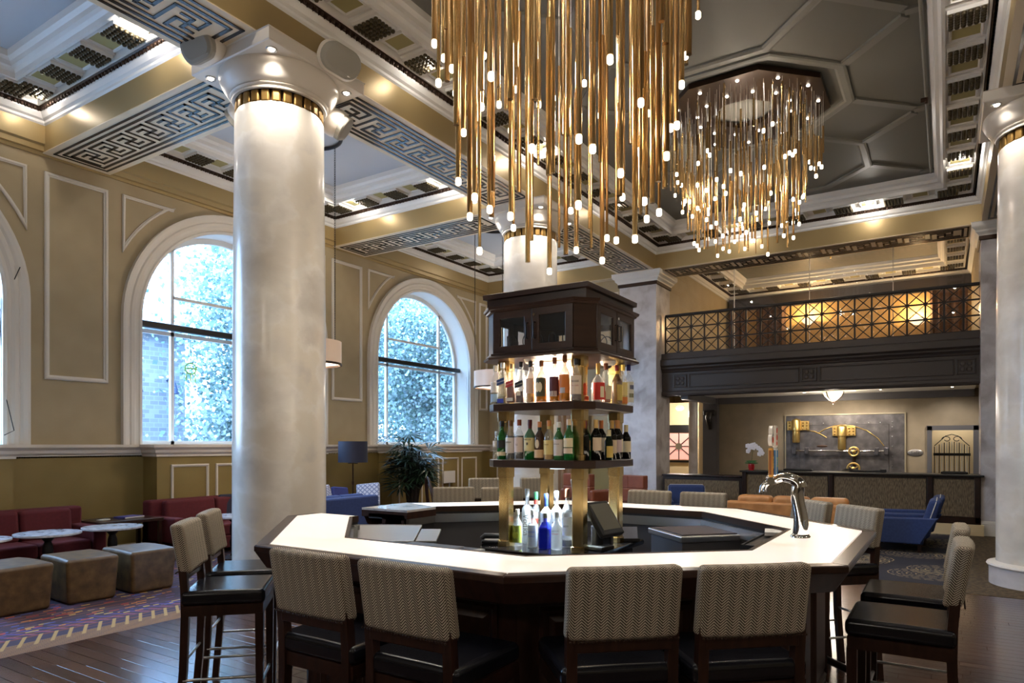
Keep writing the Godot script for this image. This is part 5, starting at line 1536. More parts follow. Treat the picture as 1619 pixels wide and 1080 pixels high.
func beer_tap() -> void:
	var t := thing("beer_tap", "chrome cobra-shaped beer tap with two printed handles", "beer tap", V(-0.70, 1.072, 4.14))
	part("foot", MB.new().lathe([Vector2(0, 0), Vector2(0.055, 0.0), Vector2(0.055, 0.01), Vector2(0.045, 0.02), Vector2(0.03, 0.025)], 20), M.chrome, t)
	var pts := []
	for k in 13:
		var u := k / 12.0
		pts.append(Vector3(-0.012 * sin(u * PI) + (0.012 * sin(u * 5.0)), 0.02 + 0.27 * u, 0))
	part("neck", MB.new().tube(pts, 0.043, 16, false, true, 0.034), M.chrome, t)
	var bend := []
	for k in 9:
		var an := k / 8.0 * PI * 0.52
		bend.append(Vector3(0.0 - 0.075 * (1 - cos(an)) * 1.25, 0.285 + 0.055 * sin(an), 0))
	bend.append(Vector3(-0.15, 0.325, 0))
	part("spout_arm", MB.new().tube(bend, 0.036, 16, false, true, 0.026), M.chrome, t)
	part("manifold", MB.new().cyl(Vector3(-0.145, 0.318, -0.075), Vector3(-0.145, 0.318, 0.075), 0.022, 14), M.chrome, t)
	for k in 2:
		var z := 0.055 if k == 0 else -0.055
		var f := part("faucet", MB.new().cyl(Vector3(-0.145, 0.318, z), Vector3(-0.185, 0.305, z), 0.015, 10).tube([Vector3(-0.18, 0.306, z), Vector3(-0.20, 0.285, z), Vector3(-0.205, 0.25, z)], 0.011, 10).cyl(Vector3(-0.16, 0.315, z), Vector3(-0.155, 0.36, z), 0.010, 10).ball(Vector3(-0.16, 0.335, z), Vector3(0.018, 0.018, 0.018), 10, 6), M.chrome, t)
		var hm := part("handle", MB.new().rbox(Vector3(-0.148, 0.425, z), Vector3(0.024, 0.17, 0.042), 0.008), mat([C8(226, 168, 84), C8(222, 226, 230)][k], 0.35), t)
		tag(hm, ["amber printed tap handle", "white and blue printed tap handle"][k])
		var face := Basis(Vector3(0, 1, 0), PI / 2)
		part("print", MB.new().box(Vector3(-0.148, 0.425, z + 0.0215), Vector3(0.016, 0.14, 0.001)).box(Vector3(-0.1355, 0.425, z), Vector3(0.001, 0.14, 0.032)), mat([C8(140, 84, 40), C8(52, 122, 176)][k], 0.5), hm)
		words(["KONA", "BLUE"][k], 0.026, mat([C8(236, 200, 130), C8(190, 210, 90)][k], 0.5), hm, Vector3(-0.1345, 0.425, z), face * Basis(Vector3(0, 0, 1), PI / 2), false)
		part("disc", MB.new().cyl(Vector3(-0.158, 0.555, z), Vector3(-0.138, 0.555, z), 0.036, 18).cyl(Vector3(-0.158, 0.605 , z - 0.012), Vector3(-0.138, 0.605, z - 0.012), 0.032, 18) if k == 0 else MB.new().rbox(Vector3(-0.148, 0.575, z), Vector3(0.02, 0.13, 0.066), 0.03, 3), mat(C8(232, 224, 214), 0.35), hm)
		var mk := part("emblem", MB.new().cyl(Vector3(-0.1375, 0.555, z), Vector3(-0.1365, 0.555, z), 0.018, 12) if k == 0 else MB.new().ball(Vector3(-0.1375, 0.610, z), Vector3(0.003, 0.018, 0.012), 8, 5).ball(Vector3(-0.1375, 0.570, z), Vector3(0.003, 0.02, 0.016), 8, 5).ball(Vector3(-0.1375, 0.535, z + 0.004), Vector3(0.003, 0.013, 0.013), 8, 5), mat(C8(206, 74, 42), 0.5), hm)

# ------------------------------------------------------------------ bottle tower
const TX := -2.236
const TA := 4.135

func oct_poly(e: float, c: float) -> Array:
	return [Vector2(-e + c, -e), Vector2(e - c, -e), Vector2(e, -e + c), Vector2(e, e - c), Vector2(e - c, e), Vector2(-e + c, e), Vector2(-e, e - c), Vector2(-e, -e + c)]

func build_tower() -> void:
	var base := thing("back_bar_island", "island cabinet with a black granite top in the middle of the bar", "cabinet")
	var gp := []
	for q in [[-2.733, 3.88], [-2.62, 3.69], [-1.97, 3.69], [-1.85, 3.84], [-1.85, 4.66], [-1.97, 4.60], [-2.62, 4.60], [-2.733, 4.45]]: gp.append(Vector2(q[0], -q[1]))
	part("granite_top", MB.new().loft(gp, [Vector2(-0.006, 0.875), Vector2(0.0, 0.88), Vector2(0.004, 0.895), Vector2(0.0, 0.91), Vector2(-0.006, 0.915)]), M.granite, base)
	part("body", MB.new().prism(MB.outset(gp, -0.05), 0.0, 0.874), M.blackmat, base)
	for k in 3: part("door", MB.new().rbox(V(-2.55 + k * 0.25, 0.45, 3.735), Vector3(0.22, 0.75, 0.02), 0.005), M.greypaint, base)
	var t := thing("bottle_tower", "tall bottle tower of brass posts, two wooden shelves and a glazed top cabinet", "shelf unit", V(TX, 0, TA))
	for sx in [-1.0, 1.0]:
		for sz in [-1.0, 1.0]:
			var at := Vector3(sx * 0.278, 0, sz * 0.278)
			for tier in [[0.917, 1.45], [1.50, 1.82], [1.87, 2.16]]:
				var ps := part("post", MB.new().loft(oct_poly(0.040, 0.010), [Vector2(0.008, tier[0]), Vector2(0.008, tier[0] + 0.035), Vector2(0.0, tier[0] + 0.04), Vector2(0, tier[1] - 0.07), Vector2(0.006, tier[1] - 0.068), Vector2(0.006, tier[1])]), M.brass, t, at)
	for y in [1.45, 1.82]:
		part("shelf", MB.new().loft(oct_poly(0.40, 0.10), [Vector2(-0.004, y), Vector2(0, y + 0.004), Vector2(0, y + 0.046), Vector2(-0.004, y + 0.05)]), M.tower, t)
	# cabinet with glazed doors
	var bt := oct_poly(0.40, 0.10)
	part("lower_trim", MB.new().loft(bt, [Vector2(0.0, 2.16), Vector2(0.035, 2.16), Vector2(0.04, 2.172), Vector2(0.03, 2.18), Vector2(0.018, 2.187), Vector2(0.018, 2.198), Vector2(0.0, 2.205)]), M.tower, t)
	part("upper_trim", MB.new().loft(bt, [Vector2(0.0, 2.47), Vector2(0.02, 2.475), Vector2(0.024, 2.485), Vector2(0.036, 2.49), Vector2(0.04, 2.505), Vector2(0.0, 2.515)]), M.tower, t)
	part("cap", MB.new().loft(rect2(-0.37, -0.37, 0.37, 0.37), [Vector2(0, 2.51), Vector2(0, 2.565), Vector2(0.02, 2.57), Vector2(0.022, 2.60), Vector2(0.015, 2.605)]), M.tower, t)
	part("cabinet_floor", MB.new().prism(oct_poly(0.395, 0.10), 2.19, 2.205), M.tower, t)
	part("cabinet_roof", MB.new().prism(oct_poly(0.395, 0.10), 2.47, 2.50), M.tower, t)
	for k in 4:
		var an := PI / 4 + k * PI / 2
		part("corner_panel", MB.new().box(Vector3(cos(an) * 0.488, 2.335, sin(an) * 0.488), Vector3(0.02, 0.27, 0.145), Basis(Vector3.UP, -an)), M.tower, t)
	for f in 4:
		var bs := Basis(Vector3.UP, f * PI / 2)
		for sd in [-1.0, 1.0]:
			var dm := MB.new()
			var w := 0.295
			var c := bs * Vector3(sd * 0.149, 2.335, 0.40)
			for e in [[0, 0.115, w, 0.05], [0, -0.115, w, 0.05]]: dm.rbox(c + bs * Vector3(e[0], e[1], 0), bs.x.abs() * e[2] + Vector3(0, e[3], 0) + bs.z.abs() * 0.02, 0.004)
			for e in [-1.0, 1.0]: dm.rbox(c + bs * Vector3(e * (w / 2 - 0.027), 0, 0), bs.x.abs() * 0.054 + Vector3(0, 0.19, 0) + bs.z.abs() * 0.02, 0.004)
			var d := part("door", dm, M.tower, t)
			var gm := MB.new()
			var g0 := c + bs * Vector3(-w / 2 + 0.05, -0.095, 0.002); var g1 := c + bs * Vector3(w / 2 - 0.05, -0.095, 0.002)
			gm.quad(g0, g1, g1 + Vector3(0, 0.19, 0), g0 + Vector3(0, 0.19, 0), bs * Vector3(0, 0, 1))
			part("pane", gm, M.glass, d)
			part("handle", MB.new().tube([c + bs * Vector3(-sd * 0.122, -0.055, 0.01), c + bs * Vector3(-sd * 0.122, -0.055, 0.03), c + bs * Vector3(-sd * 0.122, 0.045, 0.03), c + bs * Vector3(-sd * 0.122, 0.045, 0.01)], 0.005, 6), M.black, d)
			if sd > 0: part("lock", MB.new().cyl(c + bs * Vector3(-0.128, 0.095, 0.009), c + bs * Vector3(-0.128, 0.095, 0.015), 0.009, 12), M.chrome, d)
	# wire rack inside
	var rk := MB.new()
	for k in 6:
		var ring := []
		for j in 14: ring.append(Vector3(-0.25 + k * 0.1, 2.29 + 0.05 * cos(TAU * j / 14), 0.22 + 0.05 * sin(TAU * j / 14)))
		rk.tube(ring, 0.004, 4, true)
		var ring2 := []
		for j in 14: ring2.append(Vector3(0.22 + 0.05 * sin(TAU * j / 14), 2.30 + 0.06 * cos(TAU * j / 14), -0.25 + k * 0.1))
		rk.tube(ring2, 0.004, 4, true)
	part("wire_rack", rk, M.iron, t)
	# lit core behind the upper bottles
	var lb := part("light_box", MB.new().box(Vector3(0.02, 2.015, 0.10), Vector3(0.30, 0.28, 0.12)), M.lightbox, t)
	tag(lb, "glowing white light box behind the bottles")
	omni(t, Vector3(0.02, 2.015, 0.20), 0.35, WARM, 0.1)
	omni(t, Vector3(0.02, 2.015, 0.0), 0.2, WARM, 0.1)
	var dl := part("added_tier_lamp", MB.new().cyl(Vector3(0.02, 1.435, 0.10), Vector3(0.02, 1.449, 0.10), 0.05, 16), M.coolbox, t)  # lamp added to make the frosted bottles below glow
	tag(dl, "cool white lamp added under the lower shelf")
	spot(t, Vector3(0.02, 1.42, 0.10), Vector3.DOWN, 4.0, Color(0.9, 0.96, 1.0), 60.0, 0.04)
	var names := ["white dome fixture under the cabinet, above the diagonal-label bottles", "white dome fixture under the cabinet, above the red-label bottle"]
	for k in 2:
		var at := V(TX - 0.06, 2.16, TA - 0.30) if k == 0 else V(TX + 0.31, 2.16, TA + 0.08)
		var o := thing("dome_fixture", names[k], "camera", at, 0.0, "dome fixtures under the bottle cabinet")
		part("housing", MB.new().lathe([Vector2(0.028, -0.03), Vector2(0.045, -0.024), Vector2(0.056, 0.0)], 20), M.white, o)
		part("lens", MB.new().ball(Vector3(0, -0.03, 0), Vector3(0.026, 0.018, 0.026), 14, 6), M.black, o)
	# till screen and its printer
	var p := thing("till_screen", "dark touch-screen till leaning back beside the front brass post", "till", V(-1.90, 0.917, 4.03), 1.40)
	part("foot", MB.new().rbox(Vector3(0, 0.015, 0), Vector3(0.14, 0.03, 0.14), 0.01), M.blackmat, p)
	part("neck", MB.new().rbox(Vector3(0, 0.09, -0.02), Vector3(0.08, 0.15, 0.06), 0.02), M.blackmat, p)
	var tilt := Basis(Vector3(1, 0, 0), -0.62)
	part("case", MB.new().rbox(Vector3(0, 0.20, 0.03), Vector3(0.235, 0.25, 0.045), 0.012, 2, tilt), mat(C8(44, 46, 48), 0.4), p)
	part("screen", MB.new().box(Vector3(0, 0.20, 0.03) + tilt * Vector3(0, 0.008, 0.0235), Vector3(0.19, 0.19, 0.003), tilt), M.screen, p)
	var pr := thing("receipt_printer", "small black receipt printer on the granite behind the front brass post", "printer", V(-1.93, 0.917, 3.93 + 0.22), 0.3)
	part("body", MB.new().rbox(Vector3(0, 0.055, 0), Vector3(0.12, 0.11, 0.13), 0.015), M.blackmat, pr)
	part("slot", MB.new().box(Vector3(0, 0.112, 0.03), Vector3(0.09, 0.004, 0.02)), M.steeldark, pr)
	var mn := thing("menu_holder", "clear menu holder with a pale sheet at the back corner of the granite", "menu holder", V(-1.90, 0.917, 4.50), 0.6)
	part("sheet", MB.new().box(Vector3(0, 0.05, 0), Vector3(0.13, 0.10, 0.01), Basis(Vector3(1, 0, 0), -0.3)), mat(C8(170, 176, 196), 0.4), mn)
	part("holder", MB.new().box(Vector3(0, 0.01, 0), Vector3(0.15, 0.02, 0.07)), M.blackmat, mn)
	var hs := thing("desk_phone", "black telephone handset lying at the left corner of the granite", "telephone", V(-2.66, 0.917, 3.90), 0.5)
	part("handset", MB.new().tube([Vector3(-0.07, 0.03, 0), Vector3(-0.05, 0.05, 0), Vector3(0.05, 0.05, 0), Vector3(0.07, 0.03, 0)], 0.018, 10), M.black, hs)
	part("base", MB.new().rbox(Vector3(0, 0.012, 0), Vector3(0.14, 0.024, 0.09), 0.01), M.black, hs)

# ------------------------------------------------------------------ bottles
# form: [body radius, body height share, shoulder height share, neck radius share, cap share]
func bottle(at: Vector3, turn: float, h: float, form: String, glass: Material, cap: Color, label: String, spec: Dictionary) -> Node3D:
	var o := thing(spec.get("name", "spirit_bottle"), label, "bottle", at, turn, spec.get("group", "bottles on the tower"))
	var r: float = spec.get("r", 0.033)
	var nr := 0.012
	var yb := 0.56 * h; var ys := 0.74 * h; var yc := 0.86 * h
	if form == "wine": yb = 0.60 * h; ys = 0.76 * h; yc = 0.80 * h; nr = 0.0125
	if form == "tall": yb = 0.62 * h; ys = 0.72 * h; yc = 0.88 * h; nr = 0.013
	if form == "squat": yb = 0.46 * h; ys = 0.68 * h; yc = 0.84 * h; nr = 0.011
	if form == "slim": yb = 0.50 * h; ys = 0.80 * h; yc = 0.88 * h; nr = 0.012
	var gm := MB.new()
	if form == "square" or form == "slim":
		gm.loft(oct_poly(r * 0.92, r * 0.25), [Vector2(-0.003, 0.0), Vector2(0, 0.004), Vector2(0, yb), Vector2(-r * 0.18, (yb * 2 + ys) / 3), Vector2(-(r - nr) * 0.72, ys)], true, true)
		gm.lathe([Vector2(nr * 1.1, ys - 0.004), Vector2(nr, ys + 0.01), Vector2(nr, yc)], 14)
	else:
		gm.lathe([Vector2(0, 0.001), Vector2(r - 0.003, 0.0), Vector2(r, 0.004), Vector2(r, yb), Vector2(r * 0.94, yb + (ys - yb) * 0.25), Vector2(r * 0.70, yb + (ys - yb) * 0.62), Vector2(nr * 1.25, ys), Vector2(nr, ys + 0.008), Vector2(nr, yc)], 20)
	part("glass", gm, glass, o)
	if spec.has("liquid"):
		var lh: float = spec.get("fill", 0.45) * h
		var q := r * 0.88
		var lm := MB.new()
		if form == "square" or form == "slim": lm.prism(oct_poly(r * 0.82, r * 0.22), 0.006, lh)
		else: lm.lathe([Vector2(0, 0.005), Vector2(q, 0.006), Vector2(q, lh), Vector2(0, lh)], 16)
		part("liquid", lm, mat(spec.liquid, 0.15), o)
	part("cap", MB.new().lathe([Vector2(0, yc - 0.002), Vector2(nr * 1.18, yc - 0.002), Vector2(nr * 1.22, yc + 0.002), Vector2(nr * 1.22, h - 0.003), Vector2(nr * 1.1, h), Vector2(0, h)], 14), mat(cap, 0.35, spec.get("capmetal", 0.0)), o)
	if spec.has("capsule"):
		part("capsule", MB.new().lathe([Vector2(nr * 1.06, ys + 0.01), Vector2(nr * 1.1, ys + 0.012), Vector2(nr * 1.1, yc)], 14), mat(spec.capsule, 0.4), o)
	# paper labels: [y0, y1, half angle, colour, words, text size, text colour, slant]
	for lb in spec.get("labels", []):
		var lm := MB.new()
		var rr := r + 0.0008
		var y0: float = lb[0] * h; var y1: float = lb[1] * h
		var sl: float = lb[7] if lb.size() > 7 else 0.0
		if form == "square" or form == "slim":
			var w: float = r * 0.92 * sin(minf(lb[2], 1.4))
			lm.quad(Vector3(-w, y0 - sl, r * 0.92 + 0.001), Vector3(w, y0 + sl, r * 0.92 + 0.001), Vector3(w, y1 + sl, r * 0.92 + 0.001), Vector3(-w, y1 - sl, r * 0.92 + 0.001), Vector3(0, 0, 1))
		else:
			for k in 8:
				var t0: float = lerpf(-lb[2], lb[2], k / 8.0); var t1: float = lerpf(-lb[2], lb[2], (k + 1) / 8.0)
				var s0 := sl * lerpf(-1, 1, k / 8.0); var s1 := sl * lerpf(-1, 1, (k + 1) / 8.0)
				lm.quads(Vector3(sin(t0) * rr, y0 + s0, cos(t0) * rr), Vector3(sin(t1) * rr, y0 + s1, cos(t1) * rr), Vector3(sin(t1) * rr, y1 + s1, cos(t1) * rr), Vector3(sin(t0) * rr, y1 + s0, cos(t0) * rr), Vector3(sin(t0), 0, cos(t0)), Vector3(sin(t1), 0, cos(t1)), Vector3(sin(t1), 0, cos(t1)), Vector3(sin(t0), 0, cos(t0)))
		var pm := part("paper_label", lm, mat(lb[3], 0.6), o)
		if lb.size() > 4 and lb[4] != "":
			var fz := r * 0.92 + 0.0015 if form == "square" or form == "slim" else rr + 0.0002
			words(lb[4], lb[5], mat(lb[6], 0.6), pm, Vector3(0, (y0 + y1) / 2 + (lb[8] if lb.size() > 8 else 0.0), fz), Basis(Vector3(0, 0, 1), atan2(sl, r) if sl else 0.0))
	if spec.has("oval"):
		var ov: Array = spec.oval
		part("paper_label", MB.new().ball(Vector3(0, ov[0] * h, r * 0.96), Vector3(ov[1], ov[2], 0.003), 16, 6), mat(ov[3], 0.6), o)
	return o

func build_bottles() -> void:
	var INK := C8(40, 34, 32)
	var CR := C8(232, 214, 176)
	var WH := C8(228, 220, 212)
	var up := 1.8705
	var lo := 1.5005
	var fa := TA - 0.355
	var rx := TX + 0.355
	var R := PI / 2
	# upper shelf, front side
	bottle(V(-2.563, up, fa + 0.02), 0, 0.262, "round", M.g_clear, C8(226, 220, 200), "clear bottle with a white and pale blue label, left end of upper shelf", {"r": 0.032, "labels": [[0.30, 0.56, 1.2, WH], [0.06, 0.26, 1.2, C8(168, 196, 220)]]})
	bottle(V(-2.491, up, fa), 0, 0.275, "slim", M.g_clear, C8(220, 216, 200), "square clear bottle with a slanting blue label", {"r": 0.032, "labels": [[0.46, 0.60, 1.3, C8(44, 66, 118), "Johnnie Walker", 0.0085, C8(210, 214, 226), 0.008], [0.02, 0.12, 1.0, C8(58, 70, 170)]], "liquid": C8(190, 176, 140), "fill": 0.17})
	bottle(V(-2.419, up, fa), 0, 0.263, "slim", M.g_clear, C8(196, 160, 110), "square bottle of amber spirit with a slanting red label", {"r": 0.032, "labels": [[0.42, 0.56, 1.3, C8(178, 46, 44), "Johnnie Walker", 0.0085, C8(236, 190, 170), 0.008], [0.06, 0.14, 1.1, C8(216, 206, 190)]], "liquid": C8(122, 58, 44), "fill": 0.46})
	bottle(V(-2.347, up, fa), 0, 0.271, "slim", M.g_clear, C8(24, 20, 22), "square bottle with a slanting black label and a black cap", {"r": 0.033, "labels": [[0.38, 0.52, 1.3, C8(28, 28, 38), "Johnnie Walker", 0.0085, C8(200, 190, 160), 0.008], [0.18, 0.28, 0.5, C8(226, 206, 176)]], "liquid": C8(80, 40, 50), "fill": 0.28})
	bottle(V(-2.274, up, fa), 0, 0.270, "round", M.g_clear, C8(30, 22, 24), "round bottle with a tall pinkish label and a black cap", {"r": 0.031, "labels": [[0.22, 0.58, 1.15, C8(226, 190, 164)]], "liquid": C8(206, 150, 70), "fill": 0.5})
	bottle(V(-2.193, up, fa), 0, 0.269, "round", M.g_amber, C8(112, 66, 30), "amber bottle with a dark green label bearing a cream oval", {"r": 0.036, "labels": [[0.14, 0.58, 1.3, C8(72, 72, 50)]], "oval": [0.36, 0.026, 0.036, CR], "liquid": C8(232, 186, 84), "fill": 0.55})
	bottle(V(-2.096, up, fa), 0, 0.283, "round", M.g_amber, C8(118, 66, 32), "amber bottle with a maroon label and a brown capsule", {"r": 0.034, "labels": [[0.14, 0.56, 1.3, C8(92, 40, 42)], [0.12, 0.24, 0.9, C8(200, 180, 170)]], "liquid": C8(232, 190, 92), "fill": 0.5})
	bottle(V(-2.023, up, fa), 0, 0.290, "round", M.g_amber, C8(122, 70, 34), "tall amber bottle with an orange label", {"r": 0.035, "labels": [[0.18, 0.58, 1.3, C8(216, 124, 52)], [0.18, 0.30, 0.5, C8(190, 186, 190)]], "liquid": C8(236, 192, 92), "fill": 0.5})
	bottle(V(-1.948, up, fa + 0.01), 0.3, 0.266, "round", M.g_clear, C8(20, 18, 20), "bottle with a cream label and red lettering beside the front post", {"r": 0.035, "labels": [[0.16, 0.60, 1.25, C8(228, 206, 184), "MARK", 0.016, INK, 0.0, 0.022], [0.36, 0.361, 0.1, INK, "No 1 RED", 0.010, C8(176, 40, 40)]], "liquid": C8(74, 36, 32), "fill": 0.5})
	# upper shelf, right side
	bottle(V(rx, up, 3.965), R * 0.72, 0.25, "squat", M.g_clear, C8(206, 160, 84), "squat bottle with a bright red label and a gold neck", {"r": 0.043, "labels": [[0.06, 0.50, 1.4, C8(206, 52, 40)], [0.12, 0.40, 0.35, CR]], "capsule": C8(206, 170, 92)})
	bottle(V(rx, up, 4.085), R * 0.72, 0.262, "slim", M.g_clear, C8(108, 58, 36), "clear bottle with a brown neck and an ornate round label", {"r": 0.030, "labels": [[0.10, 0.44, 1.0, C8(208, 196, 160)]], "liquid": C8(150, 84, 60), "fill": 0.3, "capsule": C8(116, 62, 38)})
	bottle(V(rx, up, 4.262), R * 0.8, 0.267, "round", M.g_brown, C8(112, 26, 34), "dark brown bottle with a red neck and a yellow script label", {"r": 0.036, "labels": [[0.10, 0.50, 0.8, C8(200, 176, 92)]], "capsule": C8(206, 172, 70)})
	bottle(V(rx, up, 4.362), R * 0.8, 0.280, "round", M.g_clear, C8(226, 196, 100), "pale yellow bottle with an orange foot", {"r": 0.031, "labels": [[0.04, 0.20, 1.4, C8(220, 130, 60)], [0.24, 0.56, 1.2, C8(236, 214, 140)]], "liquid": C8(240, 214, 130), "fill": 0.55})
	bottle(V(rx, up, 4.462), R * 0.8, 0.290, "round", M.g_clear, C8(36, 40, 110), "white patterned bottle with a dark blue cap, right end of upper shelf", {"r": 0.035, "labels": [[0.08, 0.58, 1.4, C8(220, 218, 206)], [0.40, 0.50, 0.6, C8(90, 96, 120)], [0.20, 0.30, 0.8, C8(120, 120, 90)]]})
	# lower shelf, front side
	bottle(V(-2.558, lo, fa + 0.03), 0, 0.19, "round", M.g_clear, C8(200, 214, 226), "short clear bottle with a white label, left end of lower shelf", {"r": 0.027, "labels": [[0.44, 0.66, 1.2, WH]]})
	bottle(V(-2.497, lo, fa), 0, 0.257, "round", M.g_green, C8(22, 20, 20), "green bottle with a black cap and a cream strip low down", {"r": 0.033, "labels": [[0.30, 0.50, 1.3, C8(40, 38, 38)], [0.10, 0.20, 1.3, CR]], "liquid": C8(20, 22, 20), "fill": 0.5})
	bottle(V(-2.429, lo, fa), 0, 0.260, "round", M.g_clear, C8(122, 84, 44), "bottle with a large white label and a tan cap", {"r": 0.033, "labels": [[0.17, 0.56, 1.3, WH, "MACALLAN", 0.009, INK, 0.0, 0.02]], "liquid": C8(34, 22, 18), "fill": 0.6})
	bottle(V(-2.361, lo, fa), 0, 0.263, "round", M.g_clear, C8(140, 66, 34), "bottle with a large pinkish white label numbered 12 and a rust cap", {"r": 0.033, "labels": [[0.19, 0.56, 1.3, C8(232, 212, 202), "12", 0.015, C8(120, 60, 50)]], "liquid": C8(44, 22, 18), "fill": 0.6})
	bottle(V(-2.279, lo, fa), 0, 0.261, "round", M.g_green, C8(84, 22, 26), "green whiskey bottle with a cream label reading JAMESON", {"r": 0.037, "labels": [[0.22, 0.55, 1.35, C8(226, 210, 150), "JAMESON", 0.0125, C8(50, 50, 34), 0.0, 0.031]], "oval": [0.40, 0.008, 0.013, C8(70, 56, 40)], "capsule": C8(92, 26, 28), "liquid": C8(20, 30, 34), "fill": 0.24})
	bottle(V(-2.207, lo, fa), 0, 0.247, "round", M.g_brown, C8(214, 140, 80), "dark brown bottle with an oval neck label and a tan lower label", {"r": 0.034, "labels": [[0.06, 0.27, 1.35, C8(220, 184, 140)]], "oval": [0.42, 0.015, 0.03, C8(226, 204, 170)], "capsule": C8(24, 40, 32)})
	bottle(V(-2.137, lo, fa), 0, 0.254, "round", M.g_clear, C8(220, 146, 80), "pale amber bottle with a butter-yellow label", {"r": 0.034, "labels": [[0.14, 0.50, 1.35, C8(238, 214, 140), "OBAN", 0.011, C8(150, 110, 60), 0.0, 0.018]], "liquid": C8(196, 150, 74), "fill": 0.5, "capsule": C8(210, 180, 110)})
	bottle(V(-2.066, lo, fa), 0, 0.243, "round", M.g_green, C8(230, 224, 210), "green bottle with a white cap and a white label", {"r": 0.033, "labels": [[0.12, 0.54, 1.35, C8(220, 208, 200), "LAPHROAIG", 0.0075, INK, 0.0, 0.022]]})
	bottle(V(-1.994, lo, fa), 0, 0.259, "round", M.g_green, C8(226, 200, 160), "green bottle with two stacked cream labels beside the front post", {"r": 0.034, "labels": [[0.32, 0.54, 1.3, CR], [0.17, 0.30, 1.2, C8(228, 206, 180)]], "liquid": C8(22, 26, 26), "fill": 0.5})
	bottle(V(-1.935, lo, fa + 0.12), 0.2, 0.254, "round", M.g_green, C8(100, 60, 50), "green bottle with a tan label standing behind the front post", {"r": 0.033, "labels": [[0.25, 0.50, 1.2, C8(180, 110, 60)]]})
	# wine on the right side
	var wines := [[3.935, 0.258, C8(220, 180, 110), "wine bottle with a peach label nearest the front post", [[0.24, 0.56, 1.3, C8(230, 204, 172)]], C8(30, 32, 30), rx],
		[4.075, 0.258, C8(206, 120, 60), "wine bottle with a white label behind the short half bottle", [[0.20, 0.56, 1.3, C8(238, 226, 200)]], C8(40, 42, 40), rx - 0.03],
		[4.175, 0.261, C8(224, 176, 96), "wine bottle with a red capsule and a tan label", [[0.16, 0.50, 1.3, C8(226, 202, 168)]], C8(160, 30, 40), rx],
		[4.255, 0.264, C8(206, 140, 70), "wine bottle with a lilac-grey label in the right-hand row", [[0.18, 0.50, 1.3, C8(214, 190, 188)]], C8(34, 34, 34), rx],
		[4.325, 0.265, C8(200, 140, 80), "wine bottle with a plain cream label, last but one of the right-hand row", [[0.18, 0.52, 1.3, CR]], C8(40, 30, 30), rx - 0.02],
		[4.415, 0.237, C8(230, 216, 170), "wine bottle with a white capsule at the right end of the lower shelf", [[0.20, 0.52, 1.3, C8(232, 216, 180)]], C8(222, 212, 176), rx]]
	for w in wines:
		bottle(V(w[6], lo, w[0]), R * 0.7, w[1], "wine", M.g_black, w[2], w[3], {"name": "wine_bottle", "labels": w[4], "capsule": w[5], "r": 0.034, "group": "wine bottles on the lower shelf"})
	bottle(V(rx - 0.05, lo, 3.87), R * 0.5, 0.252, "wine", M.g_black, C8(120, 30, 50), "dark wine bottle with a maroon capsule right behind the front post", {"name": "wine_bottle", "capsule": C8(110, 30, 50), "r": 0.034, "group": "wine bottles on the lower shelf"})
	bottle(V(rx + 0.045, lo, 4.03), R * 0.7, 0.195, "wine", M.g_dgreen, C8(232, 218, 170), "short half bottle with a yellow lower label in front of the wines", {"name": "wine_bottle", "labels": [[0.08, 0.46, 1.2, C8(222, 190, 100)]], "capsule": C8(232, 220, 180), "r": 0.027, "group": "wine bottles on the lower shelf"})
	# on the granite
	var gy := 0.9155
	bottle(V(-2.448, gy, 3.895), 0.2, 0.248, "round", M.g_clear, C8(196, 200, 190), "short clear vodka bottle with a lime green label", {"r": 0.036, "labels": [[0.10, 0.56, 1.3, C8(128, 142, 58)]], "oval": [0.30, 0.022, 0.028, C8(176, 190, 70)]})
	bottle(V(-2.328, gy, 3.895), 0.2, 0.25, "round", M.g_clear, C8(200, 206, 210), "short clear vodka bottle with blue lettering", {"r": 0.036, "labels": [[0.36, 0.361, 0.1, C8(60, 90, 170), "COUNTRY", 0.013, C8(44, 84, 180), 0.0, 0.014], [0.30, 0.301, 0.1, C8(60, 90, 170), "VODKA", 0.012, C8(60, 100, 190)]], "liquid": C8(196, 206, 214), "fill": 0.6})
	bottle(V(-2.231, gy, 3.895), 0.2, 0.234, "square", M.g_blue, C8(90, 92, 80), "cobalt blue bottle at the front of the granite top", {"r": 0.040, "liquid": C8(30, 40, 190), "fill": 0.6})
	bottle(V(-2.145, gy, 3.895), 0.2, 0.247, "round", M.g_frost, C8(176, 182, 186), "short frosted vodka bottle with red lettering", {"r": 0.037, "labels": [[0.50, 0.501, 0.1, WH, "ABSOLUT", 0.011, C8(60, 60, 70)], [0.42, 0.421, 0.1, WH, "KURANT", 0.011, C8(170, 60, 50)]]})
	var grey_tall := bottle(V(-2.455, gy, 4.035), 0.2, 0.377, "tall", M.g_frost, C8(150, 156, 156), "tall frosted grey bottle with dark script down its side", {"r": 0.037, "labels": []})
	bottle(V(-2.386, gy, 4.035), 0.2, 0.358, "round", M.g_clear, C8(40, 92, 60), "clear bottle with a red neck band and a green stopper", {"r": 0.034, "capsule": C8(196, 50, 40), "labels": [[0.40, 0.50, 0.9, C8(206, 90, 70)]]})
	bottle(V(-2.304, gy, 4.035), 0.2, 0.350, "tall", M.g_frost, C8(46, 70, 140), "tall frosted bottle with a blue neck and a gold pourer", {"r": 0.040, "capsule": C8(50, 74, 150)})
	bottle(V(-2.235, gy, 4.055), 0.2, 0.368, "tall", M.g_frost, C8(150, 180, 206), "tall frosted bottle with a pale blue cap", {"r": 0.039, "labels": [[0.40, 0.44, 0.5, C8(96, 96, 100)]]})
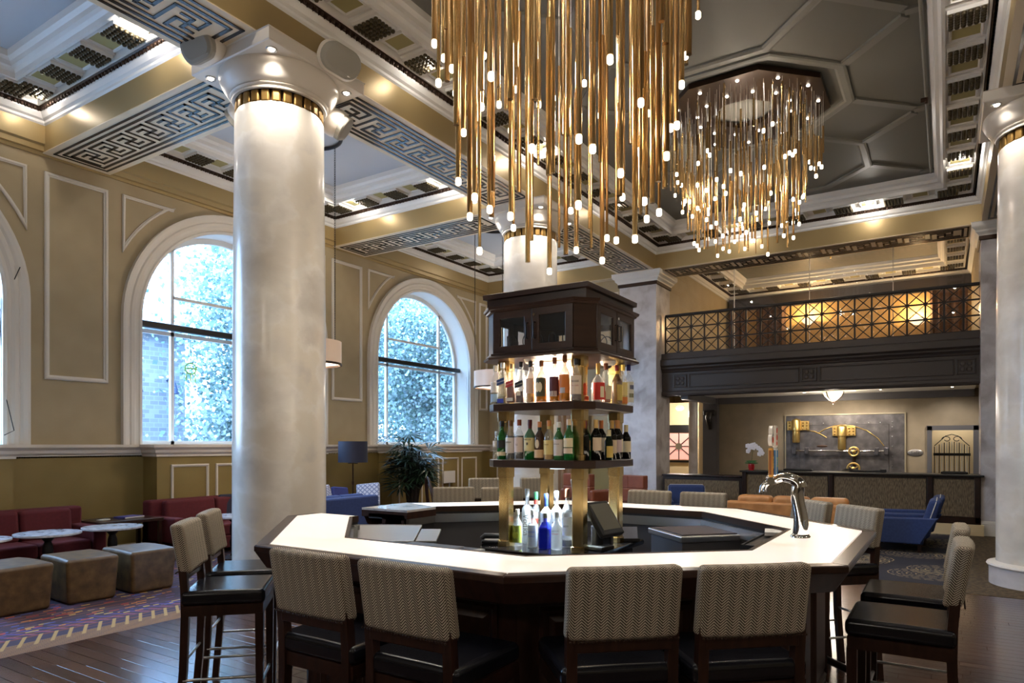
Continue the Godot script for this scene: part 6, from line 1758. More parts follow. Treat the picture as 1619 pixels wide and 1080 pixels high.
	bottle(V(-2.140, gy, 4.035), 0.2, 0.388, "round", M.g_clear, C8(120, 72, 50), "clear bottle with a bronze stopper, a white label and a dark foot", {"r": 0.042, "labels": [[0.20, 0.52, 1.2, C8(232, 236, 238), "SKYY", 0.016, C8(60, 64, 70)]], "liquid": C8(30, 30, 34), "fill": 0.12})
	# a gold pourer stands in the tall blue-necked bottle
	var pr := thing("pourer", "thin gold pourer standing in the blue-necked bottle", "pourer", V(-2.304, gy + 0.35, 4.035))
	part("spout", MB.new().cyl(Vector3(0, 0, 0), Vector3(0.004, 0.036, 0), 0.006, 8, 0.003), M.brass, pr)
	# script on the tall grey bottle
	words("Vodka", 0.05, M.steeldark, grey_tall, Vector3(0, 0.13, 0.0375), Basis(Vector3(0, 0, 1), -PI / 2))

# ------------------------------------------------------------------ bar stools
func make_stool() -> Node3D:
	var t := thing("bar_stool", "stool", "bar stool", Vector3.ZERO, 0.0, "herringbone-backed bar stools round the bar")
	var crown := func(o: Vector3) -> Vector3:
		if o.y > 0.0: return o + Vector3(0, 0.012 * (1.0 - pow(o.x / 0.24, 2.0)) * (1.0 - pow(o.z / 0.23, 2.0)), 0)
		return o
	part("seat", MB.new().rbox(Vector3(0, 0.752, -0.005), Vector3(0.46, 0.078, 0.44), 0.026, 3, Basis(), crown, 4), M.leather, t)
	part("seat_frame", MB.new().loft(rect2(-0.225, -0.215, 0.225, 0.205), [Vector2(0, 0.655), Vector2(0, 0.712), Vector2(-0.01, 0.714)]), M.wood, t)
	for sx in [-1.0, 1.0]:
		part("leg", MB.new().loft(rect2(-0.019, -0.019, 0.019, 0.019), [Vector2(-0.004, 0.0), Vector2(0.001, 0.4), Vector2(0.003, 0.66)]), M.wood, t, Vector3(sx * 0.205, 0, -0.195))
		# rear leg runs on into the back post
		var rl := MB.new()
		var pts := [[0.0, 0.235], [0.35, 0.205], [0.66, 0.195], [0.80, 0.198], [0.93, 0.208]]
		for k in pts.size() - 1:
			var y0: float = pts[k][0]; var y1: float = pts[k + 1][0]; var z0: float = pts[k][1]; var z1: float = pts[k + 1][1]
			var w := 0.020
			for f in [[Vector3(-w, 0, -w), Vector3(-w, 0, w), Vector3(-1, 0, 0)], [Vector3(w, 0, -w), Vector3(w, 0, w), Vector3(1, 0, 0)], [Vector3(-w, 0, -w), Vector3(w, 0, -w), Vector3(0, 0, -1)], [Vector3(-w, 0, w), Vector3(w, 0, w), Vector3(0, 0, 1)]]:
				var b0 := Vector3(sx * 0.192, y0, z0); var b1 := Vector3(sx * 0.192, y1, z1)
				rl.quad(b0 + f[0], b0 + f[1], b1 + f[1], b1 + f[0], f[2])
		part("leg", rl, M.wood, t)
	part("back_rail", MB.new().rbox(Vector3(0, 0.868, 0.209), Vector3(0.37, 0.045, 0.032), 0.005), M.wood, t)
	var lean := func(o: Vector3) -> Vector3:
		return o + Vector3(0, 0, o.y * 0.17 + 0.014 * pow(o.x / 0.22, 2.0) * -1.0)
	var bk := part("backrest", MB.new().rbox(Vector3(0, 1.025, 0.228), Vector3(0.428, 0.272, 0.074), 0.022, 3, Basis(), lean, 4), M.herring, t)
	var nails := MB.new()
	for k in 30:
		var x := -0.203 + k * 0.014
		for z in [0.2, -0.2]: nails.ball(Vector3(x, 0.893, 0.207 + z * 0.18), Vector3(0.005, 0.005, 0.004), 5, 3)
	var nm := part("nail_heads", nails, M.bronze, bk)
	nm.set_meta("kind", "stuff")
	for e in [[0.30, -1.0], [0.30, 1.0]]:
		part("side_stretcher", MB.new().cyl(Vector3(e[1] * 0.205, e[0], -0.19), Vector3(e[1] * 0.205, e[0], 0.205), 0.0085, 8), M.steel, t)
	part("front_stretcher", MB.new().cyl(Vector3(-0.2, 0.24, -0.195), Vector3(0.2, 0.24, -0.195), 0.010, 8), M.steel, t)
	part("rear_stretcher", MB.new().cyl(Vector3(-0.2, 0.40, 0.203), Vector3(0.2, 0.40, 0.203), 0.0085, 8), M.steel, t)
	return t

func build_stools() -> void:
	var s := make_stool()
	var L := [[-2.22, 2.145, 0.0, "herringbone bar stool, left of the two at the front side of the bar"], [-1.70, 2.145, 0.0, "herringbone bar stool, right of the two at the front side of the bar"],
		[-1.138, 2.468, 0.729, "herringbone bar stool in the middle foreground, left of the two on the front right side"], [-0.752, 2.768, 0.729, "herringbone bar stool at the right foreground, nearest the bar's panelled corner"],
		[-3.536, 2.462, -0.79, "bar stool seen from its side beside the first column, nearer one"], [-3.956, 2.882, -0.79, "bar stool seen from its side beside the first column, farther one"],
		[-0.175, 3.72, 1.5708, "bar stool seen from its side at the right of the bar, nearer one"], [-0.175, 4.40, 1.5708, "bar stool seen from its side at the right of the bar, farther one"],
		[-0.69, 5.25, 2.346, "bar stool behind the bar before the blue armchairs"], [-1.06, 5.62, 2.346, "bar stool behind the bar, just right of the beer tap"],
		[-2.40, 5.97, 3.1416, "bar stool across the bar before the brown leather seat"], [-1.88, 5.97, 3.1416, "bar stool across the bar, left end of the tan sofa"],
		[-4.14, 5.42, -2.42, "bar stool across the bar, right of the potted palm"], [-3.70, 5.66, -2.42, "bar stool across the bar, behind the left brass post"],
		[-4.45, 7.62, -2.4, "bar stool farther back, seen behind the frosted bottles"], [-4.95, 7.15, -2.4, "bar stool farther back, left of the left brass post"], [-3.80, 7.85, -1.1, "bar stool farther back, turned sideways between the front and right brass posts"]]
	for k in L.size():
		var e: Array = L[k]
		if k == 0:
			s.position = V(e[0], 0, e[1]); s.rotation.y = e[2]; s.set_meta("label", e[3])
		else:
			dup(s, V(e[0], 0, e[1]), e[2], e[3], "bar_stool")

# ------------------------------------------------------------------ chandeliers of brass rods
func chandelier(x: float, a: float, label: String, n: int, y_in: float, y_out: float, jit_in: float, jit_out: float, l0: float, l1: float, rr: float, sd: int, energy: float) -> void:
	var o := thing("rod_chandelier", label, "chandelier", V(x, 6.27, a), 0.0, "brass rod chandeliers")
	var r := RandomNumberGenerator.new()
	r.seed = sd
	var oc := []; var ic := []
	for k in 8:
		var an := PI / 8 + k * PI / 4
		oc.append(Vector2(cos(an), sin(an)) * 1.14); ic.append(Vector2(cos(an), sin(an)) * 0.42)
	var cm := MB.new()
	for k in 8:
		cm.prism([oc[k], oc[(k + 1) % 8], ic[(k + 1) % 8], ic[k]], -0.07, 0.0)
	part("canopy", cm, M.canopy, o)
	var lens := []
	var meshes := []
	for k in 6:
		var l := lerpf(l0, l1, k / 5.0)
		lens.append(l)
		meshes.append(MB.new().lathe([Vector2(0, 0.0), Vector2(rr, 0.0), Vector2(rr, l), Vector2(0, l)], 10).mesh())
	var thin := []
	for k in 6:
		thin.append(MB.new().lathe([Vector2(0, 0.0), Vector2(rr * 0.6, 0.0), Vector2(rr * 0.6, lens[k]), Vector2(0, lens[k])], 8).mesh())
	var bulb := MB.new().lathe([Vector2(0, -0.052), Vector2(0.014, -0.050), Vector2(0.020, -0.042), Vector2(0.020, -0.008), Vector2(0.014, 0.0)], 10).mesh()
	var wire := MB.new().cyl(Vector3.ZERO, Vector3(0, 1, 0), 0.0022, 4).mesh()
	var collar := MB.new().cyl(Vector3(0, -0.005, 0), Vector3(0, 0.02, 0), rr * 1.08, 8).mesh()
	for k in n:
		# even spread over an eight-sided ring
		var an := k * 2.39996
		var f := sqrt(lerpf(0.50 * 0.50, 1.0, (k + 0.5) / n))
		var oct := cos(PI / 8) / cos(fposmod(an + PI / 8 - PI / 8, PI / 4) - PI / 8)
		var rad := 1.06 * f * oct
		var out := clampf((f - 0.5) / 0.5, 0.0, 1.0)
		var y := lerpf(y_in, y_out, smoothstep(0.22, 1.0, out)) + r.randf() * lerpf(jit_in, jit_out, out) * r.randf()
		var q := r.randi() % 6
		var l: float = lens[q]
		l = minf(l, 6.18 - y)
		var fine := r.randf() < 0.3
		var yl := y - 6.27
		if lens[q] > 6.18 - y: q = 0
		var rod := part("rod", thin[q] if fine else meshes[q], [M.rod, M.rod2, M.rod, M.rod3][r.randi() % 4], o, Vector3(cos(an) * rad, yl, sin(an) * rad))
		var w := part("wire", wire, M.wire, rod, Vector3(0, lens[q], 0))
		w.scale = Vector3(1, maxf(0.02, -0.07 - yl - lens[q]), 1)
		if r.randf() < 0.5:
			part("bulb", bulb, M.bulb, rod)
	for k in 24:
		var an := k * TAU / 24 + 0.1
		var rad := 0.95 if k % 2 else 0.62
		part("spot_bulb", MB.new().ball(Vector3.ZERO, Vector3(0.022, 0.014, 0.022), 8, 5).mesh() if k == 0 else o.get_node("spot_bulb").mesh, M.lamp, o, Vector3(cos(an) * rad, -0.075, sin(an) * rad))
	for k in 3:
		var an := k * TAU / 3
		omni(o, Vector3(cos(an) * 0.2, lerpf(y_in + 0.9, y_out, k / 2.0) - 6.27, sin(an) * 0.2), energy, WARM, 0.06)
	# the plate's own spots shine down along the rods
	for k in 8:
		var an := k * TAU / 8 + 0.23
		var rad := 0.95 if k % 2 else 0.62
		spot(o, Vector3(cos(an) * rad, -0.11, sin(an) * rad), Vector3.DOWN, energy * 3.2, WARMW, 62.0, 0.03)

func build_chandeliers() -> void:
	chandelier(-2.30, 4.30, "large chandelier of long brass rods hanging over the bar", 140, 3.0, 4.55, 1.3, 0.9, 1.0, 2.2, 0.0195, 101, 0.55)
	chandelier(-2.38, 9.70, "farther chandelier of brass rods under its dark octagonal ceiling plate", 200, 4.34, 5.30, 1.0, 0.55, 0.35, 1.1, 0.0135, 202, 0.38)

# ------------------------------------------------------------------ seating by the windows
func sofa(called: String, label: String, at: Vector3, turn: float, w: float, m: Material, seats: int, bh := 0.80, dep := 0.82) -> Node3D:
	# faces local +z, back along z = 0
	var o := thing(called, label, "sofa", at, turn)
	part("base", MB.new().rbox(Vector3(0, 0.17, dep / 2), Vector3(w, 0.18, dep), 0.02), m, o)
	part("backrest", MB.new().rbox(Vector3(0, (bh + 0.1) / 2, 0.10), Vector3(w, bh - 0.1, 0.20), 0.04, 2), m, o)
	for s in [-1.0, 1.0]: part("arm", MB.new().rbox(Vector3(s * (w / 2 - 0.08), 0.32, dep / 2), Vector3(0.16, 0.52, dep), 0.03, 2), m, o)
	var sw := (w - 0.34) / seats
	for k in seats:
		var x := -(w - 0.34) / 2 + sw * (k + 0.5)
		part("seat_cushion", MB.new().rbox(Vector3(x, 0.345, dep / 2 + 0.08), Vector3(sw - 0.01, 0.17, dep - 0.18), 0.035, 2), m, o)
		part("back_cushion", MB.new().rbox(Vector3(x, 0.60, 0.25), Vector3(sw - 0.01, bh - 0.42, 0.15), 0.05, 2, Basis(Vector3(1, 0, 0), -0.12)), m, o)
	for sx in [-1.0, 1.0]:
		for z in [0.07, dep - 0.07]: part("leg", MB.new().box(Vector3(sx * (w / 2 - 0.08), 0.04, z), Vector3(0.05, 0.08, 0.05)), M.wood, o)
	return o

func cushion(called: String, label: String, at: Vector3, turn: Vector3, s: float, m: Material) -> void:
	var o := thing(called, label, "cushion", at)
	o.rotation = turn
	var puff := func(q: Vector3) -> Vector3:
		var e := maxf(absf(q.x), absf(q.y)) / (s / 2)
		return Vector3(q.x, q.y, q.z * (1.15 - 0.85 * e * e))
	part("cover", MB.new().rbox(Vector3(0, s / 2, 0), Vector3(s, s, 0.14), 0.03, 2, Basis(), puff, 6), m, o)

func ottoman(label: String, x: float, a: float, turn: float) -> void:
	var o := thing("cube_ottoman", label, "ottoman", V(x, 0, a), turn, "olive suede cube ottomans")
	var taper := func(q: Vector3) -> Vector3:
		var k := 0.90 + 0.10 * (q.y + 0.225) / 0.45
		return Vector3(q.x * k, q.y + (0.012 * (1.0 - pow(q.x / 0.34, 2.0)) if q.y > 0.2 else 0.0), q.z * k)
	part("cover", MB.new().rbox(Vector3(0, 0.225, 0), Vector3(0.68, 0.45, 0.50), 0.035, 3, Basis(), taper, 3), M.ottoman, o)
	part("seam", MB.new().loft(rect2(-0.325, -0.235, 0.325, 0.235), [Vector2(0.0, 0.415), Vector2(0.006, 0.42), Vector2(0.0, 0.425)], false, false), M.ottoman, o)

func cafe_table(label: String, x: float, a: float) -> void:
	var o := thing("marble_table", label, "table", V(x, 0, a), 0.0, "round marble tables before the red sofas")
	part("table_top", MB.new().lathe([Vector2(0, 0.572), Vector2(0.31, 0.572), Vector2(0.33, 0.578), Vector2(0.333, 0.588), Vector2(0.33, 0.60), Vector2(0, 0.602)], 40), M.tablemarble, o)
	part("pedestal", MB.new().lathe([Vector2(0.05, 0.03), Vector2(0.035, 0.08), Vector2(0.05, 0.16), Vector2(0.06, 0.22), Vector2(0.04, 0.30), Vector2(0.055, 0.38), Vector2(0.05, 0.45), Vector2(0.035, 0.5), Vector2(0.09, 0.565), Vector2(0.09, 0.572)], 16), M.iron, o)
	part("foot", MB.new().lathe([Vector2(0, 0.0), Vector2(0.21, 0.0), Vector2(0.21, 0.012), Vector2(0.06, 0.035), Vector2(0, 0.035)], 24), M.iron, o)

func build_lounge() -> void:
	sofa("red_sofa", "dark red sofa cut by the left edge of the picture", V(-9.74, 0, 3.42), PI / 2, 2.1, M.red, 3)
	sofa("red_sofa", "dark red sofa half hidden by the first column", V(-9.74, 0, 6.33), PI / 2, 1.95, M.red, 2)
	cushion("throw_cushion", "navy patterned cushion on the red sofa beside the first column", V(-9.42, 0.43, 6.62), Vector3(-0.2, 1.4, 0.0), 0.40, M.navy)
	var st := thing("side_table", "low dark wood side table between the two red sofas", "table", V(-9.42, 0, 4.90))
	part("table_top", MB.new().rbox(Vector3(0, 0.575, 0), Vector3(0.62, 0.045, 0.84), 0.008), M.wood, st)
	part("shelf", MB.new().box(Vector3(0, 0.18, 0), Vector3(0.56, 0.025, 0.78)), M.wood, st)
	for sx in [-0.27, 0.27]:
		for z in [-0.38, 0.38]: part("leg", MB.new().box(Vector3(sx, 0.28, z), Vector3(0.045, 0.55, 0.045)), M.wood, st)
	var bk := thing("menu_folder", "purple folder lying on the dark side table", "folder", V(-9.45, 0.5985, 5.02), 0.2)
	part("cover", MB.new().rbox(Vector3(0, 0.012, 0), Vector3(0.22, 0.024, 0.30), 0.004), mat(C8(78, 70, 130), 0.5), bk)
	part("pages", MB.new().box(Vector3(0.004, 0.012, 0), Vector3(0.218, 0.016, 0.294)), M.white, bk)
	var nc := thing("name_card", "small pale card on the dark side table", "card", V(-9.40, 0.5985, 4.66), 0.4)
	part("card", MB.new().box(Vector3(0, 0.006, 0), Vector3(0.09, 0.012, 0.14)), mat(C8(200, 196, 180), 0.6), nc)
	ottoman("olive suede cube ottoman cut by the left edge of the picture", -7.66, 2.92, 0.05)
	ottoman("olive suede cube ottoman, middle of the three", -7.64, 3.55, -0.06)
	ottoman("olive suede cube ottoman nearest the bar stools", -7.62, 4.16, -0.03)
	cafe_table("round marble table cut by the left edge of the picture", -8.60, 2.96)
	cafe_table("round marble table behind the middle ottoman", -8.60, 3.66)
	cafe_table("round marble table behind the ottoman nearest the bar stools", -8.60, 4.37)
	cafe_table("round marble table showing beside the first column", -8.50, 5.98)
	# blue sofa with its back to the hall
	var bs := sofa("blue_sofa", "blue sofa with its back to the bar, behind the first column", V(-8.38, 0, 8.08), -PI / 2, 1.4, M.blue, 2, 0.72, 0.85)
	cushion("throw_cushion", "pale lattice cushion at the left on the blue sofa", V(-8.68, 0.50, 7.90), Vector3(-0.25, 1.9, 0.1), 0.42, M.pillow_lattice)
	cushion("throw_cushion", "plain blue cushion on the blue sofa", V(-8.72, 0.48, 8.24), Vector3(-0.25, 1.7, -0.1), 0.40, M.pillow_blue)
	cushion("throw_cushion", "pale lattice cushion at the right end of the blue sofa", V(-8.66, 0.50, 8.80), Vector3(-0.3, 0.5, 0.1), 0.42, M.pillow_lattice)
	# floor lamp
	var fl := thing("floor_lamp", "floor lamp with a dark blue drum shade by the window wall", "floor lamp", V(-9.3, 0, 9.05))
	part("base", MB.new().lathe([Vector2(0, 0), Vector2(0.15, 0.0), Vector2(0.15, 0.02), Vector2(0.02, 0.035)], 20), M.bronze, fl)
	part("pole", MB.new().cyl(Vector3(0, 0.03, 0), Vector3(0, 1.40, 0), 0.014, 10), M.bronze, fl)
	part("knob", MB.new().cyl(Vector3(0, 0.86, 0), Vector3(0, 0.92, 0), 0.022, 10), M.bronze, fl)
	part("lamp_shade", MB.new().lathe([Vector2(0.27, 1.27), Vector2(0.265, 1.66)], 32).lathe([Vector2(0.255, 1.66), Vector2(0.26, 1.27)], 32).lathe([Vector2(0.265, 1.66), Vector2(0.255, 1.66)], 32).lathe([Vector2(0.26, 1.27), Vector2(0.27, 1.27)], 32), mat(C8(34, 38, 58), 0.7), fl)
	part("harp", MB.new().cyl(Vector3(-0.12, 1.255, 0), Vector3(0.12, 1.255, 0), 0.01, 6), M.bronze, fl)
	# palm
	var p := thing("potted_palm", "bushy lady palm in a dark pot before the last window", "plant", V(-9.15, 0, 10.55))
	part("pot", MB.new().lathe([Vector2(0, 0), Vector2(0.17, 0.0), Vector2(0.21, 0.34), Vector2(0.22, 0.36), Vector2(0.19, 0.36), Vector2(0.18, 0.32), Vector2(0, 0.32)], 24), M.blackmat, p)
	var r := RandomNumberGenerator.new()
	r.seed = 44
	var leafm := []
	for v in 3:
		var lm := MB.new()
		for k in 7:
			var an := lerpf(-1.25, 1.25, k / 6.0) + r.randf_range(-0.08, 0.08)
			var l := r.randf_range(0.30, 0.44)
			var d := Vector3(sin(an), 0, cos(an)); var sd := Vector3(cos(an), 0, -sin(an))
			var p0 := Vector3.ZERO; var p1 := d * l * 0.55 + Vector3(0, 0.01, 0); var p2 := d * l + Vector3(0, -0.035, 0)
			var w := 0.024
			for f in [1.0, -1.0]:
				var nn: Vector3 = Vector3(0, 1, 0) + sd * f * 0.35
				lm.tri(p0, p1 + sd * w * f, p1 + Vector3(0, 0.006, 0), nn.normalized(), nn.normalized(), nn.normalized())
				lm.tri(p1 + sd * w * f, p2, p1 + Vector3(0, 0.006, 0), nn.normalized(), nn.normalized(), nn.normalized())
		leafm.append(lm.mesh())
	var lmat := mat(C8(34, 56, 38), 0.32)
	lmat.backlight_enabled = true
	lmat.backlight = Color(0.08, 0.16, 0.08)
	var lmat2 := mat(C8(22, 38, 28), 0.3)
	for k in 9:
		var an := k * 2.4
		var b0 := Vector3(cos(an) * 0.07, 0.32, sin(an) * 0.07)
		var lean := Vector3(cos(an), 0, sin(an)) * r.randf_range(0.10, 0.34)
		var h := r.randf_range(1.2, 1.85)
		part("stem", MB.new().tube([b0, b0 + lean * 0.4 + Vector3(0, h * 0.4, 0), b0 + lean + Vector3(0, h - 0.32, 0)], 0.036, 7, false, true, 0.016), mat(C8(40, 32, 24), 0.9), p)
		for j in 12:
			var f := 0.42 + 0.58 * j / 11.0
			var at := b0 + lean * f + Vector3(0, (h - 0.32) * f, 0)
			var az := r.randf() * TAU
			var el := r.randf_range(0.0, 0.95)
			var dirn := Vector3(cos(az) * cos(el), sin(el), sin(az) * cos(el))
			var sl := r.randf_range(0.10, 0.26)
			part("leaf_stalk", MB.new().cyl(at, at + dirn * sl, 0.004, 4), lmat2, p)
			var lf := part("fan_leaf", leafm[r.randi() % 3], lmat if r.randf() < 0.6 else lmat2, p, at + dirn * sl)
			lf.basis = Basis(Vector3.UP, atan2(dirn.x, dirn.z)) * Basis(Vector3(1, 0, 0), r.randf_range(-0.5, 0.6)) * Basis(Vector3(0, 0, 1), r.randf_range(-0.5, 0.5))
	# bentwood chair and dark studded chair by the window wall
	var bc := thing("bentwood_chair", "dark bentwood chair right of the potted palm", "chair", V(-8.05, 0, 10.05), -0.6)
	part("seat", MB.new().lathe([Vector2(0, 0.43), Vector2(0.21, 0.43), Vector2(0.22, 0.45), Vector2(0.20, 0.465), Vector2(0, 0.46)], 24), M.wood, bc)
	for an in [0.7, 2.4, 3.9, 5.5]: part("leg", MB.new().cyl(Vector3(cos(an) * 0.24, 0, sin(an) * 0.24), Vector3(cos(an) * 0.17, 0.43, sin(an) * 0.17), 0.016, 8), M.wood, bc)
	var hoop := []
	for k in 17:
		var th := PI * k / 16
		hoop.append(Vector3(cos(th) * 0.23, 0.46 + sin(th) * 0.52, 0.16 + sin(th) * 0.08))
	part("back_hoop", MB.new().tube(hoop, 0.024, 8), M.wood, bc)
	var hoop2 := []
	for k in 13:
		var th := PI * k / 12
		hoop2.append(Vector3(cos(th) * 0.14, 0.46 + sin(th) * 0.40, 0.16 + sin(th) * 0.06))
	part("inner_hoop", MB.new().tube(hoop2, 0.014, 8), M.wood, bc)
	var dc := thing("studded_chair", "dark leather high-backed chair with brass studs behind the left brass post", "chair", V(-7.15, 0, 11.6), 0.55)
	part("seat", MB.new().rbox(Vector3(0, 0.44, 0), Vector3(0.5, 0.1, 0.5), 0.03), M.brownleather if false else mat(C8(48, 32, 28), 0.35), dc)
	part("backrest", MB.new().rbox(Vector3(0, 0.80, -0.22), Vector3(0.5, 0.66, 0.07), 0.02), mat(C8(48, 32, 28), 0.35), dc)
	for sx in [-0.22, 0.22]:
		for z in [-0.22, 0.22]: part("leg", MB.new().box(Vector3(sx, 0.2, z), Vector3(0.045, 0.4, 0.045)), M.wood, dc)
	var studs := MB.new()
	for k in 12:
		for sx in [-0.235, 0.235]: studs.ball(Vector3(sx, 0.50 + k * 0.055, -0.182), Vector3(0.009, 0.009, 0.006), 6, 4)
	part("studs", studs, M.brass, dc).set_meta("kind", "stuff")
	var ws := thing("wall_notice", "plain white notice board leaning by the wall right of the palm", "board", V(-9.72, 0, 12.5), PI / 2)
	part("board", MB.new().box(Vector3(0, 0.85, 0), Vector3(0.42, 0.28, 0.02)), M.white, ws)
	part("stand", MB.new().box(Vector3(0, 0.36, 0), Vector3(0.04, 0.72, 0.02)), M.steel, ws)
	# carved brackets and a hanging sign on the end wall
	var cb := thing("carved_bracket", "dark carved wall bracket right of the last window", "bracket", V(-9.62, 0, 14.8))
	part("plate", MB.new().box(Vector3(0, 2.18, 0), Vector3(0.30, 0.95, 0.06)), M.iron, cb)
	part("scroll", MB.new().tube([Vector3(0, 2.5, 0.04), Vector3(0.0, 2.30, 0.16), Vector3(0.0, 2.05, 0.12), Vector3(0, 1.86, 0.2), Vector3(0, 1.80, 0.1)], 0.10, 10, false, true, 0.06), M.iron, cb)
	part("ledge", MB.new().box(Vector3(0, 2.68, 0.09), Vector3(0.40, 0.08, 0.24)), M.iron, cb)
	part("frame", MB.new().box(Vector3(0, 3.05, 0.02), Vector3(0.34, 0.04, 0.04)).box(Vector3(0, 3.4, 0.02), Vector3(0.34, 0.04, 0.04)).box(Vector3(-0.15, 3.2, 0.02), Vector3(0.04, 0.9, 0.04)).box(Vector3(0, 3.2, 0.02), Vector3(0.5, 0.025, 0.03), Basis(Vector3(0, 0, 1), 0.8)).box(Vector3(0, 3.2, 0.02), Vector3(0.5, 0.025, 0.03), Basis(Vector3(0, 0, 1), -0.8)), M.iron, cb)

# ------------------------------------------------------------------ seating across the hall
func armchair(label: String, at: Vector3, turn: float, m: Material) -> void:
	# faces local +z
	var o := thing("blue_armchair", label, "armchair", at, turn, "blue armchairs")
	var flare := func(q: Vector3) -> Vector3:
		return q + Vector3(0, 0, -maxf(0.0, q.y + 0.2) * 0.32)
	part("backrest", MB.new().rbox(Vector3(0, 0.50, -0.34), Vector3(0.72, 0.56, 0.16), 0.05, 3, Basis(), flare, 3), m, o)
	for s in [-1.0, 1.0]:
		var side := [Vector2(-0.30, 0.13), Vector2(0.36, 0.13), Vector2(0.40, 0.50), Vector2(-0.52, 0.52)]
		var arm := MB.new().loft(side, [Vector2(-0.015, -0.06), Vector2(0, -0.045), Vector2(0, 0.045), Vector2(-0.015, 0.06)])
		part("arm", arm.mesh(), m, o).transform = Transform3D(Basis(Vector3(0, 0, 1), Vector3(1, 0, 0), Vector3(0, 1, 0)), Vector3(s * 0.36, 0, 0))
	part("seat_cushion", MB.new().rbox(Vector3(0, 0.33, 0.03), Vector3(0.62, 0.17, 0.66), 0.04, 2), m, o)
	part("base", MB.new().box(Vector3(0, 0.18, 0.0), Vector3(0.66, 0.12, 0.66)), m, o)
	part("piping", MB.new().tube([Vector3(0.364, 0.30, -0.35), Vector3(0.364, 0.58, -0.44), Vector3(0.362, 0.74, -0.49), Vector3(0.32, 0.782, -0.50), Vector3(-0.32, 0.782, -0.50), Vector3(-0.362, 0.74, -0.49), Vector3(-0.364, 0.58, -0.44), Vector3(-0.364, 0.30, -0.35)], 0.008, 6), mat(C8(190, 190, 186), 0.7), o)
	for sx in [-0.3, 0.3]:
		for z in [-0.28, 0.3]: part("leg", MB.new().box(Vector3(sx, 0.06, z), Vector3(0.045, 0.12, 0.045)), M.wood, o)

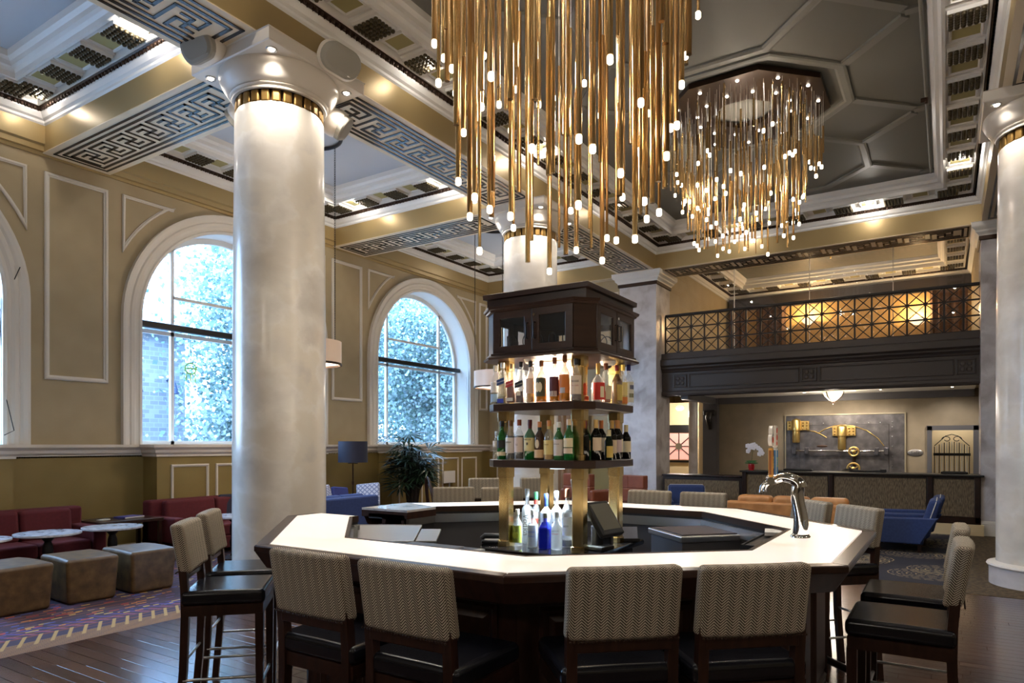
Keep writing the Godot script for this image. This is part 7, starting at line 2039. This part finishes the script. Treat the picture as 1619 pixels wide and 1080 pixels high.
func build_far_furniture() -> void:
	var s := sofa("tan_sofa", "tan leather sofa seen from behind, before the reception desk", V(-2.02, 0, 11.05), PI, 1.95, M.tanleather, 3, 0.70, 0.85)
	for k in 3:
		part("top_cushion", MB.new().rbox(Vector3(-0.54 + k * 0.54, 0.70, 0.16), Vector3(0.53, 0.20, 0.24), 0.07, 3), M.tanleather, s)
	armchair("blue armchair before the reception desk, nearer of the pair", V(-0.62, 0, 12.05), -PI / 2, M.blue)
	armchair("blue armchair before the reception desk, farther of the pair", V(-0.58, 0, 12.85), -PI / 2, M.blue)
	armchair("blue armchair beside the square marble pillar", V(-4.3, 0, 13.2), 0.4, M.blue)
	var mg := thing("magazine", "folded magazine lying on the nearer blue armchair's seat", "magazine", V(-0.62, 0.42, 12.0), 0.4)
	part("cover", MB.new().rbox(Vector3(0, 0.012, 0), Vector3(0.21, 0.024, 0.28), 0.004), mat(C8(200, 190, 170), 0.5), mg)
	# brown tufted booth seats by the square pillar
	for e in [["brown leather high-backed seat in front of the square marble pillar", -5.55, 13.25], ["brown leather seat beside the first, hidden behind the bottle tower", -6.75, 13.25]]:
		var o := thing("leather_seat", e[0], "armchair", V(e[1], 0, e[2]), PI - 0.25, "brown leather seats")
		part("seat", MB.new().rbox(Vector3(0, 0.30, 0.3), Vector3(0.78, 0.30, 0.66), 0.05, 2), M.brownleather, o)
		for i in 2:
			for j in 2: part("back_panel", MB.new().rbox(Vector3(-0.195 + i * 0.39, 0.56 + j * 0.27, 0.0), Vector3(0.39, 0.27, 0.16), 0.018, 2), M.brownleather, o)
		for sx in [-1.0, 1.0]: part("arm", MB.new().rbox(Vector3(sx * 0.42, 0.42, 0.26), Vector3(0.12, 0.42, 0.70), 0.05, 2), M.brownleather, o)
		for sx in [-0.36, 0.36]:
			for z in [-0.02, 0.55]: part("leg", MB.new().box(Vector3(sx, 0.075, z), Vector3(0.05, 0.15, 0.05)), M.wood, o)
	# low table with papers by the blue chair
	var t := thing("low_table", "low dark table with papers between the pillar and the tan sofa", "table", V(-3.75, 0, 12.2))
	part("table_top", MB.new().rbox(Vector3(0, 0.46, 0), Vector3(0.7, 0.04, 0.5), 0.008), M.wood, t)
	for sx in [-0.3, 0.3]:
		for z in [-0.2, 0.2]: part("leg", MB.new().box(Vector3(sx, 0.22, z), Vector3(0.045, 0.44, 0.045)), M.wood, t)
	var pp := thing("paper_stack", "small pile of papers on the low dark table", "papers", V(-3.7, 0.481, 12.2), 0.3)
	for k in 3: part("sheet", MB.new().box(Vector3(0.01 * k, 0.008 + k * 0.012, 0), Vector3(0.21, 0.01, 0.29), Basis(Vector3.UP, k * 0.2)), M.white, pp)

func build_small_things() -> void:
	# unseen bowl pendants added behind and beside the photographer to light the near stools
	var at := [[-4.2, -2.6], [-1.0, -2.9], [2.4, -1.2], [3.4, 4.2]]
	var names := ["added bowl pendant out of view, window end of the hall", "added bowl pendant out of view, middle of the hall", "added bowl pendant out of view, far end of the hall", "added bowl pendant out of view, aisle right of the bar"]
	for k in 4:
		var o := thing("added_bowl_pendant", names[k], "pendant lamp", V(at[k][0], 4.3, at[k][1]), 0.0, "added bowl pendants outside the picture")
		part("bowl", MB.new().lathe([Vector2(0.0, -0.2), Vector2(0.14, -0.17), Vector2(0.26, -0.09), Vector2(0.30, 0.0), Vector2(0.28, 0.0)], 24), M.bowl, o)
		part("stem", MB.new().cyl(Vector3(0, 0, 0), Vector3(0, 1.95, 0), 0.012, 8), M.bronze, o)
		omni(o, Vector3(0, -0.3, 0), 1.5, WARMW, 0.2)
	# striped curtain on the end wall, seen between the tower's posts
	var o2 := thing("striped_curtain", "brown striped curtain on the end wall, seen between the brass posts", "curtain", V(-8.15, 0.2, 14.72))
	var m := MB.new()
	for k in 18:
		var w0 := sin(k * 1.7) * 0.035; var w1 := sin((k + 1) * 1.7) * 0.035
		var nn := Vector3(-(w1 - w0), 0, 0.05).normalized()
		m.quad(Vector3(k * 0.05, 0, w0), Vector3(k * 0.05 + 0.05, 0, w1), Vector3(k * 0.05 + 0.05, 2.35, w1), Vector3(k * 0.05, 2.35, w0), nn)
	part("cloth", m, mat(C8(140, 108, 78), 0.85), o2)
	part("curtain_rod", MB.new().cyl(Vector3(-0.05, 2.37, 0), Vector3(0.95, 2.37, 0), 0.018, 8), M.iron, o2)
